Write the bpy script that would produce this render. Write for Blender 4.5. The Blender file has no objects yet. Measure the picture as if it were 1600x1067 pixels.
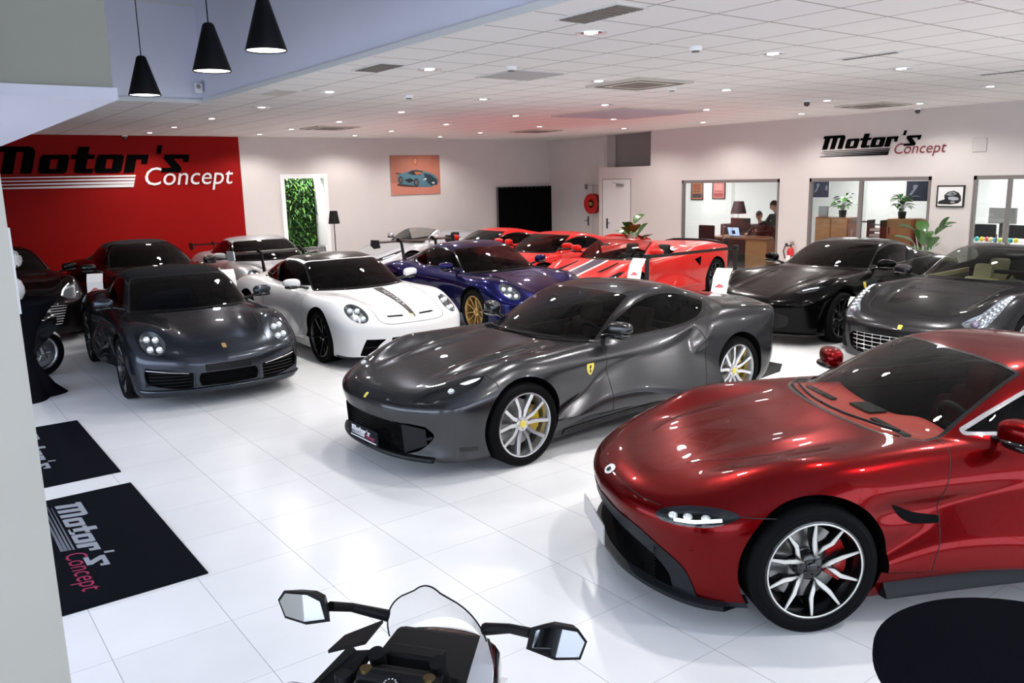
import bpy, bmesh, math, random, time
import numpy as np
from mathutils import Vector, Matrix
COL = bpy.context.scene.collection
SC = bpy.context.scene
# ------------------------------------------------------------------ camera
CAM_H = 2.3
def make_camera():
    yaw, pitch, roll = 0.64156281, 0.19499713, -0.02300987
    cy,sy=math.cos(yaw),math.sin(yaw); cp,sp=math.cos(pitch),math.sin(pitch)
    f=np.array([sy*cp,cy*cp,-sp]); r=np.array([cy,-sy,0.]); u=np.cross(r,f)
    c,s=math.cos(roll),math.sin(roll); r2=c*r+s*u; u2=-s*r+c*u
    cam=bpy.data.cameras.new('camera'); o=bpy.data.objects.new('camera',cam); COL.objects.link(o)
    m=Matrix(((r2[0],u2[0],-f[0],0),(r2[1],u2[1],-f[1],0),(r2[2],u2[2],-f[2],CAM_H),(0,0,0,1)))
    o.matrix_world=m; cam.sensor_width=36; cam.sensor_fit='HORIZONTAL'; cam.lens=36*1286.3/1600
    cam.clip_start=.05; cam.clip_end=200; SC.camera=o
make_camera()
# ------------------------------------------------------------------ view and daylight
vs=SC.view_settings; vs.view_transform='Standard'; vs.look='None'; vs.gamma=1; vs.use_curve_mapping=False
vs.exposure=0.30
W=bpy.data.worlds.new('daylight'); SC.world=W; W.use_nodes=True
bg=W.node_tree.nodes['Background']; bg.inputs[0].default_value=(.74,.84,1,1); bg.inputs[1].default_value=2.6
ROOM_H=3.4
# downlights of the tiled ceiling, about every 2.3 m
DOWN=[(x,y) for y in (2.7,5.0,7.4,9.75,12.05,14.35,16.6,18.4) for x in (4.57,6.88,9.2,11.6) if not (x>11 and y in (2.7,5.0,7.4))]+[(12.4,5.45),(12.1,7.75),(14.3,9.7),(14.3,7.4),(14.3,12.1),(14.3,5.0),(14.1,14.3),(7.1,.4),(9.5,.4),(4.6,.4),(12.,2.7)]
def downlight_lamps():
    l=bpy.data.lights.new('downlight_lamp','SPOT'); l.energy=150; l.spot_size=math.radians(150); l.spot_blend=.55; l.shadow_soft_size=.07; l.color=(1,.965,.92)
    for x,y in DOWN:
        o=bpy.data.objects.new('downlight_lamp',l); COL.objects.link(o); o.location=(x,y,ROOM_H-.015)
downlight_lamps()
def area(name,loc,rot,sx,sy,e,col=(1,1,1)):
    l=bpy.data.lights.new(name,'AREA'); l.shape='RECTANGLE'; l.size=sx; l.size_y=sy; l.energy=e; l.color=col
    o=bpy.data.objects.new(name,l); COL.objects.link(o); o.location=loc; o.rotation_euler=rot; return o
# daylight arriving through the glazed facade on the entrance side (the light sits in the window openings)
area('window_daylight',(-2.58,3.9,1.75),(0,math.radians(-90),0),3.0,15.0,200,(.82,.89,1))
area('window_daylight',(5.5,-4.9,1.9),(math.radians(90),0,0),14.0,2.6,170,(.86,.92,1))
# positions of the cars: nose on the floor plan and heading of the tail in degrees
CARPOS={'812':((2.93,6.0),1.0),'vantage':((3.165,3.408),330.6),'turbo':((2.708,8.649),86.85),'gt3w':((5.209,8.939),90.56),
 'gt3b':((7.757,9.135),88.27),'roma':((9.268,7.07),0.9),'ff':((8.845,4.636),1.75),'r8':((1.45,13.9),91.2),
 'redcab':((3.7,13.3),92.2),'silver':((5.823,14.159),87.15),'pista':((8.8,10.62),10.0),'redB':((8.79,13.14),3.2),
 'redC':((8.8,15.5),-2.0),'spider':((8.5,17.6),6.0)}
# ------------------------------------------------------------------ helpers
PI = math.pi
def link(o):
    COL.objects.link(o); return o
def props(o, label=None, cat=None, group=None, kind=None):
    if label: o['label'] = label
    if cat: o['category'] = cat
    if group: o['group'] = group
    if kind: o['kind'] = kind
    return o
def thing(name, label, cat, loc=(0,0,0), rz=0, group=None):
    o = link(bpy.data.objects.new(name, None)); o.empty_display_size = .1
    o.location = loc; o.rotation_euler = (0,0,rz)
    return props(o, label, cat, group)
def mesh_obj(name, V, F, mat, parent=None, smooth=False, angle=None):
    me = bpy.data.meshes.new(name)
    me.from_pydata([tuple(v) for v in V], [], [tuple(f) for f in F])
    if smooth:
        me.polygons.foreach_set('use_smooth', [True]*len(me.polygons))
    me.validate(); me.update()
    if angle: me.set_sharp_from_angle(angle=math.radians(angle))
    for m in (mat if isinstance(mat,(list,tuple)) else [mat]): me.materials.append(m)
    o = link(bpy.data.objects.new(name, me))
    if parent: o.parent = parent
    return o
def np_mesh(name, V, T, mat, parent=None, N=None):
    me = bpy.data.meshes.new(name)
    n = len(V); m = len(T); k = T.shape[1]
    me.vertices.add(n); me.vertices.foreach_set('co', np.ascontiguousarray(V, np.float32).ravel())
    me.loops.add(m*k); me.loops.foreach_set('vertex_index', np.ascontiguousarray(T, np.int32).ravel())
    me.polygons.add(m)
    me.polygons.foreach_set('loop_start', np.arange(0, m*k, k, dtype=np.int32))
    me.polygons.foreach_set('use_smooth', np.ones(m, bool))
    me.update(calc_edges=True)
    if N is not None: me.normals_split_custom_set_from_vertices(N.tolist())
    me.materials.append(mat)
    o = link(bpy.data.objects.new(name, me))
    if parent: o.parent = parent
    return o
class MB:
    """collects simple solids into ONE mesh"""
    def __init__(s): s.v=[]; s.f=[]; s.m=[]; s.mi=0
    def add(s, v, f):
        b=len(s.v); s.v+= [tuple(p) for p in v]; s.f += [tuple(i+b for i in q) for q in f]; s.m += [s.mi]*len(f); return s
    def box(s, x0,x1,y0,y1,z0,z1, bev=0):
        if x0>x1:x0,x1=x1,x0
        if y0>y1:y0,y1=y1,y0
        if z0>z1:z0,z1=z1,z0
        if bev<=0:
            return s.add([(x0,y0,z0),(x1,y0,z0),(x1,y1,z0),(x0,y1,z0),(x0,y0,z1),(x1,y0,z1),(x1,y1,z1),(x0,y1,z1)],
                     [(0,3,2,1),(4,5,6,7),(0,1,5,4),(1,2,6,5),(2,3,7,6),(3,0,4,7)])
        b=min(bev,(x1-x0)/2.01,(y1-y0)/2.01,(z1-z0)/2.01)
        bm=bmesh.new(); bmesh.ops.create_cube(bm,size=1)
        for v in bm.verts: v.co=((x0+x1)/2+v.co.x*(x1-x0),(y0+y1)/2+v.co.y*(y1-y0),(z0+z1)/2+v.co.z*(z1-z0))
        bmesh.ops.bevel(bm,geom=bm.edges[:],offset=b,segments=2,affect='EDGES',profile=.6)
        bm.verts.index_update()
        s.add([v.co[:] for v in bm.verts],[[v.index for v in f.verts] for f in bm.faces]); bm.free(); return s
    def tube(s, pts, r, n=10, caps=True):
        pts=[np.array(p,float) for p in pts]; R=r if isinstance(r,(list,tuple)) else [r]*len(pts)
        V=[];F=[];prev=None
        for i,p in enumerate(pts):
            t=pts[min(i+1,len(pts)-1)]-pts[max(i-1,0)]; t/=max(np.linalg.norm(t),1e-9)
            if prev is None:
                a=np.array([0,0,1.]) if abs(t[2])<.9 else np.array([1.,0,0]); u=np.cross(t,a)
            else: u=prev-t*np.dot(prev,t)
            u/=max(np.linalg.norm(u),1e-9); prev=u; w=np.cross(t,u)
            for k in range(n):
                a=2*PI*k/n; V.append(p+R[i]*(math.cos(a)*u+math.sin(a)*w))
        for i in range(len(pts)-1):
            for k in range(n): F.append((i*n+k,i*n+(k+1)%n,(i+1)*n+(k+1)%n,(i+1)*n+k))
        if caps: F.append(tuple(range(n))[::-1]); F.append(tuple((len(pts)-1)*n+k for k in range(n)))
        return s.add(V,F)
    def lathe(s, prof, n=32, c=(0,0,0), axis='z', caps=False):
        """prof: (r,h)"""
        V=[];F=[];m=len(prof)
        for k in range(n):
            a=2*PI*k/n
            for r,h in prof:
                p=(r*math.cos(a),r*math.sin(a),h)
                if axis=='y': p=(p[0],h,p[1])
                if axis=='x': p=(h,p[0],p[1])
                V.append((p[0]+c[0],p[1]+c[1],p[2]+c[2]))
        for k in range(n):
            for i in range(m-1):
                a=k*m+i;b=((k+1)%n)*m+i
                F.append((a,b,b+1,a+1))
        if caps:
            F.append(tuple(k*m for k in range(n))); F.append(tuple(k*m+m-1 for k in range(n))[::-1])
        return s.add(V,F)
    def prism(s, pts, h0, h1, plane='xy'):
        """extrude a 2d polygon along the third axis"""
        n=len(pts)
        def P(a,b,h):
            return {'xy':(a,b,h),'xz':(a,h,b),'yz':(h,a,b)}[plane]
        return s.add([P(a,b,h0) for a,b in pts]+[P(a,b,h1) for a,b in pts],
            [tuple(range(n))[::-1],tuple(range(n,2*n))]+[(i,(i+1)%n,n+(i+1)%n,n+i) for i in range(n)])
    def ball(s, c, r, n=16, m=10, e=1.0):
        rx,ry,rz = r if isinstance(r,(tuple,list)) else (r,r,r)
        def sp(v): return math.copysign(abs(v)**e, v)
        V=[];F=[]
        for i in range(m+1):
            t=PI*i/m
            for k in range(n):
                a=2*PI*k/n
                V.append((c[0]+rx*sp(math.sin(t))*sp(math.cos(a)),c[1]+ry*sp(math.sin(t))*sp(math.sin(a)),c[2]+rz*sp(math.cos(t))))
        for i in range(m):
            for k in range(n): F.append((i*n+k,(i+1)*n+k,(i+1)*n+(k+1)%n,i*n+(k+1)%n))
        return s.add(V,F)
    def quad(s,a,b,c,d): return s.add([a,b,c,d],[(0,1,2,3)])
    def xf(s, fn, start=0):
        s.v=s.v[:start]+[tuple(fn(*p)) for p in s.v[start:]]; return s
    def build(s, name, mat, parent=None, smooth=False, angle=35):
        o=mesh_obj(name,s.v,s.f,mat,parent,smooth,angle if smooth else None)
        if any(s.m) and len(o.data.polygons)==len(s.m): o.data.polygons.foreach_set('material_index',s.m)
        bm=bmesh.new(); bm.from_mesh(o.data); bmesh.ops.recalc_face_normals(bm,faces=bm.faces[:]); bm.to_mesh(o.data); bm.free()
        return o
def spline(pts, n=8, closed=False):
    """Catmull-Rom through 2d/3d points; a point given with a trailing 'c' is a sharp corner"""
    C=[len(p)>0 and p[-1]=='c' for p in pts]; P=[np.array([q for q in p if q!='c'],float) for p in pts]
    N=len(P); out=[]
    rng = range(N if closed else N-1)
    for i in rng:
        p1,p2=P[i],P[(i+1)%N]
        p0=P[(i-1)%N] if (closed or i>0) else p1
        p3=P[(i+2)%N] if (closed or i+2<N) else p2
        m1=(p2-p0)/2 ; m2=(p3-p1)/2
        d=np.linalg.norm(p2-p1)
        if C[i]: m1=p2-p1
        if C[(i+1)%N]: m2=p2-p1
        for m in (m1,m2):
            l=np.linalg.norm(m)
            if l>d: m*=d/l
        for k in range(n):
            t=k/n
            out.append((2*t**3-3*t**2+1)*p1+(t**3-2*t**2+t)*m1+(-2*t**3+3*t**2)*p2+(t**3-t**2)*m2)
    if not closed: out.append(P[-1])
    return np.array(out)
def copy_tree(o, parent=None):
    c=o.copy(); link(c)
    if parent: c.parent=parent
    for ch in list(o.children): copy_tree(ch,c)
    return c

# ------------------------------------------------------------------ materials
def nodes_mat(name):
    m=bpy.data.materials.new(name); m.use_nodes=True
    nt=m.node_tree; b=nt.nodes['Principled BSDF']
    return m,nt,b
def rgb(h):
    """'#rrggbb' sRGB -> linear"""
    h=h.lstrip('#'); c=[int(h[i:i+2],16)/255 for i in (0,2,4)]
    return tuple((x/12.92 if x<=.04045 else ((x+.055)/1.055)**2.4) for x in c)+(1,)
_mats={}
def mat(name, col=(.5,.5,.5), rough=.5, metal=0., coat=0., emit=0., ecol=None, noise=0., nscale=20., bump=0., bscale=60., spec=.5, alpha=1., trans=0., ior=1.45):
    if name in _mats: return _mats[name]
    m,nt,b=nodes_mat(name)
    if isinstance(col,str): col=rgb(col)
    col=tuple(col[:3])+(1,)
    b.inputs['Base Color'].default_value=col; b.inputs['Roughness'].default_value=rough; b.inputs['Metallic'].default_value=metal
    b.inputs['Coat Weight'].default_value=coat; b.inputs['Coat Roughness'].default_value=.03
    b.inputs['Specular IOR Level'].default_value=spec; b.inputs['IOR'].default_value=ior
    b.inputs['Transmission Weight'].default_value=trans; b.inputs['Alpha'].default_value=alpha
    if emit: b.inputs['Emission Color'].default_value=(ecol or col); b.inputs['Emission Strength'].default_value=emit
    tc=nt.nodes.new('ShaderNodeTexCoord')
    if noise:
        n=nt.nodes.new('ShaderNodeTexNoise'); n.inputs['Scale'].default_value=nscale; n.inputs['Detail'].default_value=5
        nt.links.new(tc.outputs['Object'],n.inputs['Vector'])
        mx=nt.nodes.new('ShaderNodeMixRGB'); mx.blend_type='MULTIPLY'; mx.inputs[0].default_value=1
        mx.inputs[1].default_value=col
        rp=nt.nodes.new('ShaderNodeMapRange'); rp.inputs['To Min'].default_value=1-noise; rp.inputs['To Max'].default_value=1+noise*.3
        nt.links.new(n.outputs['Fac'],rp.inputs['Value']); nt.links.new(rp.outputs[0],mx.inputs[2]); nt.links.new(mx.outputs[0],b.inputs['Base Color'])
    if bump:
        n=nt.nodes.new('ShaderNodeTexNoise'); n.inputs['Scale'].default_value=bscale; n.inputs['Detail'].default_value=4
        nt.links.new(tc.outputs['Object'],n.inputs['Vector'])
        bp=nt.nodes.new('ShaderNodeBump'); bp.inputs['Strength'].default_value=bump; bp.inputs['Distance'].default_value=.01
        nt.links.new(n.outputs['Fac'],bp.inputs['Height']); nt.links.new(bp.outputs[0],b.inputs['Normal'])
    _mats[name]=m; return m
def paint(name, col, metal=.0, rough=.3, flake=.0, coat=.9, edge=None, spec=.2):
    if name in _mats: return _mats[name]
    m,nt,b=nodes_mat(name)
    if isinstance(col,str): col=rgb(col)
    col=tuple(col[:3])+(1,)
    b.inputs['Base Color'].default_value=col; b.inputs['Metallic'].default_value=metal; b.inputs['Roughness'].default_value=rough
    b.inputs['Coat Weight'].default_value=coat; b.inputs['Coat Roughness'].default_value=.02; b.inputs['Coat IOR'].default_value=1.33; b.inputs['Specular IOR Level'].default_value=spec
    if metal: b.inputs['Specular Tint'].default_value=tuple(edge or (.35,.35,.36))+(1,)
    if flake:
        tc=nt.nodes.new('ShaderNodeTexCoord'); v=nt.nodes.new('ShaderNodeTexVoronoi'); v.inputs['Scale'].default_value=700
        nt.links.new(tc.outputs['Object'],v.inputs['Vector'])
        mx=nt.nodes.new('ShaderNodeMixRGB'); mx.blend_type='MULTIPLY'; mx.inputs[0].default_value=flake; mx.inputs[1].default_value=col
        rp=nt.nodes.new('ShaderNodeMapRange'); rp.inputs['To Min'].default_value=.5; rp.inputs['To Max'].default_value=1.9
        sp=nt.nodes.new('ShaderNodeSeparateColor'); nt.links.new(v.outputs['Color'],sp.inputs[0])
        nt.links.new(sp.outputs[0],rp.inputs['Value']); nt.links.new(rp.outputs[0],mx.inputs[2]); nt.links.new(mx.outputs[0],b.inputs['Base Color'])
    _mats[name]=m; return m
def glass(name, tint=(.3,.3,.3), ior=1.5, rough=0.0, base=.0):
    """thin pane: fresnel reflection over a tinted see-through"""
    if name in _mats: return _mats[name]
    m=bpy.data.materials.new(name); m.use_nodes=True; nt=m.node_tree; nt.nodes.clear()
    out=nt.nodes.new('ShaderNodeOutputMaterial'); mix=nt.nodes.new('ShaderNodeMixShader')
    t=nt.nodes.new('ShaderNodeBsdfTransparent'); t.inputs[0].default_value=tuple(tint)+(1,)
    g=nt.nodes.new('ShaderNodeBsdfGlossy'); g.inputs['Roughness'].default_value=rough
    lw=nt.nodes.new('ShaderNodeFresnel'); ge=nt.nodes.new('ShaderNodeNewGeometry'); ii=nt.nodes.new('ShaderNodeMapRange')
    ii.inputs['To Min'].default_value=ior; ii.inputs['To Max'].default_value=1/ior
    nt.links.new(ge.outputs['Backfacing'],ii.inputs['Value']); nt.links.new(ii.outputs[0],lw.inputs['IOR'])
    mr=nt.nodes.new('ShaderNodeMapRange'); mr.inputs['To Min'].default_value=base
    nt.links.new(lw.outputs[0],mr.inputs['Value'])
    nt.links.new(mr.outputs[0],mix.inputs[0]); nt.links.new(t.outputs[0],mix.inputs[1]); nt.links.new(g.outputs[0],mix.inputs[2])
    nt.links.new(mix.outputs[0],out.inputs[0]); _mats[name]=m; return m
# ------------------------------------------------------------------ lettering
_glyph={}
def font_tris(text, shear=0.):
    """text through the built-in font -> (verts, faces) in em units, laid out from x=0"""
    k=(text,shear)
    if k in _glyph: return _glyph[k]
    c=bpy.data.curves.new('lettering_curve','FONT'); c.body=text; c.size=1; c.shear=shear; c.resolution_u=3
    o=bpy.data.objects.new('lettering_curve',c); COL.objects.link(o)
    me=bpy.data.meshes.new_from_object(o.evaluated_get(bpy.context.evaluated_depsgraph_get()))
    V=[tuple(v.co) for v in me.vertices]; F=[tuple(p.vertices) for p in me.polygons]
    bpy.data.objects.remove(o); bpy.data.meshes.remove(me); bpy.data.curves.remove(c)
    _glyph[k]=(V,F); return V,F
def R4(x0,x1,y0,y1): return [(x0,y0),(x1,y0),(x1,y1),(x0,y1)]
MOTORS=[]
def _mk():
    def put(dx,polys):
        MOTORS.append([[(x+dx,y) for x,y in p] for p in polys])
    put(0,[R4(0,.62,0,1.2),R4(.98,1.56,0,1.2),R4(1.92,2.5,0,1.2),[(-.25,1.2),(2.5,1.2),(2.38,1.42),(2.2,1.5),(-.2,1.5)]])
    o=[[(.12,0),(.55,0),(.55,1.05),(.12,1.05),(0,.93),(0,.12)],[(.95,0),(1.38,0),(1.5,.12),(1.5,.93),(1.38,1.05),(.95,1.05)],R4(.55,.95,.8,1.05),R4(.55,.95,0,.25)]
    put(2.8,o); put(4.4,[R4(.3,.9,.12,1.5),R4(0,.3,.80,1.05),R4(.9,1.25,.80,1.05),[(.3,.12),(.42,0),(1.3,0),(1.3,.25),(.9,.25),(.3,.25)]])
    put(5.8,o); put(7.45,[R4(0,.58,0,1.05),R4(.58,1.25,.78,1.05),[(.9,.78),(1.25,.78),(1.25,.5),(.9,.5)]])
    put(9.15,[R4(0,.26,1.1,1.6)])
    put(9.6,[R4(.05,1.55,.8,1.05),[(.05,.8),(.62,.8),(1.2,.25),(.62,.25)],R4(0,1.2,0,.25),R4(1.25,1.55,.6,.8)])
_mk()
def logo(place, parent, mc, sc, cc, th=.006, slant=.28):
    """the showroom's two-line sign; place(u,v,w)->xyz with u along, v up (units: x-height), w out of the wall"""
    def flat(name,polys,m,tris=None):
        V=[];F=[]
        for p in polys:
            b=len(V); n=len(p)
            V+=[place(x+slant*y,y,th) for x,y in p]+[place(x+slant*y,y,0) for x,y in p]
            F.append(tuple(range(b,b+n))); F+=[(b+i,b+(i+1)%n,b+n+(i+1)%n,b+n+i) for i in range(n)]
        return mesh_obj(name,V,F,m,parent)
    a=[flat('letter',g,mc) for g in MOTORS]
    st=[]
    for i in range(4):
        y=-.20-i*.19; t=.055+.012*i; x0=[.2,.0,.5,.0][i]
        st.append([(x0,y-t*.4),(8.15-.0*i,y-t),(8.15,y+t),(x0,y+t*.2)])
    b=flat('speed_stripes',st,sc)
    V,F=font_tris('Concept',.22)
    s=1.55; me=mesh_obj('lettering_concept',[place(8.45+x*s*1.02,-.78+y*s,th) for x,y,z in V],F,cc,parent)
    return a,b,me
# ------------------------------------------------------------------ car bodies: a smooth field sampled along rays
class Curve:
    """smooth 1-d curve through (x, value) keys (monotone cubic, lightly smoothed), tabulated"""
    def __init__(s, keys, sig=.05):
        k=np.array(sorted(keys),float); s.x0=k[0,0]-.6; s.x1=k[-1,0]+.6; s.dx=.004
        X=np.arange(s.x0,s.x1+s.dx,s.dx)
        if len(k)==1: Y=np.full_like(X,k[0,1])
        else:
            x,y=k[:,0],k[:,1]; h=np.diff(x); d=np.diff(y)/h; m=np.zeros_like(y)
            for i in range(1,len(x)-1):
                if d[i-1]*d[i]>0:
                    w1=2*h[i]+h[i-1]; w2=h[i]+2*h[i-1]; m[i]=(w1+w2)/(w1/d[i-1]+w2/d[i])
            m[0]=d[0]; m[-1]=d[-1]
            i=np.clip(np.searchsorted(x,X)-1,0,len(h)-1); t=(X-x[i])/h[i]
            Y=(2*t**3-3*t**2+1)*y[i]+(t**3-2*t**2+t)*h[i]*m[i]+(-2*t**3+3*t**2)*y[i+1]+(t**3-t**2)*h[i]*m[i+1]
            Y=np.where(X<x[0],y[0]+m[0]*(X-x[0]),Y); Y=np.where(X>x[-1],y[-1]+m[-1]*(X-x[-1]),Y)
            if sig>0:
                n=int(3*sig/s.dx); kx=np.arange(-n,n+1)*s.dx; g=np.exp(-kx**2/(2*sig**2)); g/=g.sum()
                Yp=np.concatenate([Y[0]+(np.arange(-n,0))*(Y[1]-Y[0]),Y,Y[-1]+(np.arange(1,n+1))*(Y[-1]-Y[-2])])
                Y=np.convolve(Yp,g,'valid')
        s.Y=Y; s.D=np.gradient(Y,s.dx)
    def _i(s,x):
        f=np.clip((np.asarray(x,float)-s.x0)/s.dx,0,len(s.Y)-1.001); i=f.astype(int); return i,f-i
    def __call__(s,x):
        i,t=s._i(x); return s.Y[i]*(1-t)+s.Y[i+1]*t
    def d(s,x):
        i,t=s._i(x); return s.D[i]*(1-t)+s.D[i+1]*t
def smax(a,b,k):
    h=np.maximum(k-np.abs(a-b),0)/k; return np.maximum(a,b)+h*h*h*k/6
def smin(a,b,k): return -smax(-a,-b,k)
def sstep(t): t=np.clip(t,0,1); return t*t*t*(t*(6*t-15)+10)
def bell(x,c,w): return np.exp(-((x-c)/w)**2)

class CarShape:
    def __init__(s, P):
        s.P=P; g=P.get
        s.L=P['L']
        s.hood=Curve(P['hood'],.05); s.crest=Curve(P['crest'],.05); s.cy=Curve(P['cy'],.08)
        s.W=Curve(P['W'],.08); s.prof=Curve(P['prof'],.03); s.bot=Curve(P['bot'],.05)
        s.xf=Curve(P['xf'],g('xfs',.025)); s.nb=Curve(P['nb'],.03); s.xr=Curve(P['xr'],.02); s.tb=Curve(P['tb'],.03)
        s.T=Curve(P['T'],g('Ts',.06)); s.gy=Curve(P['gy'],.06)
        s.flo=Curve(g('valley',[(0,.45),(5,.45)]),.05)
        s.fit=None
    def F(s,x,y,z):
        P=s.P; g=P.get; ay=np.abs(y)
        # upper deck with fender crests
        cy=s.cy(x); h=s.hood(x); c=s.crest(x); u=ay/cy; f0=s.flo(x)
        zt=h-g('hcrown',.03)*np.minimum(u,1.2)**2+(c-h+g('hcrown',.03))*sstep((u-f0)/(1-f0))
        over=np.maximum(ay-cy,0); zt=zt-g('cfall',1.2)*over**2
        if 'bulge' in P:
            for (bx,by,wx,wy,hh) in P['bulge']: zt=zt+hh*bell(x,bx,wx)*bell(ay,by,wy)
        sl=s.hood.d(x); top=(z-zt)/np.sqrt(1+sl*sl)
        ys=s.W(x)+s.prof(z)
        for (fx,fz,fw,fh,am) in g('flare',[]): ys=ys+am*bell(x,fx,fw)*bell(z,fz,fh)
        if 'side' in P: ys=ys+P['side'](x,z)
        side=ay-ys
        B=smax(top,side,g('kts',.14))
        nb=s.nb(ay); ns=s.nb.d(ay); front=(s.xf(z)+nb-x)/np.sqrt(1+ns*ns)
        B=smax(B,front,g('kf',.10))
        tb=s.tb(ay); ts=s.tb.d(ay); rear=(x-(s.xr(z)-tb))/np.sqrt(1+ts*ts)
        B=smax(B,rear,g('kr',.08))
        B=smax(B,s.bot(x)-z,.05)
        if g('canopy',True):
            bow=g('bow',.28); xm=g('xm',2.5)
            k=np.where(x<xm,-bow,g('bowr',.25))*1.0
            w=sstep(np.abs(x-xm)/.7)
            xx=x+k*w*ay*ay
            sl=s.T.d(xx); ct=(z-s.T(xx)+g('rcrown',.09)*ay*ay)/np.sqrt(1+sl*sl)
            cs=(ay-(s.gy(x)-g('tumble',.42)*(z-.9)-g('tumble2',.25)*np.maximum(z-.9,0)**2))/math.sqrt(1+g('tumble',.42)**2)
            C=smax(ct,cs,g('kc',.12))
            C=smax(C,.3-z,.02); C=smax(C,rear+.06,.05); C=smax(C,front+.10,.05)
            ku=g('ku0',.03)+(g('ku1',.16)-g('ku0',.03))*sstep((x-g('kux',2.7))/.9)
            B=smin(B,C,ku)
        return B
    def _bis(s,O,D,far,near=0.,steps=30):
        """outermost crossing of F=0 along O + t D, from far inwards"""
        n=len(O); t1=np.full(n,far); t0=np.full(n,np.nan); done=np.zeros(n,bool)
        ts=np.linspace(far,near,steps)
        prev=np.full(n,far)
        for t in ts[1:]:
            idx=np.where(~done)[0]
            if not len(idx): break
            p=O[idx]+D[idx]*t; v=s.F(p[:,0],p[:,1],p[:,2])
            hit=v<0
            k=idx[hit]; t0[k]=t; t1[k]=prev[k]; done[k]=True; prev[idx[~hit]]=t
        bad=~done; t0[bad]=near; t1[bad]=near
        for _ in range(16):
            m=(t0+t1)/2; p=O+D*m[:,None]; v=s.F(p[:,0],p[:,1],p[:,2]); a=v<0
            t0=np.where(a,m,t0); t1=np.where(a,t1,m)
        t=(t0+t1)/2
        return O+D*t[:,None],bad
    def normals(s,V,e=.006):
        x,y,z=V[:,0],V[:,1],V[:,2]; F=s.F
        N=np.stack([F(x+e,y,z)-F(x-e,y,z),F(x,y+e,z)-F(x,y-e,z),F(x,y,z+e)-F(x,y,z-e)],1)
        return N/np.maximum(np.linalg.norm(N,axis=1),1e-9)[:,None]
    def shell(s,res=.014):
        L=s.L; xa,xb=.95,L-.95; q=res/.014
        X=np.linspace(xa,xb,int((xb-xa)/res)); nth=int(84/q); nph=int(150/q)
        th=np.linspace(0,PI/2,nth)
        # non uniform section angles
        f=np.radians(np.linspace(-90,90,2001)); dg=np.degrees(f)
        w=.5+1.6*np.exp(-((dg-24)/15)**2)+.9*(dg>-28); w=np.cumsum(w); w=(w-w[0])/(w[-1]-w[0])
        ph=np.interp(np.linspace(0,1,nph),w,f)
        za=.48
        O=[];D=[]
        for t in th[::-1][:-1]:
            O.append(np.tile([xa,0,za],(nph,1))); D.append(np.stack([-math.sin(t)*np.ones(nph),math.cos(t)*np.cos(ph),math.cos(t)*np.sin(ph)],1))
        for x in X:
            O.append(np.tile([x,0,za],(nph,1))); D.append(np.stack([0*ph,np.cos(ph),np.sin(ph)],1))
        for t in th[1:]:
            O.append(np.tile([xb,0,za],(nph,1))); D.append(np.stack([math.sin(t)*np.ones(nph),math.cos(t)*np.cos(ph),math.cos(t)*np.sin(ph)],1))
        m=len(O); O=np.concatenate(O);D=np.concatenate(D)
        V,_=s._bis(O,D,2.0,.02,44)
        N=s.normals(V)
        i=np.arange(m-1)[:,None]*nph+np.arange(nph-1)[None,:]; i=i.ravel()
        Q=np.stack([i,i+1,i+nph+1,i+nph],1)
        # orientation: outward
        T=np.concatenate([Q[:,[0,2,1]],Q[:,[0,3,2]]])
        T=s._orient(V,N,T)
        # mirror
        V2=V*[1,-1,1]; N2=N*[1,-1,1]; T2=T[:,::-1]+len(V)
        return Shell(np.concatenate([V,V2]),np.concatenate([N,N2]),np.concatenate([T,T2]))
    def _orient(s,V,N,T):
        a,b,c=V[T[:,0]],V[T[:,1]],V[T[:,2]]; n=np.cross(b-a,c-a); k=(n*N[T[:,0]]).sum(1)<0
        T=T.copy(); T[k]=T[k][:,::-1]
        ar=np.linalg.norm(n,axis=1); return T[ar>1e-10]
    # projections onto the body
    def side(s,P,sg=1):
        P=np.asarray(P,float); O=np.stack([P[:,0],np.full(len(P),1.35*sg),P[:,1]],1); D=np.tile([0,-sg,0.],(len(P),1))
        V,b=s._bis(O,D,0.,1.3,60) if False else s._fwd(O,D,1.3)
        return V,s.normals(V)
    def top(s,P):
        P=np.asarray(P,float); O=np.stack([P[:,0],P[:,1],np.full(len(P),1.7)],1); D=np.tile([0,0,-1.],(len(P),1))
        V=s._fwd(O,D,1.6)[0]; return V,s.normals(V)
    def front(s,P):
        P=np.asarray(P,float); O=np.stack([np.full(len(P),-.4),P[:,0],P[:,1]],1); D=np.tile([1.,0,0],(len(P),1))
        V=s._fwd(O,D,2.5)[0]; return V,s.normals(V)
    def rear(s,P):
        P=np.asarray(P,float); O=np.stack([np.full(len(P),s.L+.3),P[:,0],P[:,1]],1); D=np.tile([-1.,0,0],(len(P),1))
        V=s._fwd(O,D,2.5)[0]; return V,s.normals(V)
    def _fwd(s,O,D,far):
        # first crossing walking forward from O
        return s._bis(O+D*far,-D,far,0.,120)
    def proj(s,kind,P,sg=1):
        return s.side(P,sg) if kind=='side' else getattr(s,kind)(P)

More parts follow.
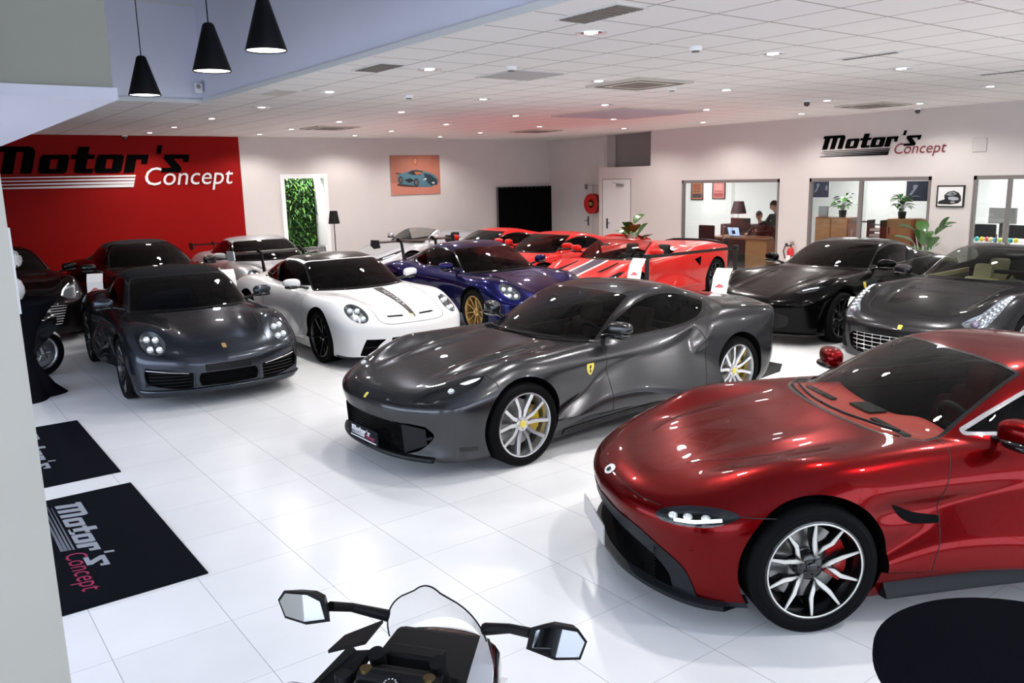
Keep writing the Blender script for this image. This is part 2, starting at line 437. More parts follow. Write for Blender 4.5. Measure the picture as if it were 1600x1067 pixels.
class Shell:
    def __init__(s,V,N,T): s.V,s.N,s.T=V,N,T
    def compact(s):
        u,inv=np.unique(s.T,return_inverse=True); return Shell(s.V[u],s.N[u],inv.reshape(-1,3))
    def split(s,gf):
        """gf(V)->g ; returns (inside g<0, outside)"""
        g=gf(s.V); g=np.where(np.abs(g)<1e-7,1e-7,g); neg=g<0
        cnt=neg[s.T].sum(1); Tin=s.T[cnt==3]; Tout=s.T[cnt==0]
        V=[s.V];N=[s.N];n=len(s.V); ins=[Tin];outs=[Tout]
        for c,flag in ((1,True),(2,False)):
            T=s.T[cnt==c]
            if not len(T): continue
            odd = neg[T] if flag else ~neg[T]            # the lone vertex
            k=np.argmax(odd,1); r=np.arange(len(T)); a=T[r,k];b=T[r,(k+1)%3];c2=T[r,(k+2)%3]
            def cut(p,q):
                t=(g[p]/(g[p]-g[q]))[:,None]
                v=s.V[p]+(s.V[q]-s.V[p])*t; nn=s.N[p]+(s.N[q]-s.N[p])*t
                return v,nn/np.maximum(np.linalg.norm(nn,axis=1),1e-9)[:,None]
            v1,n1=cut(a,b); v2,n2=cut(a,c2); i1=n+np.arange(len(T)); i2=i1+len(T); n+=2*len(T)
            V+= [v1,v2]; N+=[n1,n2]
            lone=np.stack([a,i1,i2],1); rest=np.concatenate([np.stack([i1,b,c2],1),np.stack([i1,c2,i2],1)])
            (ins if flag else outs).append(lone); (outs if flag else ins).append(rest)
        V=np.concatenate(V);N=np.concatenate(N)
        return Shell(V,N,np.concatenate(ins)).compact(),Shell(V,N,np.concatenate(outs)).compact()
    def build(s,name,mat,parent,off=0.,custom=True):
        V=s.V+s.N*off
        if not len(s.T): return None
        return np_mesh(name,V,s.T,mat,parent,s.N if custom else None)
def sdpoly(P,poly):
    """signed distance (neg inside) of points P (n,2) to polygon, far points get a cheap bound"""
    poly=np.asarray(poly,float); lo=poly.min(0)-.06; hi=poly.max(0)+.06
    m=((P>lo)&(P<hi)).all(1); out=np.full(len(P),.05)
    Q=P[m]
    if not len(Q): return out
    d=np.full(len(Q),1e9); ins=np.zeros(len(Q),bool); n=len(poly)
    for i in range(n):
        a=poly[i];b=poly[(i+1)%n]; e=b-a; w=Q-a; t=np.clip((w@e)/max(e@e,1e-12),0,1)
        d=np.minimum(d,((w-t[:,None]*e)**2).sum(1))
        c=((a[1]>Q[:,1])!=(b[1]>Q[:,1]))
        if abs(e[1])>1e-12: ins^=c&(Q[:,0]<(b[0]-a[0])*(Q[:,1]-a[1])/e[1]+a[0])
    d=np.sqrt(d); out[m]=np.where(ins,-d,d); return out
def region(kind,poly,grow=0.,cond=None,absy=True):
    """cut function: polygon seen from the side (x,z), top (x,y) or front/rear (y,z)"""
    poly=np.asarray(poly,float)
    def g(V):
        y=np.abs(V[:,1]) if absy else V[:,1]
        P={'side':np.stack([V[:,0],V[:,2]],1),'top':np.stack([V[:,0],y],1),'front':np.stack([y,V[:,2]],1),'rear':np.stack([y,V[:,2]],1)}[kind]
        d=sdpoly(P,poly)-grow
        if cond is not None: d=np.where(cond(V),d,np.maximum(d,.05))
        return d
    return g
def ribbon(shape,kind,pts,w,name,mat,parent,sg=1,off=.0012,build=True,n=None):
    V,N=shape.proj(kind,pts,sg); ok=np.isfinite(V).all(1); V=V[ok];N=N[ok]
    t=np.gradient(V,axis=0); t/=np.maximum(np.linalg.norm(t,axis=1),1e-9)[:,None]; b=np.cross(t,N)
    a=V+N*off+b*w/2; c=V+N*off-b*w/2; m=len(V)
    VV=np.concatenate([a,c]); Q=np.array([(i,i+1,m+i+1,m+i) for i in range(m-1)])
    if not build: return VV,Q,np.concatenate([N,N])
    return np_mesh(name,VV,Q,mat,parent,np.concatenate([N,N]))
def ribbons(shape,lst,w,name,mat,parent,off=.0012):
    """many ribbons as one mesh; lst: (kind,pts,sg)"""
    VV=[];QQ=[];NN=[];n=0
    for kind,pts,sg in lst:
        V,Q,N=ribbon(shape,kind,pts,w,'',None,None,sg,off,build=False)
        VV.append(V);QQ.append(Q+n);NN.append(N);n+=len(V)
    return np_mesh(name,np.concatenate(VV),np.concatenate(QQ),mat,parent,np.concatenate(NN))
def patch(shape,kind,poly,name,mat,parent,sg=1,off=.002,res=.01,thick=0):
    """a decal following the body: 2d polygon -> grid clipped -> projected"""
    poly=np.asarray(poly,float); lo=poly.min(0);hi=poly.max(0)
    nx=max(2,int((hi[0]-lo[0])/res)+2); ny=max(2,int((hi[1]-lo[1])/res)+2)
    X,Y=np.meshgrid(np.linspace(lo[0]-.002,hi[0]+.002,nx),np.linspace(lo[1]-.002,hi[1]+.002,ny),indexing='ij')
    P=np.stack([X.ravel(),Y.ravel(),0*X.ravel()],1); i=(np.arange(nx-1)[:,None]*ny+np.arange(ny-1)[None,:]).ravel()
    Q=np.stack([i,i+ny,i+ny+1,i+1],1); T=np.concatenate([Q[:,[0,1,2]],Q[:,[0,2,3]]])
    ins,_=Shell(P,np.tile([0,0,1.],(len(P),1)),T).split(lambda V:sdpoly(V[:,:2],poly))
    V,N=shape.proj(kind,ins.V[:,:2],sg); T=shape._orient(V,N,ins.T)
    return np_mesh(name,V+N*off,T,mat,parent,N)
# ------------------------------------------------------------------ wheels, mirrors, cabins
def M_common():
    D={}
    D['tyre']=mat('tyre_rubber',(.005,.005,.0055),.65,spec=.06,bump=.12,bscale=120)
    D['black']=mat('gloss_black_trim',(.004,.004,.0045),.12,coat=.6,spec=.3)
    D['satin']=mat('satin_black_plastic',(.007,.007,.008),.42,spec=.25)
    D['void']=mat('dark_cavity',(.002,.002,.0025),.8,spec=.1)
    D['gap']=mat('panel_gap_black',(.003,.003,.003),.7)
    D['chrome']=mat('polished_chrome',(.82,.82,.84),.07,metal=1)
    D['alu']=mat('machined_aluminium',(.62,.62,.64),.26,metal=1)
    D['disc']=mat('brake_disc_steel',(.32,.31,.30),.35,metal=1)
    D['silver']=mat('silver_alloy',(.60,.61,.63),.25,metal=.9,coat=.6)
    D['gold']=mat('gold_alloy',(.52,.36,.14),.3,metal=.9,coat=.4)
    D['blackalloy']=mat('black_alloy',(.006,.006,.007),.22,metal=.2,coat=.6)
    D['grey_plastic']=mat('grey_plastic',(.013,.0145,.017),.45,spec=.2)
    D['carbon']=mat('carbon_fibre',(.005,.005,.006),.25,coat=.25,spec=.2)
    D['lens']=glass('headlamp_lens',(.75,.78,.8),1.5)
    D['lampshell']=mat('lamp_housing',(.012,.013,.015),.25,metal=.6)
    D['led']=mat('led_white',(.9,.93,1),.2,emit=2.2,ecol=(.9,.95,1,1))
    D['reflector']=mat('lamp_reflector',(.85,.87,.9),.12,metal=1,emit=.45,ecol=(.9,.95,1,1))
    D['redlens']=mat('red_tail_lens',(.45,.01,.01),.1,coat=1)
    D['glassdark']=glass('tinted_glass_dark',(.035,.036,.038),1.28)
    D['glassmid']=glass('tinted_glass_medium',(.22,.225,.23),1.25)
    D['glassclear']=glass('tinted_glass_light',(.60,.63,.60),1.28)
    D['yellow']=mat('caliper_yellow',(.75,.50,.01),.3,coat=.6)
    D['redcal']=mat('caliper_red',(.45,.012,.012),.3,coat=.6)
    D['blkleather']=mat('black_leather',(.006,.006,.0065),.55,spec=.25)
    D['badgeyellow']=mat('badge_yellow',(.80,.66,.10),.3,coat=.5)
    D['white']=mat('white_plastic',(.8,.8,.8),.35)
    D['mirror']=mat('mirror_glass',(.75,.77,.8),.02,metal=1)
    D['softtop']=mat('soft_top_canvas',(.006,.007,.009),.9,spec=.15,bump=.3,bscale=500)
    return D
def spoke_prism(mb, pts, y0, y1, bev=.004):
    """pts polygon in wheel plane (x,z); front face at y0 (outer), back y1, with chamfered front"""
    P=np.array(pts,float); n=len(P)
    c=P.mean(0)
    inn=[]
    for i in range(n):
        a,b,d=P[i-1],P[i],P[(i+1)%n]; e1=(b-a)/max(np.linalg.norm(b-a),1e-6); e2=(d-b)/max(np.linalg.norm(d-b),1e-6)
        nn=np.array([-(e1+e2)[1],(e1+e2)[0]]); l=np.linalg.norm(nn); nn=nn/l if l>1e-6 else np.array([0,0])
        if np.dot(nn,c-b)<0 : nn=-nn
        inn.append(b+nn*bev)
    yf=y0 if callable(y0) else (lambda r:y0)
    V=[(p[0],yf(math.hypot(*p)),p[1]) for p in inn]+[(p[0],yf(math.hypot(*p))+bev*1.2,p[1]) for p in P]+[(p[0],y1,p[1]) for p in P]
    F=[tuple(range(n))]+[(i,(i+1)%n,n+(i+1)%n,n+i) for i in range(n)]+[(n+i,n+(i+1)%n,2*n+(i+1)%n,2*n+i) for i in range(n)]
    mb.add(V,F)
def rot2(pts,a):
    c,s=math.cos(a),math.sin(a); return [(x*c-y*s,x*s+y*c) for x,y in pts]
_wheels={}
def wheel(style, D, parent, loc, side, R=.345, W=.27, cal='yellow', steer=0., spin=0., lite=False):
    """side=-1: outer face towards -y. parts: wheel > tire, brake_disc, brake_caliper, center_cap"""
    key=(style,R,W,cal,lite)
    rr=R-.095 if R>.3 else R*.7
    if style in('five_split','blade','cross','turbo'): rr=R-.078
    n=40 if lite else 72
    if key not in _wheels:
        h=W/2
        # tyre: outer face at y=-h
        mb=MB(); tr=R
        prof=[(rr-.004,-h*.86),(rr+.006,-h*.96),(rr+.03,-h*1.02),(rr+.055,-h*1.0),(tr-.014,-h*.93),(tr-.004,-h*.86)]
        for gi in range(4):
            gy=-h*.66+gi*h*.44
            prof+=[(tr-.0005,gy-.006),(tr-.007,gy-.005),(tr-.007,gy+.005),(tr-.0005,gy+.006)]
        prof+=[(tr-.004,h*.86),(tr-.014,h*.93),(rr+.055,h),(rr+.02,h),(rr-.004,h*.86)]
        mb.lathe(prof,n,axis='y')
        # raised sidewall ring
        mb.lathe([(rr+.034,-h*1.005),(rr+.036,-h*1.03),(rr+.040,-h*1.03),(rr+.042,-h*1.005)],n,axis='y')
        tyre=('tire',mb,D['tyre'])
        rim=MB(); lip=-h*.93
        # barrel and lip
        rim.mi=0
        rim.lathe([(rr-.003,lip+.012),(rr,lip),(rr-.012,lip-.003),(rr-.018,lip+.012),(rr-.026,lip+.045),(rr-.030,h*.8),(rr-.004,h*.85)],n,axis='y')
        mats=[D['silver']]
        face=lambda r: lip+.020+(.028 if r<.07 else .028*max(0,1-(r-.07)/.14)**1.5)*1.0 - .012*(r/rr)
        if style=='five_split':       # five pairs of angular Y spokes, silver
            for k in range(5):
                a=2*PI*k/5+PI/2
                for sg in (1,-1):
                    w=.0125
                    # arm: hub -> mid -> rim, kinked
                    pts=[(.034,sg*.003),(.115,sg*.012),(rr-.014,sg*.076),(rr-.014,sg*.112),(.128,sg*.046),(.062,sg*.042),(.034,sg*.034)]
                    if sg<0: pts=pts[::-1]
                    spoke_prism(rim,rot2(pts,a),face,lip+.065,.004)
            rim.lathe([(0.0,lip+.036),(.055,lip+.036),(.062,lip+.045),(.064,lip+.09)],n,axis='y')
        elif style=='blade':          # ten bright directional blades on a black face
            mats=[D['blackalloy'],D['white_alloy'] if 'white_alloy' in D else mat('diamond_cut_face',(.66,.65,.61),.3,metal=.25)]
            for k in range(10):
                a=2*PI*k/10+.12; off=.032*(1 if k%2 else -1); r0=.075 if k%2 else .05
                tip=(rr-.014,0)
                pts=[(r0,off*.7),(r0+.05,off*.45-.017),(rr*.60,-.016),(rr-.012,-.007),(rr-.012,.007),(rr*.60,.012),(r0+.045,off*.45+.013)]
                rim.mi=0; spoke_prism(rim,rot2([(p[0],p[1]*1.15) for p in pts],a),lambda r:face(r)+.004,lip+.075,.003)
                rim.mi=1; spoke_prism(rim,rot2([(p[0],p[1]*.86) for p in pts],a),lambda r:face(r)-.001,lip+.03,.003)
            rim.mi=1; rim.lathe([(rr-.010,lip-.004),(rr-.014,lip-.0055),(rr-.0185,lip-.003)],n,axis='y')
            rim.mi=0; rim.lathe([(0.0,lip+.038),(.05,lip+.038),(.070,lip+.05),(.074,lip+.10)],n,axis='y')
        elif style in('cross','gold','turbo'):  # ten thin crossing spokes
            mats=[{'cross':D['blackalloy'],'gold':D['gold'],'turbo':D['blackalloy']}[style],D['alu']]
            for k in range(5):
                a=2*PI*k/5+PI/2
                for sg in (1,-1):
                    pts=[(.035,sg*.004),(rr-.016,sg*.078),(rr-.016,sg*.097),(.05,sg*.026)]
                    pts2=[(.035,sg*.030),(rr-.016,sg*.120),(rr-.018,sg*.137),(.04,sg*.048)]
                    if sg<0: pts=pts[::-1]; pts2=pts2[::-1]
                    rim.mi=0; spoke_prism(rim,rot2(pts,a),face,lip+.06,.004)
                    if style=='turbo': spoke_prism(rim,rot2(pts2,a),face,lip+.06,.004)
                    if style=='turbo':
                        rim.mi=1; q=[(.06,sg*.012),(rr-.018,sg*.082),(rr-.018,sg*.090),(.06,sg*.020)]
                        if sg<0:q=q[::-1]
                        spoke_prism(rim,rot2(q,a),lambda r:face(r)-.002,lip+.05,.002)
            rim.mi=0; rim.lathe([(0.0,lip+.036),(.045,lip+.036),(.062,lip+.05),(.066,lip+.09)],n,axis='y')
            if style in('gold','cross'):
                rim.mi=0; rim.lathe([(.0,lip+.010),(.020,lip+.010),(.030,lip+.018),(.034,lip+.04)],16,axis='y')
        elif style=='five':
            mats=[D['blackalloy']]
            for k in range(5):
                a=2*PI*k/5+PI/2
                spoke_prism(rim,rot2([(.03,-.035),(rr-.016,-.026),(rr-.016,.026),(.03,.035)],a),face,lip+.07,.006)
            rim.lathe([(0.0,lip+.030),(.06,lip+.04),(.066,lip+.09)],n,axis='y')
        # wheel bolts
        rim.mi=0
        if style in('five_split','blade','five','turbo'):
            for k in range(5):
                a=2*PI*(k+.5)/5+PI/2; rim.ball((.040*math.cos(a),lip+.034,.040*math.sin(a)),(.008,.008,.008),8,6)
        disc=MB(); dr=min(.195,rr-.045)
        disc.lathe([(.07,.0),(dr,.0),(dr,.03),(.07,.03)],n,axis='y')
        disc.lathe([(.0,-.028),(.066,-.028),(.078,-.02),(.080,.01)],n,axis='y')
        for k in range(0 if lite else 30):
            a=2*PI*k/30; r=.105+.035*(k%3)
            if r<dr-.01: disc.lathe([(0,-.0008),(.0045,-.0008)],6,c=(r*math.cos(a),-.0005,r*math.sin(a)),axis='y')
        cp=MB()
        for j in range(12):
            a0=math.radians(-32+j*64/12); a1=math.radians(-32+(j+1)*64/12)
            r0,r1=.118,dr+.018
            q=[(r0*math.cos(a0),r0*math.sin(a0)),(r1*math.cos(a0),r1*math.sin(a0)),(r1*math.cos(a1),r1*math.sin(a1)),(r0*math.cos(a1),r0*math.sin(a1))]
            cp.prism(q,-.034 if 1<j<10 else -.024,.055,'xz')
        cap=MB(); cap.lathe([(.0,lip+.024),(.024,lip+.025),(.030,lip+.030),(.031,lip+.04)],32,axis='y')
        _wheels[key]=(rim,mats,tyre,disc,cp,cap)
    rim,mats,tyre,disc,cp,cap=_wheels[key]
    w=rim.build('wheel',mats,parent,True,40)
    w.location=loc; w.rotation_euler=(0,spin,steer if side<0 else PI+steer)
    if side>0: w.rotation_euler=(0,-spin,PI+steer)
    tyre[1].build('tire',tyre[2],w,True,40)
    disc.build('brake_disc',D['disc'],w,True,40)
    c=cp.build('brake_caliper',{'yellow':D['yellow'],'red':D['redcal'],'black':D['satin'],'white':D['white']}[cal],w,True,40)
    c.rotation_euler=(0,-spin+(0 if side<0 else PI),0)
    capm={'yellow':D['badgeyellow']}.get(cal,D['black'])
    cap.build('center_cap',capm,w,True,40)
    return w
def arch_liner(shape, D, parent, xw, zw, R, sg):
    """dark inner arch and a short painted lip"""
    a=np.radians(np.linspace(-24,204,70)); P=np.stack([xw+R*np.cos(a),zw+R*np.sin(a)],1)
    P[:,1]=np.maximum(P[:,1],.06)
    V,N=shape.side(P,sg); bad=np.abs(V[:,1])<.7
    ok=~bad; V=V[ok]
    if len(V)<3: return
    V[:,1]-=.0*sg
    m=len(V); inner=V.copy(); inner[:,1]=.60*sg
    c=np.array([[xw,.60*sg,zw]])
    VV=np.concatenate([V,inner,c]); F=[(i,i+1,m+i+1,m+i) for i in range(m-1)]+[(m+i,m+i+1,2*m) for i in range(m-1)]
    o=mesh_obj('arch_liner',VV,F,D['void'],parent,True); return o
def mirror_part(D, parent, paintm, x, z, yb, sg, size=1., arm=.14, shape='oval', stalkmat=None):
    """door mirror: painted shell, dark base arm, glass. base at (x,yb), head outboard"""
    mb=MB(); yc=sg*(yb+arm+.095*size)
    mb.ball((x,yc,z),(.075*size,.118*size,.070*size),28,18,.78)
    def f(px,py,pz):
        # taper towards the outboard end, cut flat at the back
        t=(py*sg-(yb+arm-.02))/(.23*size); t=min(max(t,0),1)
        px2=min(px,x+.048*size) ; 
        return (x+(px2-x)*(1-.25*t)-.0+.03*t, py, z+(pz-z)*(1-.22*t)+.012*t)
    mb.xf(f); h=mb.build('mirror',paintm,parent,True,50)
    g=MB()
    g.ball((x+.044*size,yc,z+.004),(.006,.095*size,.055*size),24,10,.8); g.build('mirror_glass',D['mirror'],h,True)
    a=MB()
    a.tube([(x-.0,sg*(yb-.03),z-.085*size),(x+.0,sg*(yb+arm*.5),z-.06*size),(x+.0,sg*(yb+arm+.06),z-.035*size)],[.024,.017,.030],10)
    a.ball((x+.004,yc,z-.046*size),(.066*size,.104*size,.030*size),20,8,.8)
    a.build('mirror_arm',stalkmat or D['black'],h,True,50)
    return h
def seat_part(D, parent, m, x, y, z=.22, open_head=False):
    """x is the rear of the cushion; backrest leans rearwards (+x)"""
    s=MB()
    s.box(x-.50,x,y-.25,y+.25,z,z+.15,.05)
    s.box(x-.48,x-.02,y-.25,y-.17,z+.05,z+.21,.035); s.box(x-.48,x-.02,y+.17,y+.25,z+.05,z+.21,.035)
    st=len(s.v)
    s.box(x-.10,x+.03,y-.24,y+.24,z+.12,z+.62,.045)
    s.box(x-.16,x+.0,y-.27,y-.18,z+.15,z+.55,.035); s.box(x-.16,x+.0,y+.18,y+.27,z+.15,z+.55,.035)
    s.box(x-.10,x+.01,y-.13,y+.13,z+.60,z+.80,.04)
    s.xf(lambda a,b,c:(a+(c-z-.12)*.30, y+(b-y)*(1-.18*max(0,(c-z-.3))), c),st)
    return s.build('seat',m,parent,True,50)
def interior(shape, P, D, parent, dashm, seatm, lite=False):
    g=P.get; xc=g('cowl',1.7); xs=g('seatx',2.75); zb=g('beltz',.9); yw=g('iny',.66)
    # floor tub
    t=MB(); t.box(xc-.05,g('tubx',3.3),-yw,yw,.2,.24); t.box(xc-.1,xc,-yw,yw,.2,zb-.14); t.box(g('tubx',3.3),g('tubx',3.3)+.04,-yw,yw,.2,zb-.06)
    t.box(xc,g('tubx',3.3),-yw-.02,-yw+.01,.2,zb-.10); t.box(xc,g('tubx',3.3),yw-.01,yw+.02,.2,zb-.10)
    t.build('cabin_tub',D['blkleather'],parent)
    # dashboard : lofted wide shape with binnacle
    V=[];F=[];ys=np.linspace(-yw,yw,29); ss=np.linspace(0,1,9)
    for y in ys:
        hood=.045*bell(y,-.36,.17)+.0*y
        for k,q in enumerate(ss):
            x=xc-.02+.30*(y/yw)**2*.35+q*.46; z=zb-.05+(-.015*q)+hood*sstep((q-.25)/.5)-(.26*max(0,q-.75)/.25)
            V.append((x,y,z))
    nk=len(ss)
    for i in range(len(ys)-1):
        for k in range(nk-1): F.append((i*nk+k,(i+1)*nk+k,(i+1)*nk+k+1,i*nk+k+1))
    mesh_obj('dashboard',V,F,dashm,parent,True)
    w=MB(); R=.175; cx,cy,cz=xc+.60,-.36,zb-.10; 
    pts=[(cx-.06*math.sin(a)*1.2,cy+R*math.cos(a),cz+R*math.sin(a)*.9) for a in np.linspace(0,2*PI,25)]
    w.tube(pts,.016,8,False); w.ball((cx+.0,cy,cz),(.03,.06,.05),12,8)
    w.tube([(cx,cy-R,cz),(cx,cy+R,cz)],.012,6); w.tube([(cx,cy,cz),(cx+.06,cy,cz-R*.85)],.014,6)
    w.build('steering_wheel',D['blkleather'],parent,True)
    for sg in (-1,1): seat_part(D,parent,seatm,xs,sg*.36)
    if g('rearseat'):
        for sg in (-1,1): seat_part(D,parent,seatm,g('rearseat'),sg*.34,.26)
    c=MB(); c.box(xc+.3,xs+.1,-.10,.10,.24,.50,.03); c.build('center_console',D['blkleather'],parent,True)
def canopy_cond(z0,y0=.0): return lambda V:(V[:,2]>z0)&(np.abs(V[:,1])>=y0)
class Car:
    def __init__(s,name,label,cat,P,D,paintm,nose,deg,res=.014,group=None):
        s.P=P; s.D=D; s.shape=CarShape(P); s.paint=paintm; L=P['L']; a=math.radians(deg)
        cx,cy=nose
        s.root=thing(name,label,cat,(cx,cy,0),a,group)
        s.sh=s.shape.shell(res); s.res=res; s.cuts=[]; s.pan=None
    def wheels(s,style,xf,xr,yf,yr,Rf=.345,Rr=.352,cal='yellow',arch=.040,steer=0,lite=False,spin=.3,Wf=.26,Wr=.31):
        for (x,y,R,W) in ((xf,yf,Rf,Wf),(xr,yr,Rr,Wr)):
            Ra=R+arch
            zc=R+.015
            def g(V,x=x,Ra=Ra,zc=zc): 
                return np.maximum(np.sqrt((V[:,0]-x)**2+(V[:,2]-zc)**2)-Ra, .55-np.abs(V[:,1]))
            _,s.sh=s.sh.split(g)
            for sg in (-1,1):
                wheel(style,s.D,s.root,(x,sg*(y-W/2),R),sg,R,W,cal,steer if x==xf else 0,spin+x,lite)
                arch_liner(s.shape,s.D,s.root,x,zc,Ra+.004,sg)
    def _pair(s,sh):
        """left and right pieces of a cut"""
        if len(sh.V) and np.abs(sh.V[:,1]).min()>.03:
            sd=sh.V[sh.T[:,0],1]<0
            return [Shell(sh.V,sh.N,sh.T[k]).compact() for k in (sd,~sd) if k.any()]
        return [sh]
    def cut(s,kind,poly,name,m,grow=0,cond=None,push=0,pushdir=None,ramp=.03,off=0,absy=True,lens=None,custom=True):
        g=region(kind,poly,grow,cond,absy)
        ins,s.sh=s.sh.split(g); out=[]
        if not len(ins.T): print('EMPTY CUT',name); return []
        for p in s._pair(ins):
            if push:
                k=np.clip(-g(p.V)/ramp,0,1)[:,None]
                V=p.V-p.N*push*k if pushdir=='n' else p.V+np.array(pushdir,float)[None,:]*push*k
                o=np_mesh(name,V,p.T,m,s.root)
            else: o=p.build(name,m,s.root,off)
            if lens is not None: p.build(lens[0],lens[1],o)
            out.append(o)
        return out
    def glazing(s,kind,poly,name,m,cond,frame=.018,framem=None,framename='window_trim'):
        """dark border first, the pane inside it"""
        g=region(kind,poly,frame,cond); ins,s.sh=s.sh.split(g)
        pane,fr=ins.split(region(kind,poly,0,cond))
        for p in s._pair(fr):
            if len(p.T): p.build(framename,framem or s.D['black'],s.root,.001)
        return [p.build(name,m,s.root) for p in s._pair(pane) if len(p.T)]
    def body(s,name='body'): 
        return s.sh.build(name,s.paint,s.root)
    def gaps(s,lst,w=.006,name='panel_gap'):
        L=[]
        for kind,pts,both in lst:
            if kind=='side':
                for sg in ((-1,1) if both else (-1,)): L.append(('side',pts,sg))
            else:
                L.append((kind,pts,1))
                if both: L.append((kind,[(p[0],-p[1]) if kind=='top' else (-p[0],p[1]) for p in pts],1))
        return [ribbons(s.shape,[l],w,name,s.D['gap'],s.root) for l in L]
# ------------------------------------------------------------------ grey front-engined coupe
def front_gt_P():
    return dict(L=4.657,
     hood=[(0,.575),(.12,.635),(.35,.70),(.7,.765),(1.0,.81),(1.4,.86),(1.65,.888),(2.2,.88),(3.0,.91),(3.6,.94),(4.1,.965),(4.45,.965),(4.66,.95)],
     crest=[(0,.56),(.2,.63),(.45,.735),(.7,.82),(.97,.865),(1.3,.865),(1.7,.868),(2.3,.868),(2.9,.885),(3.3,.955),(3.65,1.005),(4.0,.985),(4.4,.93),(4.66,.90)],
     cy=[(0,.62),(.5,.74),(.97,.80),(1.6,.80),(2.2,.79),(3.0,.80),(3.6,.84),(4.2,.82),(4.66,.78)],
     valley=[(0,.2),(.5,.50),(1.2,.56),(2,.5),(3,.45),(4.6,.4)],
     W=[(0,.90),(.5,.955),(.97,.972),(1.5,.935),(2.1,.90),(2.7,.915),(3.3,.975),(3.7,.988),(4.2,.965),(4.66,.90)],
     prof=[(.05,-.11),(.14,-.075),(.22,-.05),(.35,-.028),(.5,-.004),(.6,0),(.72,-.012),(.82,-.04),(.92,-.09),(1.05,-.2)],
     bot=[(0,.14),(.4,.12),(1,.12),(3.5,.13),(4.2,.17),(4.66,.27)],
     xf=[(.10,.10),(.16,.045),(.24,.06),(.36,.05),(.48,.02),(.56,.0),(.62,.04),(.68,.14),(.8,.4)],
     nb=[(0,0),(.25,.012),(.45,.05),(.62,.12),(.75,.20),(.85,.31),(.92,.46),(.98,.75),(1.1,1.6)],
     xr=[(.15,4.40),(.3,4.52),(.5,4.60),(.7,4.60),(.85,4.62),(.95,4.65),(1.1,4.60)],
     tb=[(0,0),(.4,.02),(.7,.08),(.85,.17),(.95,.36),(1.1,.9)],
     T=[(1.1,.50),(1.45,.78),(1.72,.935),(2.0,1.075),(2.3,1.19),(2.55,1.25),(2.85,1.276),(3.2,1.255),(3.55,1.17),(3.9,1.06),(4.25,.965),(4.6,.86),(4.9,.7)],
     gy=[(1.4,.62),(1.9,.755),(2.3,.80),(2.8,.815),(3.2,.79),(3.6,.72),(4.0,.60),(4.4,.46),(4.8,.3)],
     bow=.42,bowr=.3,xm=2.75,tumble=.60,tumble2=.2,kc=.16,rcrown=.10,ku0=.035,ku1=.24,kux=2.9,kf=.12,kts=.15,
     hcrown=.02)
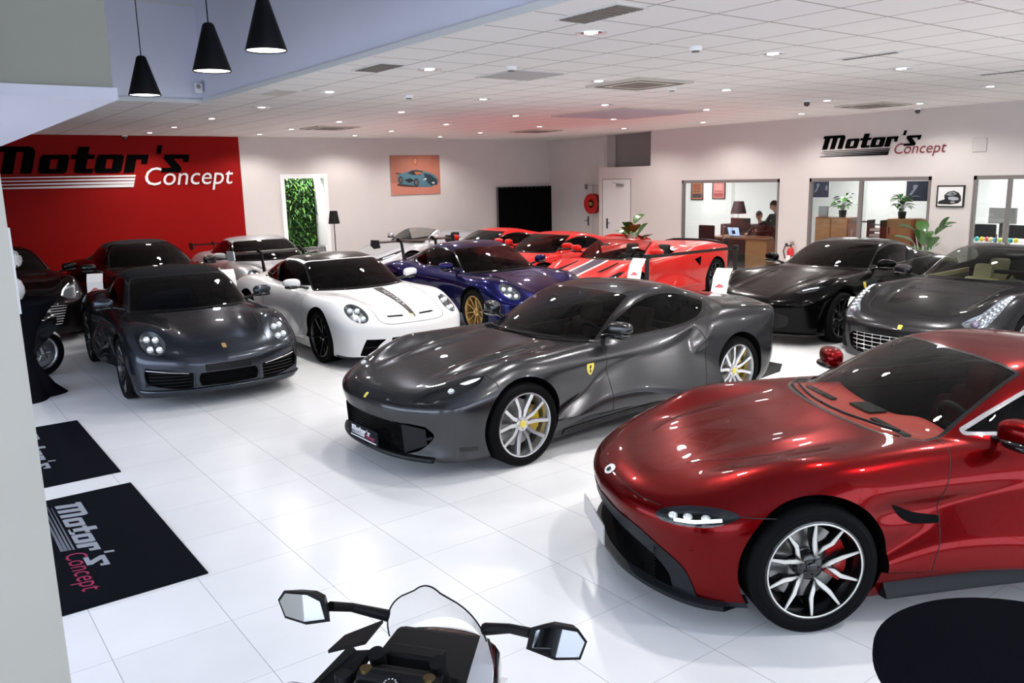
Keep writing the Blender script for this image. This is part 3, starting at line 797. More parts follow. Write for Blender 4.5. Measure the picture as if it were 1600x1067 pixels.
def build_812(D):
    P=front_gt_P()
    zr=Curve([(1.2,.20),(1.5,.25),(1.8,.295),(2.1,.345),(2.46,.43),(2.75,.53),(3.0,.64),(3.3,.80),(3.5,.9)],.05)
    amp=Curve([(1.25,0),(1.5,.6),(2.0,1.),(2.8,1.),(3.15,.6),(3.35,0),(4.5,0)],.04)
    def side(x,z):
        dz=z-zr(x); a=amp(x)*(x>1.2)*(x<3.4)
        v=-.060*a*np.exp(-((dz-.125)/.070)**2)+.016*a*np.exp(-((dz+.0)/.045)**2)
        # shoulder blade above the scallop
        v+=.020*bell(z,.74,.055)*bell(x,2.1,.7)
        return v
    P['side']=side
    P['bulge']=[(.75,.40,.30,.06,.02),(1.1,.42,.35,.07,.022)]
    P['flare']=[(.97,.62,.42,.16,.012),(3.68,.66,.45,.18,.016)]
    pm=paint('dark_grey_metallic_paint',(.060,.061,.065),.85,.24,.35,.6,(.28,.28,.29))
    c=Car('sports_car','dark grey metallic coupe with silver split spoke wheels and yellow calipers, centre of the showroom','car',P,D,pm,CARPOS['812'][0],CARPOS['812'][1])
    S=c.shape; R=c.root
    c.wheels('five_split',.96,3.68,.955,.975,.345,.352,'yellow',.038)
    up=canopy_cond(.86)
    # glazing
    ws=spline([(1.60,-.05),(1.60,.0),(1.62,.30),(1.70,.58),(1.86,.735,'c'),(2.10,.67),(2.33,.61),(2.52,.555,'c'),(2.48,.33),(2.46,0),(2.46,-.05)],6,True)
    c.glazing('top',ws,'windshield',D['glassmid'],lambda V:(V[:,2]>.84)&(V[:,0]<2.8),.022)
    sw=spline([(2.0,.905,'c'),(2.17,.99),(2.34,1.065),(2.56,1.14),(2.82,1.18),(3.08,1.17),(3.3,1.12),(3.50,1.055,'c'),(3.36,.985),(3.18,.93),(2.946,.900),(2.5,.888),(2.2,.890)],6,True)
    c.glazing('side',sw,'side_window',D['glassmid'],lambda V:(V[:,2]>.87)&(np.abs(V[:,1])>.35),.020)
    rq=spline([(3.56,1.085,'c'),(3.66,1.06),(3.63,1.0),(3.44,.93),(3.30,.89,'c'),(3.42,.955),(3.53,1.02)],6,True)
    c.cut('side',rq,'quarter_panel_recess',D['satin'],0,lambda V:(V[:,2]>.88)&(np.abs(V[:,1])>.35))
    rw=spline([(3.34,-.05,'c'),(3.34,.40,'c'),(3.7,.38),(4.02,.30,'c'),(4.05,-.05,'c')],5,True)
    c.glazing('top',rw,'rear_window',D['glassdark'],lambda V:(V[:,2]>.9),.02)
    # headlamps : slim swept shape, seen from above
    hl=spline([(.13,.50,'c'),(.22,.50),(.34,.53),(.50,.65),(.66,.815,'c'),(.60,.845),(.50,.845),(.40,.82),(.29,.765),(.19,.665)],7,True)
    c.cut('top',hl,'headlight',D['satin'],0,lambda V:V[:,2]>.45,.035,'n',.02,lens=('headlight_lens',D['lens']))
    # lower grille mouth with corner intakes
    gr=spline([(-.05,.425,'c'),(.30,.428),(.55,.437),(.67,.425,'c'),(.72,.356),(.66,.27),(.57,.205),(.42,.172),(-.05,.16,'c')],7,True)
    c.cut('front',gr,'front_grille',D['void'],0,lambda V:V[:,0]<.9,.16,(1,0,0),.05)
    for sg in (-1,1):
        pass
    c.body()
    # grille details: mesh slab and splitter blade, badge
    gm=MB()
    for i in range(11): gm.box(.125,.135,-.47,.47,.185+i*.022,.188+i*.022)
    for i in range(32): gm.box(.125,.135,-.47+i*.0303,-.467+i*.0303,.18,.42)
    gm.build('grille_mesh',D['satin'],R)
    V,N=S.front([(y,.19) for y in np.linspace(-.72,.72,40)])
    sp=MB(); sp.tube([(v[0]-.02+.0,v[1],.155) for v in V],.022,8); sp.build('front_splitter',D['satin'],R,True)
    for sg in (-1,1):
        # vertical fin and vent at the bumper corner
        f=MB(); f.add([(.10,sg*.475,.185),(.20,sg*.66,.27),(.19,sg*.66,.40),(.085,sg*.475,.425),(.30,sg*.475,.185),(.34,sg*.66,.27),(.34,sg*.66,.40),(.30,sg*.475,.425)],[(0,1,2,3),(4,7,6,5),(0,3,7,4)]); f.build('intake_duct_panel',D['satin'],R)
        patch(S,'front',[(sg*.58,.30),(sg*.71,.35),(sg*.70,.325),(sg*.60,.285)],'intake_blade',D['carbon'],R)
        v=patch(S,'side',spline([(.375,.225,'c'),(.53,.215,'c'),(.53,.245,'c'),(.375,.26,'c')],3,True),'side_vent',D['black'],R,sg,.003)
        # lamp modules behind the lens
        for q,(x,y) in enumerate(((.40,.715),)):
            t,n=S.top([(x,y)]); t=t[0]
            L=MB(); L.ball((t[0]+.005,sg*t[1],t[2]-.022),(.03,.022,.022),12,8); L.build('headlight_projector',D['reflector'],R,True)
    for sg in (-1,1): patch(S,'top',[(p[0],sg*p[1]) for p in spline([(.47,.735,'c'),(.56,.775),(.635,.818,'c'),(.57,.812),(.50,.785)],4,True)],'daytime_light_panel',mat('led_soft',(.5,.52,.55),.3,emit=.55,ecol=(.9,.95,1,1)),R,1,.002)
    # panel gaps
    hoodl=spline([(.105,.0),(.137,.33),(.20,.49)],8)
    door=spline([(1.93,.865),(1.91,.70),(1.885,.50),(1.87,.35),(1.87,.23,'c')],8)
    door2=spline([(3.09,.905),(3.176,.81),(3.167,.631),(3.066,.446),(2.90,.24)],8)
    sill=[(x,.235) for x in np.linspace(1.87,2.90,20)]
    fend=spline([(.62,.60),(.75,.62),(.82,.63)],6)
    c.gaps([('top',hoodl,True),('side',door,True),('side',door2,True),('side',sill,True),('side',spline([(.66,.79),(.70,.74),(.72,.69)],5),True)],.006)
    # hood vents
    for sg in (-1,1):
        patch(S,'top',[(p[0],sg*p[1]) for p in spline([(1.02,.46),(1.10,.505),(1.34,.50),(1.30,.47)],5,True)],'hood_vent',D['satin'],R,1,.002)
        patch(S,'side',spline([(2.30,.18,'c'),(1.42,.14,'c'),(1.42,.20,'c'),(2.9,.215,'c'),(3.2,.15,'c')],4,True),'side_skirt',D['carbon'],R,sg,.006)
    mirror_part(D,R,pm,2.03,.985,.74,-1,1.05,.10); mirror_part(D,R,pm,2.03,.985,.74,1,1.05,.10)
    interior(S,dict(cowl=1.68,seatx=2.80,beltz=.89,iny=.68,tubx=3.25),D,R,D['blkleather'],mat('brown_leather',(.10,.045,.028),.5))
    # shield badge on the wing
    for sg in (-1,1):
        sh=[(1.66,.735),(1.74,.735),(1.74,.69),(1.725,.655),(1.70,.63),(1.675,.655),(1.66,.69)]
        b=patch(S,'side',[(1.70+(x-1.70)*1.1,z) for x,z in sh],'wing_badge',D['badgeyellow'],R,sg,.004)
        h=spline([(1.692,.715),(1.708,.722),(1.714,.705),(1.704,.69),(1.712,.67),(1.698,.65),(1.692,.67),(1.696,.69),(1.686,.70)],3,True)
        o=patch(S,'side',h,'badge_horse',D['black'],b,sg,.0055,.004)
    nb=patch(S,'front',[(-.018,.560),(.018,.560),(.021,.596),(-.021,.596)],'nose_badge',D['badgeyellow'],R,1,.004)
    sl=MB(); 
    for i in range(3): sl.tube([(1.62,-.35+0*i,.90),(1.62,-.2,.90)],.001,4)
    # wipers
    w=MB()
    for y0,y1 in ((-.55,.05),(.05,.55)):
        a,_=S.top([(1.58+.34*y*y,y) for y in np.linspace(y0,y1,12)])
        w.tube([(p[0]+.05,p[1],p[2]+.02) for p in a],.008,6)
    w.build('wiper',D['satin'],R,True)
    # plate
    plate(D,R,(-.005,0,.26),'dealer',.50,.12,True)
    # rear: lamps, spoiler lip, diffuser
    for sg in (-1,1):
        for (y,z) in ((.60,.74),(.74,.76)):
            t,n=S.rear([(y,z)]); t=t[0]; m=MB(); m.lathe([(0,.012),(.045,.012),(.055,0)],24,c=(t[0],sg*y,z),axis='x'); m.build('tail_light',D['redlens'],R,True)
        t=MB(); t.tube([(4.55,sg*.4,.22),(4.68,sg*.4,.22)],.05,16); t.build('exhaust_tip',D['chrome'],R,True)
    df=MB(); df.prism([(4.10,.13),(4.66,.16),(4.70,.24),(4.45,.26),(4.1,.2)],-.80,.80,'xz'); df.build('diffuser',D['carbon'],R)
    return c
def plate(D,parent,loc,kind,w=.50,h=.115,text=False):
    m=MB(); x,y,z=loc; m.box(x-.006,x+.004,y-w/2,y+w/2,z-h/2,z+h/2,.002)
    p=m.build('number_plate',D['plate_'+kind],parent)
    if text:
        u=w*.80/14.3
        logo(lambda a,b,q:(x-.0062-q*.05,y+w*.40-a*u,z-.004+b*u*1.05),p,D['white'],D['white'],mat('plate_pink',(.55,.03,.14),.4),.01)
        b=MB(); b.box(x-.007,x-.0062,y-w*.44,y+w*.44,z-h*.44,z-h*.36); b.build('plate_caption',D['white'],p)
    return p
# ------------------------------------------------------------------ red coupe in the foreground
def build_vantage(D):
    P=front_gt_P(); P.update(L=4.465,
     hood=[(0,.585),(.12,.645),(.35,.705),(.6,.765),(.86,.815),(1.2,.875),(1.45,.915),(2.4,.93),(3.0,.94),(3.5,.99),(4.0,1.01),(4.3,1.02),(4.46,1.03)],
     crest=[(0,.565),(.2,.635),(.45,.735),(.7,.825),(.86,.862),(1.2,.885),(1.6,.90),(2.4,.91),(3.0,.945),(3.4,.99),(3.7,.99),(4.1,.955),(4.46,.90)],
     cy=[(0,.60),(.5,.72),(.86,.79),(1.5,.79),(2.2,.79),(3.0,.80),(3.5,.85),(4.1,.82),(4.46,.76)],
     W=[(0,.90),(.5,.955),(.86,.968),(1.4,.93),(2.1,.90),(2.7,.915),(3.3,.965),(3.6,.972),(4.1,.95),(4.46,.88)],
     bot=[(0,.15),(.4,.12),(1,.12),(3.5,.13),(4.1,.17),(4.46,.27)],
     xf=[(.10,.14),(.18,.05),(.30,.04),(.42,.025),(.54,.0),(.60,.03),(.66,.12),(.8,.4)],
     nb=[(0,0),(.25,.022),(.45,.075),(.62,.155),(.75,.245),(.85,.36),(.92,.52),(.98,.8),(1.1,1.6)],
     xr=[(.15,4.22),(.3,4.33),(.5,4.40),(.7,4.40),(.85,4.42),(.95,4.455),(1.1,4.40)],
     T=[(.84,.52),(1.19,.78),(1.45,.94),(1.73,1.085),(2.03,1.20),(2.28,1.255),(2.55,1.275),(2.88,1.255),(3.25,1.175),(3.62,1.07),(4.0,.98),(4.4,.88),(4.8,.7)],
     gy=[(1.13,.60),(1.63,.735),(2.03,.78),(2.6,.79),(3.05,.76),(3.5,.69),(3.9,.58),(4.3,.44)],
     xm=2.5,bulge=[(.80,.36,.40,.10,.012)],
     flare=[(.86,.62,.42,.16,.014),(3.56,.66,.45,.18,.018)],bowr=.3)
    amp=Curve([(1.1,0),(1.3,1),(1.8,.9),(2.6,.5),(3.1,0),(4,0)],.04)
    def side(x,z):
        a=amp(x)*(x>1.1)*(x<3.2)
        v=-.030*a*bell(z,.62,.055)+.010*a*bell(z,.74,.05)
        v=v-.026*np.clip((x-1.5)/.6,0,1)*np.clip((3.2-x)/.5,0,1)*bell(z,.40,.12)
        return v
    P['side']=side
    pm=paint('candy_red_metallic_paint',(.135,.0013,.0022),.75,.26,.4,.5,(.30,.02,.03))
    c=Car('sports_car','deep red metallic coupe with black and silver bladed wheels in the right foreground','car',P,D,pm,*CARPOS['vantage'],res=.011)
    S=c.shape; R=c.root
    c.wheels('blade',.88,3.584,.945,.96,.342,.352,'red',.042,spin=.18)
    ws=spline([(1.37,-.05),(1.37,.0),(1.385,.26),(1.44,.53),(1.575,.695,'c'),(1.80,.638),(2.0,.59),(2.205,.535,'c'),(2.18,.30),(2.155,0),(2.155,-.05)],6,True)
    c.glazing('top',ws,'windshield',D['glassclear'],lambda V:(V[:,2]>.86)&(V[:,0]<2.8),.020)
    sw=spline([(1.80,.94,'c'),(1.99,1.03),(2.21,1.115),(2.47,1.18),(2.75,1.195),(3.05,1.135),(3.30,1.02,'c'),(3.0,.975),(2.6,.958),(2.1,.945)],6,True)
    c.glazing('side',sw,'side_window',D['glassdark'],lambda V:(V[:,2]>.90)&(np.abs(V[:,1])>.35),.016,D['chrome'],'window_chrome_trim')
    rw=spline([(3.20,-.05,'c'),(3.20,.42,'c'),(3.6,.40),(3.90,.32,'c'),(3.93,-.05,'c')],5,True)
    c.glazing('top',rw,'rear_window',D['glassdark'],lambda V:(V[:,2]>.9),.02)
    hl=spline([(.604,.558),(.604,.592),(.676,.631),(.774,.654),(.848,.652),(.882,.632,'c'),(.872,.602),(.835,.572),(.765,.556),(.665,.546)],7,True)
    c.cut('front',hl,'headlight',D['lampshell'],0,lambda V:V[:,0]<.75,.03,'n',.02,lens=('headlight_lens',D['lens']))
    gp=D['grey_plastic']
    mouth=spline([(-.05,.395,'c'),(.25,.385),(.47,.352),(.59,.308),(.655,.25),(.668,.178,'c'),(-.05,.168,'c')],7,True)
    sur=spline([(-.05,.470,'c'),(.15,.466),(.45,.445),(.60,.392),(.72,.325),(.768,.23),(.78,.155,'c'),(-.05,.15,'c')],7,True)
    g=region('front',sur,0,lambda V:V[:,0]<.9); ins,c.sh=c.sh.split(g)
    mi,fr=ins.split(region('front',mouth,0,lambda V:V[:,0]<.9))
    fr.build('grille_surround',gp,R,.004)
    gg=region('front',mouth,0); k=np.clip(-gg(mi.V)/.05,0,1)[:,None]; np_mesh('front_grille',mi.V+np.array([.15,0,0])*k,mi.T,D['void'],R)
    # lower lip and sill in grey plastic
    lip=np.array([(-.1,-.1),(1.2,-.1),(1.2,.17),(-.1,.17)]); ins,c.sh=c.sh.split(region('front',lip,0,lambda V:V[:,0]<.60))
    if len(ins.T): ins.build('front_lip',gp,R)
    c.body()
    gm=MB()
    for i in range(10): gm.box(.155,.162,-.60,.60,.185+i*.02,.188+i*.02)
    gm.build('grille_vanes',D['satin'],R)
    V,N=S.front([(y,.18) for y in np.linspace(-.86,.86,50)])
    m=MB(); n=len(V); W2=[]
    for v in V: W2+= [(v[0]+.12,v[1]*.96,.135),(v[0]-.03,v[1]*1.01,.125),(v[0]-.035,v[1]*1.01,.15),(v[0]+.1,v[1]*.96,.185)]
    F=[]
    for i in range(n-1):
        for q in range(4): F.append((4*i+q,4*i+(q+1)%4,4*i+4+(q+1)%4,4*i+4+q))
    m.add(W2,F); m.build('front_splitter',gp,R,True,40)
    for sg in (-1,1):
        # side sill
        pts=[(x,.15+.03*math.sin((x-1.3)/1.85*PI)) for x in np.linspace(1.28,3.12,26)]
        v,nn=S.side([(x,.235) for x,_ in pts],sg); m=MB(); W2=[]
        for (x,_),q in zip(pts,v): W2+= [(x,q[1]-sg*.02,.24),(x,q[1]+sg*.035,.165),(x,q[1]+sg*.035,.145),(x,q[1]-sg*.10,.125)]
        m.add(W2,[(4*i+q,4*i+(q+1)%4,4*i+4+(q+1)%4,4*i+4+q) for i in range(len(pts)-1) for q in range(4)]+[(0,1,2,3)]); m.build('side_skirt',gp,R,True,40)
        patch(S,'side',spline([(1.27,.665,'c'),(1.40,.605),(1.54,.578,'c'),(1.53,.545),(1.40,.55),(1.33,.585)],5,True),'side_strake_vent',D['void'],R,sg,.002)
        for y,z in ((.67,.590),(.735,.602),(.80,.612)):
            t,n=S.front([(y,z)]); t=t[0]-n[0]*.02; L=MB(); L.ball((t[0],sg*t[1],t[2]),(.024,.026,.018),14,8); L.build('headlight_projector',D['reflector'],R,True)
        L=MB(); a,n=S.front([(y,z) for y,z in spline([(.70,.572),(.78,.585),(.85,.612)],5)]); a=a-n*.008
        L.tube([(q[0],sg*q[1],q[2]) for q in a],.009,6); L.build('daytime_light_strip',D['led'],R,True)
        ps,_=S.side([(.30,.42)],sg); m=MB(); m.lathe([(0,-.004),(.014,-.003),(.015,.003)],16,c=(ps[0][0],ps[0][1]+sg*.001,.42),axis='y'); m.build('parking_sensor',pm,R,True)
        patch(S,'side',[(2.78,.83),(2.98,.84),(2.98,.855),(2.78,.845)],'door_handle',D['black'],R,sg,.003)
    hoodl=spline([(.075,.0),(.09,.25),(.12,.42),(.19,.59)],6)
    hood2=spline([(.70,.865),(.90,.885)],4); door=spline([(1.657,.91),(1.60,.79),(1.55,.658),(1.534,.52),(1.49,.377),(1.47,.25,'c')],8)
    door2=spline([(3.12,.96),(3.10,.80),(3.02,.55),(2.90,.35),(2.80,.24)],8); wl=None
    groove=spline([(.42,.30),(.60,.41),(.86,.50),(.96,.51)],6)
    c.gaps([('top',hoodl,True),('side',door,True),('side',door2,True),('top',groove,True),('side',spline([(.50,.635),(.58,.633),(.67,.633)],5),True)],.005)
    mirror_part(D,R,pm,1.93,.985,.755,-1,1.08,.09); mirror_part(D,R,pm,1.93,.985,.755,1,1.08,.09)
    interior(S,dict(cowl=1.44,seatx=2.6,beltz=.93,iny=.68,tubx=3.1),D,R,mat('red_leather',(.62,.06,.05),.5),mat('oxblood_leather',(.10,.012,.012),.5))
    # dash top pads and vents in black on the red dash
    m=MB()
    for x0,x1,y0,y1 in ((1.56,1.60,-.56,-.22),(1.56,1.60,.22,.56),(1.62,1.74,-.11,.11)): m.box(x0,x1,y0,y1,.878,.890,.003)
    m.build('dashboard_vents',D['satin'],R)
    w=MB()
    for y0,y1 in ((-.58,.02),(.04,.56)):
        a,_=S.top([(1.35+.34*y*y,y) for y in np.linspace(y0,y1,12)]); w.tube([(q[0]+.05,q[1],q[2]+.018) for q in a],.008,6)
    w.build('wiper',D['satin'],R,True)
    # cowl
    # wing badge on the nose
    wing=[(-.055,.0),(-.05,.022),(-.018,.030),(.018,.030),(.05,.022),(.055,0),(.03,-.012),(0,-.016),(-.03,-.012)]
    patch(S,'front',[(a,.595+b*.9) for a,b in wing],'nose_badge',D['white'],R,1,.004,.006); patch(S,'front',[(a*.45,.597+b*.4) for a,b in wing],'nose_badge_centre',D['satin'],R,1,.006,.004)
    plate(D,R,(-.03,-.0,.30),'silver',.50,.12)
    for sg in (-1,1):
        q,_=S.rear([(y,.80) for y in np.linspace(.25,.80,14)]); m=MB(); m.tube([(a[0]+.004,sg*a[1],a[2]) for a in q],.010,6); m.build('tail_light',D['redlens'],R,True)
    return c
# ------------------------------------------------------------------ rear-engined coupes with round lamps
def re_P():
    return dict(L=4.55,
     hood=[(0,.50),(.1,.595),(.3,.678),(.6,.755),(.9,.808),(1.2,.848),(1.42,.885),(2.3,.90),(3.2,.92),(3.7,.915),(4.1,.87),(4.4,.80),(4.55,.76)],
     crest=[(0,.49),(.12,.60),(.28,.71),(.45,.79),(.7,.842),(1.0,.86),(1.3,.86),(1.6,.87),(2.3,.885),(2.9,.90),(3.3,.94),(3.6,.945),(3.95,.90),(4.3,.81),(4.55,.72)],
     cy=[(0,.60),(.4,.68),(1.0,.735),(1.6,.76),(2.4,.77),(3.2,.815),(3.6,.825),(4.2,.76),(4.55,.68)],
     valley=[(0,.25),(.5,.36),(1.2,.45),(2,.5),(3,.45),(4.6,.4)],
     W=[(0,.86),(.4,.915),(1.0,.93),(1.6,.905),(2.4,.895),(3.0,.93),(3.45,.955),(4.0,.93),(4.55,.83)],
     prof=[(.05,-.10),(.14,-.06),(.22,-.045),(.35,-.025),(.5,-.004),(.6,0),(.72,-.014),(.82,-.045),(.92,-.10),(1.05,-.2)],
     bot=[(0,.14),(.4,.12),(1,.12),(3.5,.13),(4.2,.17),(4.55,.25)],
     xf=[(.08,.14),(.16,.045),(.30,.02),(.45,.015),(.53,.02),(.60,.08),(.68,.20),(.8,.4)],
     nb=[(0,0),(.3,.022),(.5,.07),(.65,.135),(.78,.225),(.87,.34),(.93,.50),(.99,.8),(1.1,1.5)],
     xr=[(.15,4.32),(.3,4.44),(.5,4.53),(.65,4.55),(.78,4.50),(.9,4.40),(1.1,4.2)],
     tb=[(0,0),(.4,.02),(.65,.08),(.8,.17),(.9,.33),(1.0,.6),(1.1,.9)],
     T=[(.9,.50),(1.15,.72),(1.38,.90),(1.68,1.075),(1.95,1.20),(2.2,1.27),(2.45,1.298),(2.75,1.285),(3.1,1.22),(3.5,1.095),(3.9,.95),(4.3,.80),(4.7,.6)],
     gy=[(1.1,.58),(1.6,.70),(2.1,.75),(2.6,.755),(3.1,.71),(3.5,.63),(4.0,.50),(4.4,.38),(4.8,.25)],
     bow=.34,bowr=.4,xm=2.4,tumble=.46,tumble2=.2,kc=.17,rcrown=.10,ku0=.035,ku1=.22,kux=2.7,kf=.12,kts=.16,hcrown=.02,
     flare=[(1.0,.60,.42,.18,.010),(3.45,.62,.48,.2,.014)])
def build_911(D,key,label,pm,style,wheelstyle,cal,top=None,roof=None,wing=None,res=.014,glassm='glassdark',lite=False,soft=False,name='sports_car',stripe=False,seatm=None,group=None,wingdz=0.):
    P=re_P()
    if soft: P['T']=[(.9,.50),(1.15,.72),(1.38,.90),(1.68,1.075),(1.95,1.20),(2.2,1.275),(2.5,1.30),(2.85,1.285),(3.15,1.22),(3.45,1.11),(3.7,.99),(3.95,.86),(4.3,.7)]
    c=Car(name,label,'car',P,D,pm,*CARPOS[key],res=res,group=group); S=c.shape; R=c.root
    c.wheels(wheelstyle,1.0,3.45,.915,.945,.342,.355,cal,.036,lite=lite,spin=.4)
    ws=spline([(1.315,-.05),(1.315,.0),(1.345,.30),(1.43,.52),(1.56,.675,'c'),(1.75,.635),(1.95,.59),(2.10,.545,'c'),(2.03,.30),(2.0,0),(2.0,-.05)],6,True)
    ff=D['black']
    if soft: ff=pm
    c.glazing('top',ws,'windshield',D[glassm],lambda V:(V[:,2]>.84)&(V[:,0]<2.5),.022,ff,'windshield_frame' if soft else 'window_trim')
    if soft:
        sw=spline([(1.66,.945,'c'),(1.86,1.07),(2.08,1.15),(2.35,1.185),(2.65,1.17),(2.85,1.10,'c'),(2.86,.95,'c'),(2.2,.93)],6,True)
    else:
        sw=spline([(1.66,.945,'c'),(1.86,1.075),(2.1,1.165),(2.4,1.205),(2.75,1.19),(3.05,1.12),(3.30,1.01,'c'),(3.22,.965),(2.8,.945),(2.2,.93)],6,True)
    up=lambda V:(V[:,2]>.88)&(np.abs(V[:,1])>.35)
    c.glazing('side',sw,'side_window',D[glassm],up,.016)
    if soft:
        tp=np.array([(2.03,-.1),(2.03,.30),(2.11,.56),(1.95,.70),(2.3,.9),(3.9,.9),(3.9,-.1)])
        c.cut('top',tp,'soft_top',D['softtop'],0,lambda V:V[:,2]>.965-.0*V[:,0])
    else:
        if roof:
            tp=spline([(2.05,-.05,'c'),(2.08,.30),(2.16,.52,'c'),(2.6,.54),(3.05,.48,'c'),(3.12,-.05,'c')],5,True)
            c.cut('top',tp,'roof_panel',roof,0,lambda V:V[:,2]>1.1)
        rw=spline([(3.16,-.05,'c'),(3.14,.44,'c'),(3.5,.42),(3.85,.36,'c'),(3.9,-.05,'c')],5,True)
        c.glazing('top',rw,'rear_window',D['glassdark'],lambda V:(V[:,2]>.86),.02)
    th=np.linspace(0,2*PI,40,endpoint=False)
    hl=np.stack([.672+.110*np.cos(th),.688+.104*np.sin(th)],1)
    c.cut('front',hl,'headlight',mat('lamp_grey_housing',(.10,.105,.11),.3,metal=.7),0,lambda V:V[:,0]<.95,.045,'n',.025,lens=('headlight_lens',D['lens']))
    if style=='turbo':
        gr=spline([(-.05,.375,'c'),(.29,.375,'c'),(.31,.31),(.29,.235,'c'),(-.05,.225,'c')],4,True)
        c.cut('front',gr,'front_intake',D['void'],0,lambda V:V[:,0]<.8,.08,(1,0,0),.02)
        gr=spline([(.36,.385,'c'),(.60,.425),(.79,.46,'c'),(.80,.36),(.765,.28),(.55,.228),(.37,.225,'c')],5,True)
        c.cut('front',gr,'side_intake',D['void'],0,lambda V:V[:,0]<.9,.09,(1,0,0),.02)
    else:
        gr=spline([(-.05,.40,'c'),(.365,.39,'c'),(.36,.30),(.33,.185,'c'),(-.05,.18,'c')],4,True)
        c.cut('front',gr,'front_intake',D['void'],0,lambda V:V[:,0]<.8,.09,(1,0,0),.02)
        gr=spline([(.43,.378,'c'),(.66,.388,'c'),(.70,.29),(.73,.18,'c'),(.60,.175),(.56,.19,'c'),(.53,.29)],4,True)
        c.cut('front',gr,'side_intake',D['void'],0,lambda V:V[:,0]<.9,.09,(1,0,0),.02)
        lip=np.array([(-.1,-.1),(1.2,-.1),(1.2,.165),(-.1,.165)]); ins,c.sh=c.sh.split(region('front',lip,0,lambda V:V[:,0]<.62))
        if len(ins.T): ins.build('front_lip',D['satin'],R)
    c.body()
    if style=='turbo':
        m=MB(); V,N=S.front([(y,.205) for y in np.linspace(-.84,.84,44)]); m.tube([(v[0]-.012,v[1],.20) for v in V],.016,8); m.build('front_lip',pm,R,True)
        for sg in (-1,1):
            m=MB()
            for z in (.25,.285,.32,.355,.39): 
                V,N=S.front([(y,z) for y in np.linspace(.38,.76,12)]); m.tube([(v[0]+.035,sg*v[1],z) for v in V],.006,6)
            m.build('intake_slats',D['satin'],R,True)
            V,N=S.front([(y,.372+.0*y) for y in np.linspace(.40,.80,12)]); m=MB(); m.tube([(v[0]+.012,sg*v[1],.385+.12*(v[1]-.4)) for v in V],.007,6); m.build('daytime_light_strip',D['chrome'],R,True)
            q=MB(); V,N=S.front([(.335,z) for z in np.linspace(.22,.385,5)]); q.tube([(v[0]+.004,sg*v[1],v[2]) for v in V],.016,8); q.build('intake_pillar',pm,R,True)
    else:
        for sg in (-1,1):
            patch(S,'top',[(p[0],sg*p[1]) for p in [(.165,.12),(.185,.34),(.215,.33),(.195,.12)]],'hood_nostril',D['void'],R,1,.003)
            m=MB(); V,N=S.front([(y,.285) for y in np.linspace(.47,.68,8)]); m.tube([(v[0]+.01,sg*v[1],v[2]) for v in V],.006,6); m.build('intake_blade',D['black'],R,True)
    for sg in (-1,1):
        lens=[]
        for dy,dz in ((-.040,-.045),(.042,-.040),(-.034,.040),(.044,.045)):
            t,n=S.front([(.672+dy,.688+dz)]); t=t[0]-n[0]*.018; L=MB(); L.ball((t[0],sg*t[1],t[2]),(.034,.034,.034),14,9); L.build('headlight_projector',D['reflector'],R,True)
        patch(S,'side',[(2.62,.76),(2.80,.765),(2.80,.785),(2.62,.78)],'door_handle',pm,R,sg,.006)
    hood=spline([(.065,0),(.085,.33),(.15,.46),(.35,.475),(.8,.53),(1.24,.60)],7)
    door=spline([(1.56,.90),(1.53,.78),(1.52,.55),(1.54,.35),(1.60,.22,'c')],7); door2=spline([(2.84,.93),(2.86,.75),(2.82,.5),(2.70,.33),(2.60,.22)],7)
    c.gaps([('top',hood,True),('side',door,True),('side',door2,True),('side',[(x,.215) for x in np.linspace(1.6,2.6,14)],True)],.006 if res<.02 else .01)
    patch(S,'top',[(.125,-.02),(.185,-.024),(.195,0),(.185,.024),(.125,.02)],'nose_crest',mat('badge_gold',(.60,.40,.14),.3,metal=.6),R,1,.003,.008)
    if stripe:
        st=patch(S,'top',[(.135,-.045),(1.275,-.195),(1.275,-.050),(.135,.010)],'hood_stripe',D['satin'],R,1,.0018)
        V,F=font_tris('PORSCHE',0) if False else ([],[])
        m=[]
        # seven outlined white letters down the stripe
        LT=[(.42,'P'),(.52,'O'),(.62,'R'),(.72,'S'),(.82,'C'),(.92,'H'),(1.02,'E')]
        for x,ch in LT:
            V,F=font_tris(ch); 
            f=(x-.135)/1.14; pts=[(x+.085*(1-v[1]), -.012-f*.055-(.028+f*.075)+(v[0]-.0)*(.05+f*.10)*.75) for v in V]
            W3,N3=S.top(pts); o=mesh_obj('stripe_letter',W3+N3*.004,F,D['white'],st)
    mirror_part(D,R,pm,1.72,.975,.735,-1,.98,.10); mirror_part(D,R,pm,1.72,.975,.735,1,.98,.10)
    if not lite: interior(S,dict(cowl=1.38,seatx=2.45,beltz=.92,iny=.66,tubx=3.0),D,R,D['blkleather'],seatm or D['blkleather'])
    else: 
        b=MB(); b.box(1.5,3.2,-.62,.62,.3,.84); b.build('cabin_tub',D['blkleather'],R)
        for sg in (-1,1): seat_part(D,R,D['blkleather'],2.45,sg*.36)
    m=MB()
    for y0,y1 in ((-.52,.02),(.02,.52)):
        a,_=S.top([(1.29+.26*y*y,y) for y in np.linspace(y0,y1,10)]); m.tube([(q[0]+.04,q[1],q[2]+.016) for q in a],.007,6)
    m.build('wiper',D['satin'],R,True)
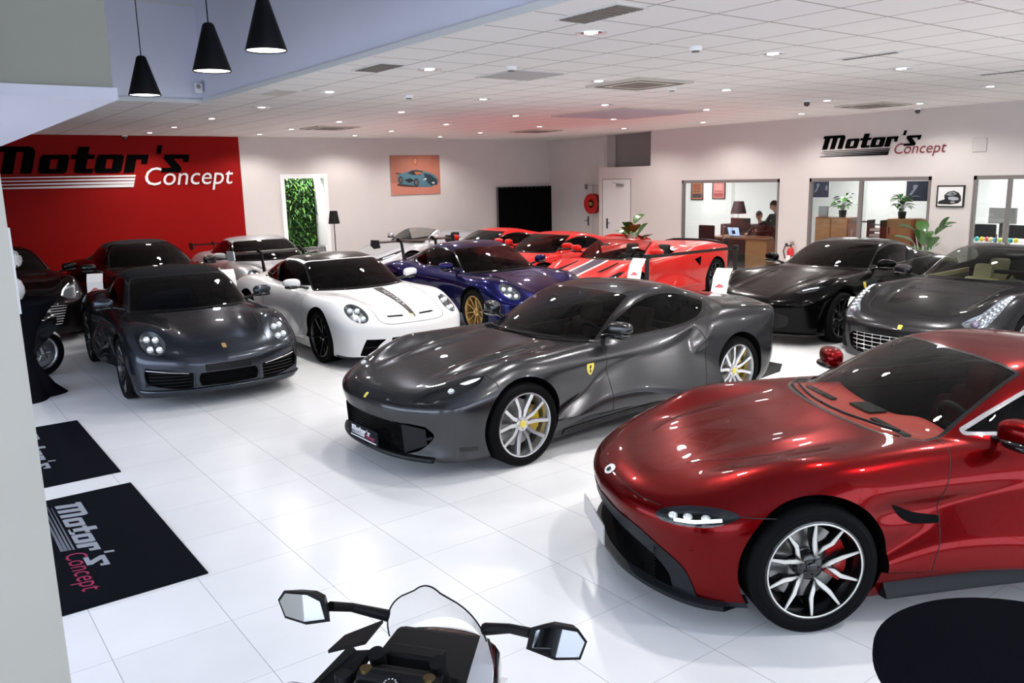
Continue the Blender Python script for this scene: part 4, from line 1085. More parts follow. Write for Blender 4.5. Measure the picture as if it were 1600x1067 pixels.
    if wing:
        wm=D['carbon']
        w=MB(); prof=[(4.30,1.20),(4.36,1.225),(4.46,1.232),(4.60,1.215),(4.60,1.205),(4.44,1.205),(4.34,1.195)]
        w.prism([(a,b+wingdz) for a,b in prof],-.80,.80,'xz'); w.build('rear_wing',wm,R)
        for sg in (-1,1):
            e=MB(); e.prism([(a,b+wingdz) for a,b in [(4.26,1.12),(4.30,1.26),(4.62,1.25),(4.64,1.14),(4.5,1.09)]],sg*.80-.008,sg*.80+.008,'xz'); e.build('wing_endplate',wing,R)
            s=MB(); s.prism([(a,b+wingdz*(b>1)) for a,b in [(4.12,.85),(4.24,1.22),(4.38,1.275),(4.46,1.25),(4.46,1.22),(4.36,1.235),(4.30,1.18),(4.22,.82)]],sg*.36-.01,sg*.36+.01,'xz'); s.build('wing_support',wm,R)
    q,_=S.rear([(y,.70) for y in np.linspace(-.78,.78,30)]); m=MB(); m.tube([(a[0]+.004,a[1],a[2]) for a in q],.014,6); m.build('tail_light',D['redlens'],R,True)
    if style=='turbo':
        for sg in (-1,1):
            patch(S,'side',spline([(3.02,.78,'c'),(3.10,.80),(3.12,.66),(3.06,.52,'c'),(3.0,.6)],4,True),'side_air_intake',D['void'],R,sg,.003)
        plate_m=patch(S,'front',[(-.24,.388),(.24,.388),(.24,.462),(-.24,.462)],'front_recess',D['satin'],R,1,.004)
    return c
def build_turbo(D): return build_911(D,'turbo','dark grey convertible with a black soft top and round lamps, left of the white coupe','' or paint('slate_grey_metallic_paint',(.045,.051,.062),.85,.24,.35,.55,(.25,.26,.28)),'turbo','turbo','black',soft=True)
def build_gt3w(D): return build_911(D,'gt3w','white coupe with a black roof, a black hood stripe and a rear wing','' or paint('gloss_white_paint',(.66,.66,.67),0,.35),'gt3','cross','black',roof=D['carbon'],wing=mat('white_endplate',(.72,.72,.73),.3,coat=1),stripe=True)
def build_gt3b(D): return build_911(D,'gt3b','dark blue winged coupe with gold wheels behind the grey centre coupe','' or paint('dark_blue_metallic_paint',(.004,.005,.055),.75,.26,.4,.8,(.12,.12,.4)),'gt3','gold','red',wing=D['satin'],res=.016,glassm='glassmid')
def build_silver(D): return build_911(D,'silver','silver grey coupe with a black rear wing in front of the red wall edge','' or paint('silver_grey_paint',(.30,.30,.31),.4,.35,.2),'gt3','cross','black',wing=D['satin'],res=.026,lite=True,wingdz=-.17)
# ------------------------------------------------------------------ the remaining front and mid engined cars
def gt_extras(c,D,pm,P,mir=(1.98,.985,.75),lite=True,dash=None,seat=None,intr=None,tail=True):
    S=c.shape;R=c.root
    mirror_part(D,R,pm,mir[0],mir[1],mir[2],-1,1.05,.10); mirror_part(D,R,pm,mir[0],mir[1],mir[2],1,1.05,.10)
    interior(S,intr or dict(cowl=1.72,seatx=2.85,beltz=.92,iny=.66,tubx=3.2),D,R,dash or D['blkleather'],seat or D['blkleather'])
    if tail:
        for sg in (-1,1):
            t,n=S.rear([(.66,.76)]); t=t[0]; m=MB(); m.lathe([(0,.012),(.055,.012),(.065,0)],20,c=(t[0],sg*.66,.76),axis='x'); m.build('tail_light',D['redlens'],R,True)
def build_roma(D):
    P=front_gt_P(); P.update(xf=[(.10,.16),(.20,.07),(.32,.045),(.45,.02),(.56,.0),(.62,.02),(.68,.10),(.8,.35)],
      hood=[(0,.60),(.12,.655),(.35,.71),(.7,.775),(1.0,.82),(1.4,.87),(1.72,.92),(2.2,.92),(3.0,.93),(3.6,.96),(4.1,.97),(4.45,.95),(4.66,.92)],
      crest=[(0,.59),(.2,.66),(.45,.77),(.7,.85),(.95,.885),(1.3,.885),(1.7,.895),(2.3,.90),(2.9,.92),(3.3,.97),(3.65,1.0),(4.0,.97),(4.4,.91),(4.66,.87)],
      bulge=[(.8,.36,.5,.07,.02)])
    pm=paint('gloss_black_paint',(.0010,.0010,.0011),0,.2,0,.25,None,.06)
    c=Car('sports_car','glossy black coupe with a yellow wing badge, left of the grey car with beige seats','car',P,D,pm,*CARPOS['roma'],res=.017); S=c.shape;R=c.root
    c.wheels('cross',.93,3.60,.955,.97,.345,.352,'black',.038,lite=True)
    ws=spline([(1.68,-.05),(1.68,.0),(1.72,.30),(1.82,.52),(1.965,.685,'c'),(2.15,.640),(2.40,.575),(2.58,.52,'c'),(2.50,.30),(2.47,0),(2.47,-.05)],6,True)
    c.glazing('top',ws,'windshield',D['glassdark'],lambda V:(V[:,2]>.84)&(V[:,0]<2.8),.02)
    sw=spline([(2.05,.955,'c'),(2.25,1.075),(2.5,1.165),(2.8,1.205),(3.15,1.175),(3.45,1.09),(3.62,1.0,'c'),(3.3,.98),(2.8,.96),(2.4,.945)],6,True)
    c.glazing('side',sw,'side_window',D['glassmid'],lambda V:(V[:,2]>.88)&(np.abs(V[:,1])>.35),.014)
    rw=spline([(3.40,-.05,'c'),(3.40,.40,'c'),(4.0,.32,'c'),(4.05,-.05,'c')],5,True); c.glazing('top',rw,'rear_window',D['glassdark'],lambda V:V[:,2]>.9,.02)
    hl=spline([(.33,.57,'c'),(.33,.66),(.45,.78),(.66,.85,'c'),(.58,.74),(.45,.63)],6,True)
    c.cut('top',hl,'headlight',D['lampshell'],0,lambda V:V[:,2]>.45,.03,'n',.02,lens=('headlight_lens',D['lens']))
    gr=spline([(-.05,.47,'c'),(.40,.465),(.62,.42,'c'),(.60,.30),(.5,.25),(-.05,.24,'c')],5,True)
    ins,c.sh=c.sh.split(region('front',gr,0,lambda V:V[:,0]<.8)); ins.build('slotted_grille',D['satin'],R)
    c.body()
    door=spline([(1.84,.91),(1.80,.80),(1.78,.60),(1.79,.40),(1.82,.23,'c')],8); door2=spline([(3.25,.965),(3.25,.80),(3.15,.55),(3.0,.35),(2.9,.24)],8)
    c.gaps([('side',door,True),('side',door2,True),('top',spline([(.30,0),(.31,.3),(.40,.55),(.8,.62),(1.7,.70)],6),True)],.008)
    m=MB()
    for i in range(14):
        V,N=S.front([(y,.26+i*.014) for y in np.linspace(-.5,.5,20)])
        if i%2==0: m.tube([tuple(v+n*.003) for v,n in zip(V,N)],.003,5)
    m.build('grille_bars',D['black'],R,True)
    for sg in (-1,1):
        b=patch(S,'side',[(1.45,.78),(1.53,.78),(1.53,.73),(1.51,.69),(1.49,.665),(1.47,.69),(1.45,.73)],'wing_badge',D['badgeyellow'],R,sg,.004)
        V,N=S.front([(y,.17) for y in np.linspace(0,.86,30)]); m=MB(); m.tube([(v[0]-.02,sg*v[1],.15) for v in V],.018,6); m.build('front_splitter',D['satin'],R,True)
        L=MB(); a,_=S.top([(x,y) for x,y in ((.42,.64),(.50,.71),(.58,.78))]); L.tube([(q[0],sg*q[1],q[2]-.012) for q in a],.006,6); L.build('daytime_light_strip',D['led'],R,True)
    gt_extras(c,D,pm,P); return c
def build_ff(D):
    P=front_gt_P(); P.update(L=4.60,
      hood=[(0,.60),(.12,.665),(.35,.735),(.7,.81),(1.0,.86),(1.4,.905),(1.75,.95),(2.4,.95),(3.2,.96),(3.8,.99),(4.3,1.0),(4.6,.98)],
      crest=[(0,.60),(.2,.68),(.45,.795),(.7,.88),(.95,.915),(1.3,.92),(1.7,.93),(2.3,.94),(2.9,.95),(3.4,.99),(3.8,1.0),(4.2,.98),(4.6,.92)],
      T=[(1.1,.50),(1.45,.79),(1.75,.965),(2.05,1.12),(2.35,1.24),(2.6,1.30),(2.9,1.325),(3.25,1.30),(3.6,1.20),(3.9,1.08),(4.2,.97),(4.6,.8)],
      xf=[(.10,.10),(.2,.03),(.35,.01),(.5,.0),(.58,.01),(.66,.08),(.74,.2),(.85,.4)])
    pm=paint('anthracite_metallic_paint',(.045,.045,.048),.85,.26,.35,.45,(.25,.25,.26))
    c=Car('sports_car','dark grey coupe with beige seats and an egg crate grille behind the red foreground car','car',P,D,pm,*CARPOS['ff'],res=.015); S=c.shape;R=c.root
    c.wheels('five_split',.95,3.63,.95,.965,.345,.352,'black',.038)
    ws=spline([(1.70,-.05),(1.70,.0),(1.74,.30),(1.84,.52),(2.0,.695,'c'),(2.2,.645),(2.42,.585),(2.62,.525,'c'),(2.53,.30),(2.50,0),(2.50,-.05)],6,True)
    c.glazing('top',ws,'windshield',D['glassclear'],lambda V:(V[:,2]>.86)&(V[:,0]<2.85),.022)
    sw=spline([(2.07,.985,'c'),(2.28,1.11),(2.55,1.21),(2.85,1.25),(3.2,1.21),(3.45,1.10),(3.55,1.01,'c'),(3.2,.995),(2.8,.985),(2.4,.975)],6,True)
    c.glazing('side',sw,'side_window',D['glassclear'],lambda V:(V[:,2]>.90)&(np.abs(V[:,1])>.35),.018)
    rw=spline([(3.45,-.05,'c'),(3.45,.42,'c'),(3.95,.34,'c'),(4.0,-.05,'c')],5,True); c.glazing('top',rw,'rear_window',D['glassmid'],lambda V:V[:,2]>.9,.02)
    hl=spline([(.20,.57,'c'),(.17,.66),(.24,.76),(.42,.81),(.70,.825),(1.0,.815,'c'),(.95,.775),(.70,.74),(.42,.69),(.30,.62)],6,True)
    c.cut('top',hl,'headlight',mat('lamp_chrome_inner',(.35,.36,.38),.25,metal=.8),0,lambda V:V[:,2]>.45,.03,'n',.02,lens=('headlight_lens',D['lens']))
    gr=spline([(-.05,.475,'c'),(.35,.475),(.58,.455),(.66,.40,'c'),(.62,.27),(.5,.225),(-.05,.215,'c')],5,True)
    c.cut('front',gr,'front_grille',D['void'],0,lambda V:V[:,0]<.8,.09,(1,0,0),.03)
    c.body()
    m=MB()
    for z in (.265,.315,.365,.415,.455):
        V,N=S.front([(y,z) for y in np.linspace(-.60,.60,30)]); m.tube([(v[0]+.02,v[1],z) for v in V],.0045,6)
    for y in np.linspace(-.54,.54,11):
        V,N=S.front([(y,z) for z in np.linspace(.235,.465,6)]); m.tube([(v[0]+.02,v[1],v[2]) for v in V],.0035,6)
    m.build('egg_crate_grille',D['chrome'],R,True)
    for sg in (-1,1):
        L=MB(); pts=[(.35,.745),(.42,.760),(.49,.770),(.56,.778),(.63,.785),(.70,.79),(.77,.795),(.84,.798),(.91,.80)]
        for x,y in pts:
            for dy in (-.018,.012):
                t,_=S.top([(x,y+dy)]); t=t[0]; L.ball((t[0],sg*t[1],t[2]-.010),(.020,.010,.008),8,6)
        L.build('daytime_light_strip',D['led'],R,True)
        t,_=S.top([(.27,.68)]); t=t[0]; m=MB(); m.ball((t[0]+.01,sg*t[1],t[2]-.02),(.05,.045,.045),16,10); m.build('headlight_projector',mat('xenon_lens',(.25,.22,.3),.08,metal=.7),R,True)
        b=MB(); b.box(.03,.25,sg*.70-.05,sg*.70+.05,.24,.30,.01); 
        patch(S,'front',spline([(.70,.24,'c'),(.80,.24,'c'),(.82,.34,'c'),(.74,.36,'c')],3,True) if sg>0 else [(-.70,.24),(-.80,.24),(-.82,.34),(-.74,.36)],'corner_intake',D['void'],R,1,.003)
    door=spline([(1.86,.94),(1.82,.80),(1.80,.60),(1.81,.40),(1.84,.23,'c')],8); door2=spline([(3.30,.97),(3.30,.80),(3.2,.55),(3.05,.35),(2.95,.24)],8)
    c.gaps([('side',door,True),('side',door2,True),('top',spline([(.20,0),(.21,.3),(.28,.50),(.5,.58),(1.0,.63),(1.72,.70)],6),True)],.007)
    patch(S,'front',[(-.022,.555),(.022,.555),(.026,.600),(-.026,.600)],'nose_badge',D['badgeyellow'],R,1,.004)
    m=MB()
    for y0,y1 in ((-.55,.02),(.02,.55)):
        a,_=S.top([(1.68+.30*y*y,y) for y in np.linspace(y0,y1,10)]); m.tube([(q[0]+.04,q[1],q[2]+.016) for q in a],.008,6)
    m.build('wiper',D['satin'],R,True)
    beige=mat('beige_leather',(.50,.44,.24),.5)
    gt_extras(c,D,pm,P,(2.03,.985,.79),False,D['blkleather'],beige,dict(cowl=1.76,seatx=2.9,beltz=.97,iny=.67,tubx=3.4,rearseat=3.35)); 
    m=MB(); m.box(1.9,3.3,-.69,-.66,.45,.93); m.build('door_card',beige,R); m=MB(); m.box(1.9,3.3,.66,.69,.45,.93); m.build('door_card',beige,R)
    return c
def build_redcab(D):
    P=front_gt_P(); P.update(L=4.75,
      hood=[(0,.62),(.12,.69),(.35,.76),(.7,.83),(1.0,.88),(1.4,.93),(1.75,.97),(2.4,.97),(3.2,.98),(3.8,1.0),(4.4,1.0),(4.75,.96)],
      crest=[(0,.62),(.2,.71),(.45,.83),(.7,.91),(.95,.945),(1.3,.95),(1.7,.955),(2.3,.96),(2.9,.97),(3.4,1.0),(3.8,1.01),(4.3,.98),(4.75,.93)],
      T=[(1.1,.52),(1.45,.82),(1.75,.99),(2.05,1.15),(2.35,1.28),(2.6,1.345),(2.95,1.37),(3.3,1.34),(3.6,1.25),(3.85,1.12),(4.05,.98),(4.3,.8),(4.6,.6)],
      xr=[(.15,4.50),(.3,4.62),(.5,4.70),(.7,4.72),(.85,4.73),(.95,4.74),(1.1,4.70)])
    pm=paint('dark_red_metallic_paint',(.022,.0006,.0008),.6,.28,.2,.6,(.1,.01,.01))
    c=Car('sports_car','dark red convertible with a black soft top standing before the red wall','car',P,D,pm,*CARPOS['redcab'],res=.026); S=c.shape;R=c.root
    c.wheels('cross',.93,3.70,.955,.97,.352,.352,'black',.038,lite=True)
    ws=spline([(1.70,-.05),(1.70,.0),(1.74,.30),(1.84,.52),(2.0,.695,'c'),(2.2,.645),(2.42,.585),(2.62,.525,'c'),(2.53,.30),(2.50,0),(2.50,-.05)],6,True)
    c.glazing('top',ws,'windshield',D['glassdark'],lambda V:(V[:,2]>.86)&(V[:,0]<2.85),.022)
    sw=spline([(2.10,1.01,'c'),(2.32,1.13),(2.55,1.21),(2.85,1.25),(3.2,1.22,'c'),(3.3,1.03,'c'),(2.8,1.01),(2.4,1.0)],6,True)
    c.glazing('side',sw,'side_window',D['glassdark'],lambda V:(V[:,2]>.92)&(np.abs(V[:,1])>.35),.018)
    tp=np.array([(2.53,-.1),(2.53,.30),(2.63,.55),(2.40,.72),(2.7,.9),(4.3,.9),(4.3,-.1)]); c.cut('top',tp,'soft_top',D['softtop'],0,lambda V:V[:,2]>1.03)
    hl=spline([(.20,.52,'c'),(.22,.66),(.34,.78),(.60,.83,'c'),(.5,.68),(.36,.56)],6,True)
    c.cut('top',hl,'headlight',D['lampshell'],0,lambda V:V[:,2]>.45,.03,'n',.02,lens=('headlight_lens',D['lens']))
    gr=spline([(-.05,.52,'c'),(.35,.52),(.5,.46,'c'),(.45,.26),(-.05,.24,'c')],5,True); c.cut('front',gr,'front_grille',D['void'],0,lambda V:V[:,0]<.8,.06,(1,0,0),.03)
    c.body()
    door=spline([(1.88,.96),(1.84,.80),(1.82,.60),(1.83,.40),(1.86,.23,'c')],8); c.gaps([('side',door,True),('top',spline([(.25,0),(.26,.3),(.34,.50),(.8,.62),(1.72,.70)],6),True)],.010)
    gt_extras(c,D,D['black'],P,(2.05,.985,.82),intr=dict(cowl=1.78,seatx=2.9,beltz=.98,iny=.66,tubx=3.3)); return c
def build_left(D):
    P=front_gt_P(); P.update(L=4.72,
      hood=[(0,.66),(.1,.73),(.3,.79),(.7,.86),(1.0,.90),(1.4,.94),(1.75,.98),(2.4,.97),(3.2,.98),(3.8,1.0),(4.4,1.0),(4.72,.96)],
      crest=[(0,.64),(.15,.72),(.35,.82),(.6,.90),(.9,.95),(1.3,.955),(1.7,.96),(2.3,.96),(2.9,.97),(3.4,1.0),(3.8,1.01),(4.3,.98),(4.72,.93)],
      T=[(1.1,.54),(1.45,.83),(1.75,1.0),(2.05,1.15),(2.35,1.27),(2.6,1.33),(2.95,1.35),(3.3,1.31),(3.7,1.20),(4.0,1.08),(4.3,.97),(4.6,.8)],
      xf=[(.10,.10),(.2,.03),(.4,.0),(.6,.0),(.66,.03),(.72,.10),(.8,.25)],
      nb=[(0,0),(.3,.02),(.5,.05),(.65,.10),(.78,.18),(.87,.29),(.93,.44),(.99,.75),(1.1,1.5)],
      xr=[(.15,4.48),(.3,4.6),(.5,4.68),(.7,4.70),(.85,4.70),(.95,4.72),(1.1,4.66)])
    pm=paint('graphite_metallic_paint',(.018,.015,.016),.85,.28,.35,.4,(.25,.25,.26))
    c=Car('sports_car','dark graphite coupe with a chrome barred grille at the far left, partly behind the pillar','car',P,D,pm,*CARPOS['r8'],res=.020); S=c.shape;R=c.root
    c.wheels('cross',.93,3.66,.955,.97,.352,.352,'black',.038,lite=True)
    ws=spline([(1.70,-.05),(1.70,.0),(1.74,.30),(1.84,.52),(2.0,.695,'c'),(2.2,.645),(2.42,.585),(2.62,.525,'c'),(2.53,.30),(2.50,0),(2.50,-.05)],6,True)
    c.glazing('top',ws,'windshield',D['glassdark'],lambda V:(V[:,2]>.86)&(V[:,0]<2.85),.022)
    sw=spline([(2.10,1.01,'c'),(2.32,1.12),(2.55,1.20),(2.85,1.24),(3.2,1.21),(3.6,1.08,'c'),(2.8,1.01),(2.4,1.0)],6,True)
    c.glazing('side',sw,'side_window',D['glassdark'],lambda V:(V[:,2]>.92)&(np.abs(V[:,1])>.35),.018)
    hl=spline([(.16,.52,'c'),(.13,.62),(.20,.76),(.42,.82),(.62,.83,'c'),(.48,.72),(.36,.60)],6,True)
    c.cut('top',hl,'headlight',mat('lamp_chrome_inner',(.35,.36,.38),.25,metal=.8),0,lambda V:V[:,2]>.45,.03,'n',.02,lens=('headlight_lens',D['lens']))
    gr=spline([(-.05,.60,'c'),(.35,.60),(.60,.575,'c'),(.57,.42),(.46,.28),(-.05,.26,'c')],5,True); c.cut('front',gr,'front_grille',D['void'],0,lambda V:V[:,0]<.8,.07,(1,0,0),.03)
    c.body()
    for z in np.linspace(.30,.575,8):
        yw=.48+.10*(z-.3)/.27; V,N=S.front([(y,z) for y in np.linspace(-yw,yw,20)]); m=MB(); m.tube([(v[0]+.015,v[1],z) for v in V],.009,6); m.build('grille_bar',D['chrome'],R,True)
    b=plate(D,R,(-.02,0,.40),'dealer',.50,.12)
    V,F=font_tris("Motor's",.2); mesh_obj('plate_lettering',[(-.0285,.20-v[0]*.085,.40+v[1]*.06) for v in V],F,D['white'],b)
    V,F=font_tris("Concept",.2); mesh_obj('plate_lettering_red',[(-.0285,-.02-v[0]*.058,.372+v[1]*.05) for v in V],F,mat('plate_red',(.6,.02,.05),.4),b)
    for sg in (-1,1):
        L=MB(); pts=spline([(.20,.545),(.34,.60),(.50,.70)],5)
        for x,y in pts: t,_=S.top([(x,y)]); t=t[0]; L.ball((t[0],sg*t[1],t[2]-.006),(.014,.012,.010),8,6)
        L.build('daytime_light_strip',D['led'],R,True)
    wing=[(-.055,.0),(-.05,.022),(-.018,.030),(.018,.030),(.05,.022),(.055,0),(.03,-.012),(0,-.016),(-.03,-.012)]
    patch(S,'top',[(.30-b_*1.2,a*1.2) for a,b_ in wing],'nose_badge',D['alu'],R,1,.004,.008)
    c.gaps([('top',spline([(.16,0),(.17,.3),(.24,.50),(.6,.62),(1.72,.70)],6),True),('side',spline([(1.88,.96),(1.84,.80),(1.82,.60),(1.83,.40),(1.86,.23,'c')],6),True)],.009)
    gt_extras(c,D,pm,P,(2.05,.985,.82),intr=dict(cowl=1.78,seatx=2.9,beltz=.98,iny=.66,tubx=3.3)); return c
# ---- mid engined
def mid_P():
    return dict(L=4.60,
     hood=[(0,.46),(.1,.54),(.3,.61),(.6,.68),(.9,.74),(1.2,.80),(1.42,.85),(2.2,.86),(2.9,.88),(3.4,.93),(3.9,.97),(4.3,.98),(4.6,.97)],
     crest=[(0,.46),(.12,.53),(.3,.62),(.5,.72),(.75,.80),(1.05,.845),(1.35,.84),(1.7,.84),(2.3,.86),(2.8,.90),(3.2,.97),(3.6,1.0),(4.0,.98),(4.35,.94),(4.6,.90)],
     cy=[(0,.66),(.5,.76),(1.1,.79),(1.7,.76),(2.4,.78),(3.0,.86),(3.6,.86),(4.2,.82),(4.6,.78)],
     valley=[(0,.2),(.5,.5),(1.2,.56),(2,.5),(3,.5),(4.6,.4)],
     W=[(0,.92),(.5,.965),(1.1,.975),(1.7,.93),(2.3,.92),(2.9,.965),(3.5,.985),(4.1,.96),(4.6,.90)],
     prof=[(.05,-.11),(.14,-.06),(.22,-.05),(.35,-.03),(.5,-.006),(.6,0),(.72,-.012),(.82,-.035),(.92,-.08),(1.05,-.2)],
     bot=[(0,.13),(.4,.11),(1,.11),(3.5,.12),(4.2,.18),(4.6,.28)],
     xf=[(.08,.08),(.16,.02),(.28,.01),(.40,.01),(.48,.05),(.56,.16),(.65,.4)],
     nb=[(0,0),(.3,.03),(.5,.085),(.65,.15),(.78,.24),(.87,.35),(.93,.50),(.99,.8),(1.1,1.5)],
     xr=[(.15,4.35),(.3,4.46),(.5,4.55),(.7,4.57),(.85,4.59),(.95,4.60),(1.1,4.56)],
     tb=[(0,0),(.4,.02),(.7,.07),(.85,.16),(.95,.35),(1.1,.9)],
     T=[(.9,.50),(1.15,.68),(1.42,.86),(1.7,1.01),(1.95,1.11),(2.2,1.18),(2.45,1.205),(2.75,1.19),(3.1,1.13),(3.5,1.05),(3.9,.97),(4.3,.88),(4.6,.78)],
     gy=[(1.1,.58),(1.6,.70),(2.1,.745),(2.5,.745),(2.9,.70),(3.3,.60),(3.8,.48),(4.3,.36)],
     bow=.42,bowr=.3,xm=2.35,tumble=.50,tumble2=.2,kc=.14,rcrown=.10,ku0=.03,ku1=.18,kux=2.7,kf=.11,kts=.13,hcrown=.015,
     flare=[(1.1,.60,.42,.16,.012),(3.75,.64,.45,.18,.016)])
def build_mid(D,key,label,pm,open_=False,stripes=None,glassm='glassmid',res=.02,seat=None,style='cross',badge=True,mirm=None,sidem=None):
    P=mid_P()
    if open_:
        P['T']=[(.9,.50),(1.15,.68),(1.42,.86),(1.7,1.01),(1.95,1.11),(2.12,1.165),(2.2,1.16),(2.26,.95),(2.4,.7),(3,.6),(4.6,.5)]; P['Ts']=.02; P['kc']=.05; P['xm']=2.1
        P['bulge']=[(3.05,.40,.40,.16,.10)]
    c=Car('sports_car',label,'car',P,D,pm,*CARPOS[key],res=res); S=c.shape;R=c.root
    c.wheels(style,1.12,3.77,.96,.975,.335,.350,'yellow' if key!='spider' else 'black',.036,lite=True)
    if open_:
        ws=spline([(1.37,-.05),(1.37,.0),(1.41,.30),(1.50,.52),(1.64,.67,'c'),(1.84,.635),(2.04,.585),(2.13,.555,'c'),(2.09,.30),(2.07,0),(2.07,-.05)],6,True)
    else:
        ws=spline([(1.37,-.05),(1.37,.0),(1.41,.30),(1.50,.52),(1.64,.67,'c'),(1.84,.635),(2.04,.585),(2.20,.535,'c'),(2.12,.30),(2.09,0),(2.09,-.05)],6,True)
    c.glazing('top',ws,'windshield',D['glassclear'] if open_ else D[glassm],lambda V:(V[:,2]>.80)&(V[:,0]<2.35),.022)
    if open_:
        # open cockpit
        ck=spline([(1.95,-.05,'c'),(2.0,.62,'c'),(2.4,.66),(2.85,.62,'c'),(2.95,-.05,'c')],5,True)
        g=region('top',ck,0,lambda V:(V[:,2]>.70)&(V[:,0]>2.17-.0)); _,c.sh=c.sh.split(g)
    else:
        sw=spline([(1.72,.90,'c'),(1.92,1.0),(2.15,1.075),(2.45,1.11),(2.75,1.08),(2.98,1.0),(3.06,.93,'c'),(2.6,.905),(2.2,.895)],6,True)
        c.glazing('side',sw,'side_window',D[glassm],lambda V:(V[:,2]>.85)&(np.abs(V[:,1])>.35),.016)
        rw=spline([(2.95,-.05,'c'),(2.95,.38,'c'),(3.6,.32,'c'),(3.65,-.05,'c')],5,True); c.glazing('top',rw,'engine_window',D['glassdark'],lambda V:V[:,2]>.85,.02)
    hl=spline([(.30,.63,'c'),(.28,.70),(.38,.79),(.62,.84),(.92,.85,'c'),(.82,.79),(.58,.73),(.42,.68)],6,True)
    c.cut('top',hl,'headlight',D['lampshell'],0,lambda V:V[:,2]>.42,.03,'n',.02,lens=('headlight_lens',D['lens']))
    gr=spline([(.12,.36,'c'),(.5,.37),(.72,.35,'c'),(.70,.20),(.4,.17),(.14,.18,'c')],5,True); c.cut('front',gr,'front_intake',D['void'],0,lambda V:V[:,0]<.8,.08,(1,0,0),.03)
    if sidem is None: pass
    si=spline([(2.98,.76,'c'),(3.22,.80,'c'),(3.14,.62,'c')],3,True); c.cut('side',si,'side_air_intake',D['void'],0,None,.05,'n',.02)
    c.body()
    door=spline([(1.66,.87),(1.60,.75),(1.58,.55),(1.62,.35),(1.70,.22,'c')],7); door2=spline([(2.85,.88),(2.92,.75),(2.88,.5),(2.72,.33),(2.6,.22)],7)
    c.gaps([('side',door,True),('side',door2,True),('top',spline([(.42,0),(.44,.3),(.52,.50),(.9,.60),(1.40,.66)],6),True)],.008)
    if stripes:
        blue=mat('stripe_navy',(.008,.012,.05),.3,coat=1); wh=mat('stripe_white',(.78,.78,.78),.3,coat=1)
        patch(S,'top',[(.32,-.13),(1.36,-.13),(1.36,.13),(.32,.13)],'center_stripe_navy',blue,R,1,.002,.02)
        for sg in (-1,1):
            patch(S,'top',[(.32,sg*.13),(1.36,sg*.13),(1.36,sg*.19),(.32,sg*.19)],'stripe_white',wh,R,1,.0025,.02)
            patch(S,'top',[(p[0],sg*p[1]) for p in [(.70,.40),(1.28,.42),(1.28,.46),(.72,.50)]],'s_duct',D['void'],R,1,.003)
    for sg in (-1,1):
        if badge: patch(S,'side',[(1.34,.70),(1.42,.70),(1.42,.65),(1.40,.61),(1.38,.59),(1.36,.61),(1.34,.65)],'wing_badge',D['badgeyellow'],R,sg,.004)
        L=MB(); a,_=S.top([(.42,.73),(.55,.775),(.70,.81)]); L.tube([(q[0],sg*q[1],q[2]-.012) for q in a],.007,6); L.build('daytime_light_strip',D['led'],R,True)
    mirror_part(D,R,mirm or pm,1.78,.975,.70,-1,1.0,.11); mirror_part(D,R,mirm or pm,1.78,.975,.70,1,1.0,.11)
    interior(S,dict(cowl=1.46,seatx=2.72 if open_ else 2.55,beltz=.88,iny=.64,tubx=2.95 if open_ else 2.8),D,R,D['blkleather'],seat or D['blkleather'])
    for sg in (-1,1):
        t,n=S.rear([(.64,.76)]); t=t[0]; m=MB(); m.lathe([(0,.012),(.065,.012),(.075,0)],20,c=(t[0],sg*.64,.76),axis='x'); m.build('tail_light',D['redlens'],R,True)
    m=MB(); V,N=S.top([(4.5,y) for y in np.linspace(-.78,.78,20)]); m.tube([(v[0],v[1],v[2]+.02) for v in V],.022,8); m.build('rear_spoiler',D['satin'] if stripes else pm,R,True)
    return c
RED=lambda: paint('bright_red_paint',(.50,.0045,.002),0,.3,0,.5)
def build_pista(D): return build_mid(D,'pista','open bright red sports car with white and navy stripes, nearest of the red cars','' or RED(),True,True,res=.017)
def build_redB(D): return build_mid(D,'redB','bright red coupe standing between the striped open car and the far red coupe','' or RED(),res=.022,glassm='glassmid')
def build_redC(D): return build_mid(D,'redC','bright red coupe farthest back, before the black curtain','' or RED(),res=.026,glassm='glassmid')
def build_spider(D): return build_mid(D,'spider','silver open sports car along the back wall, left of the red cars','' or paint('silver_metallic_paint',(.42,.43,.46),.5,.33,.2),True,res=.024,badge=False)
CARS=[build_812,build_vantage,build_turbo,build_gt3w,build_gt3b,build_silver,build_roma,build_ff,build_redcab,build_left,build_pista,build_redB,build_redC,build_spider]
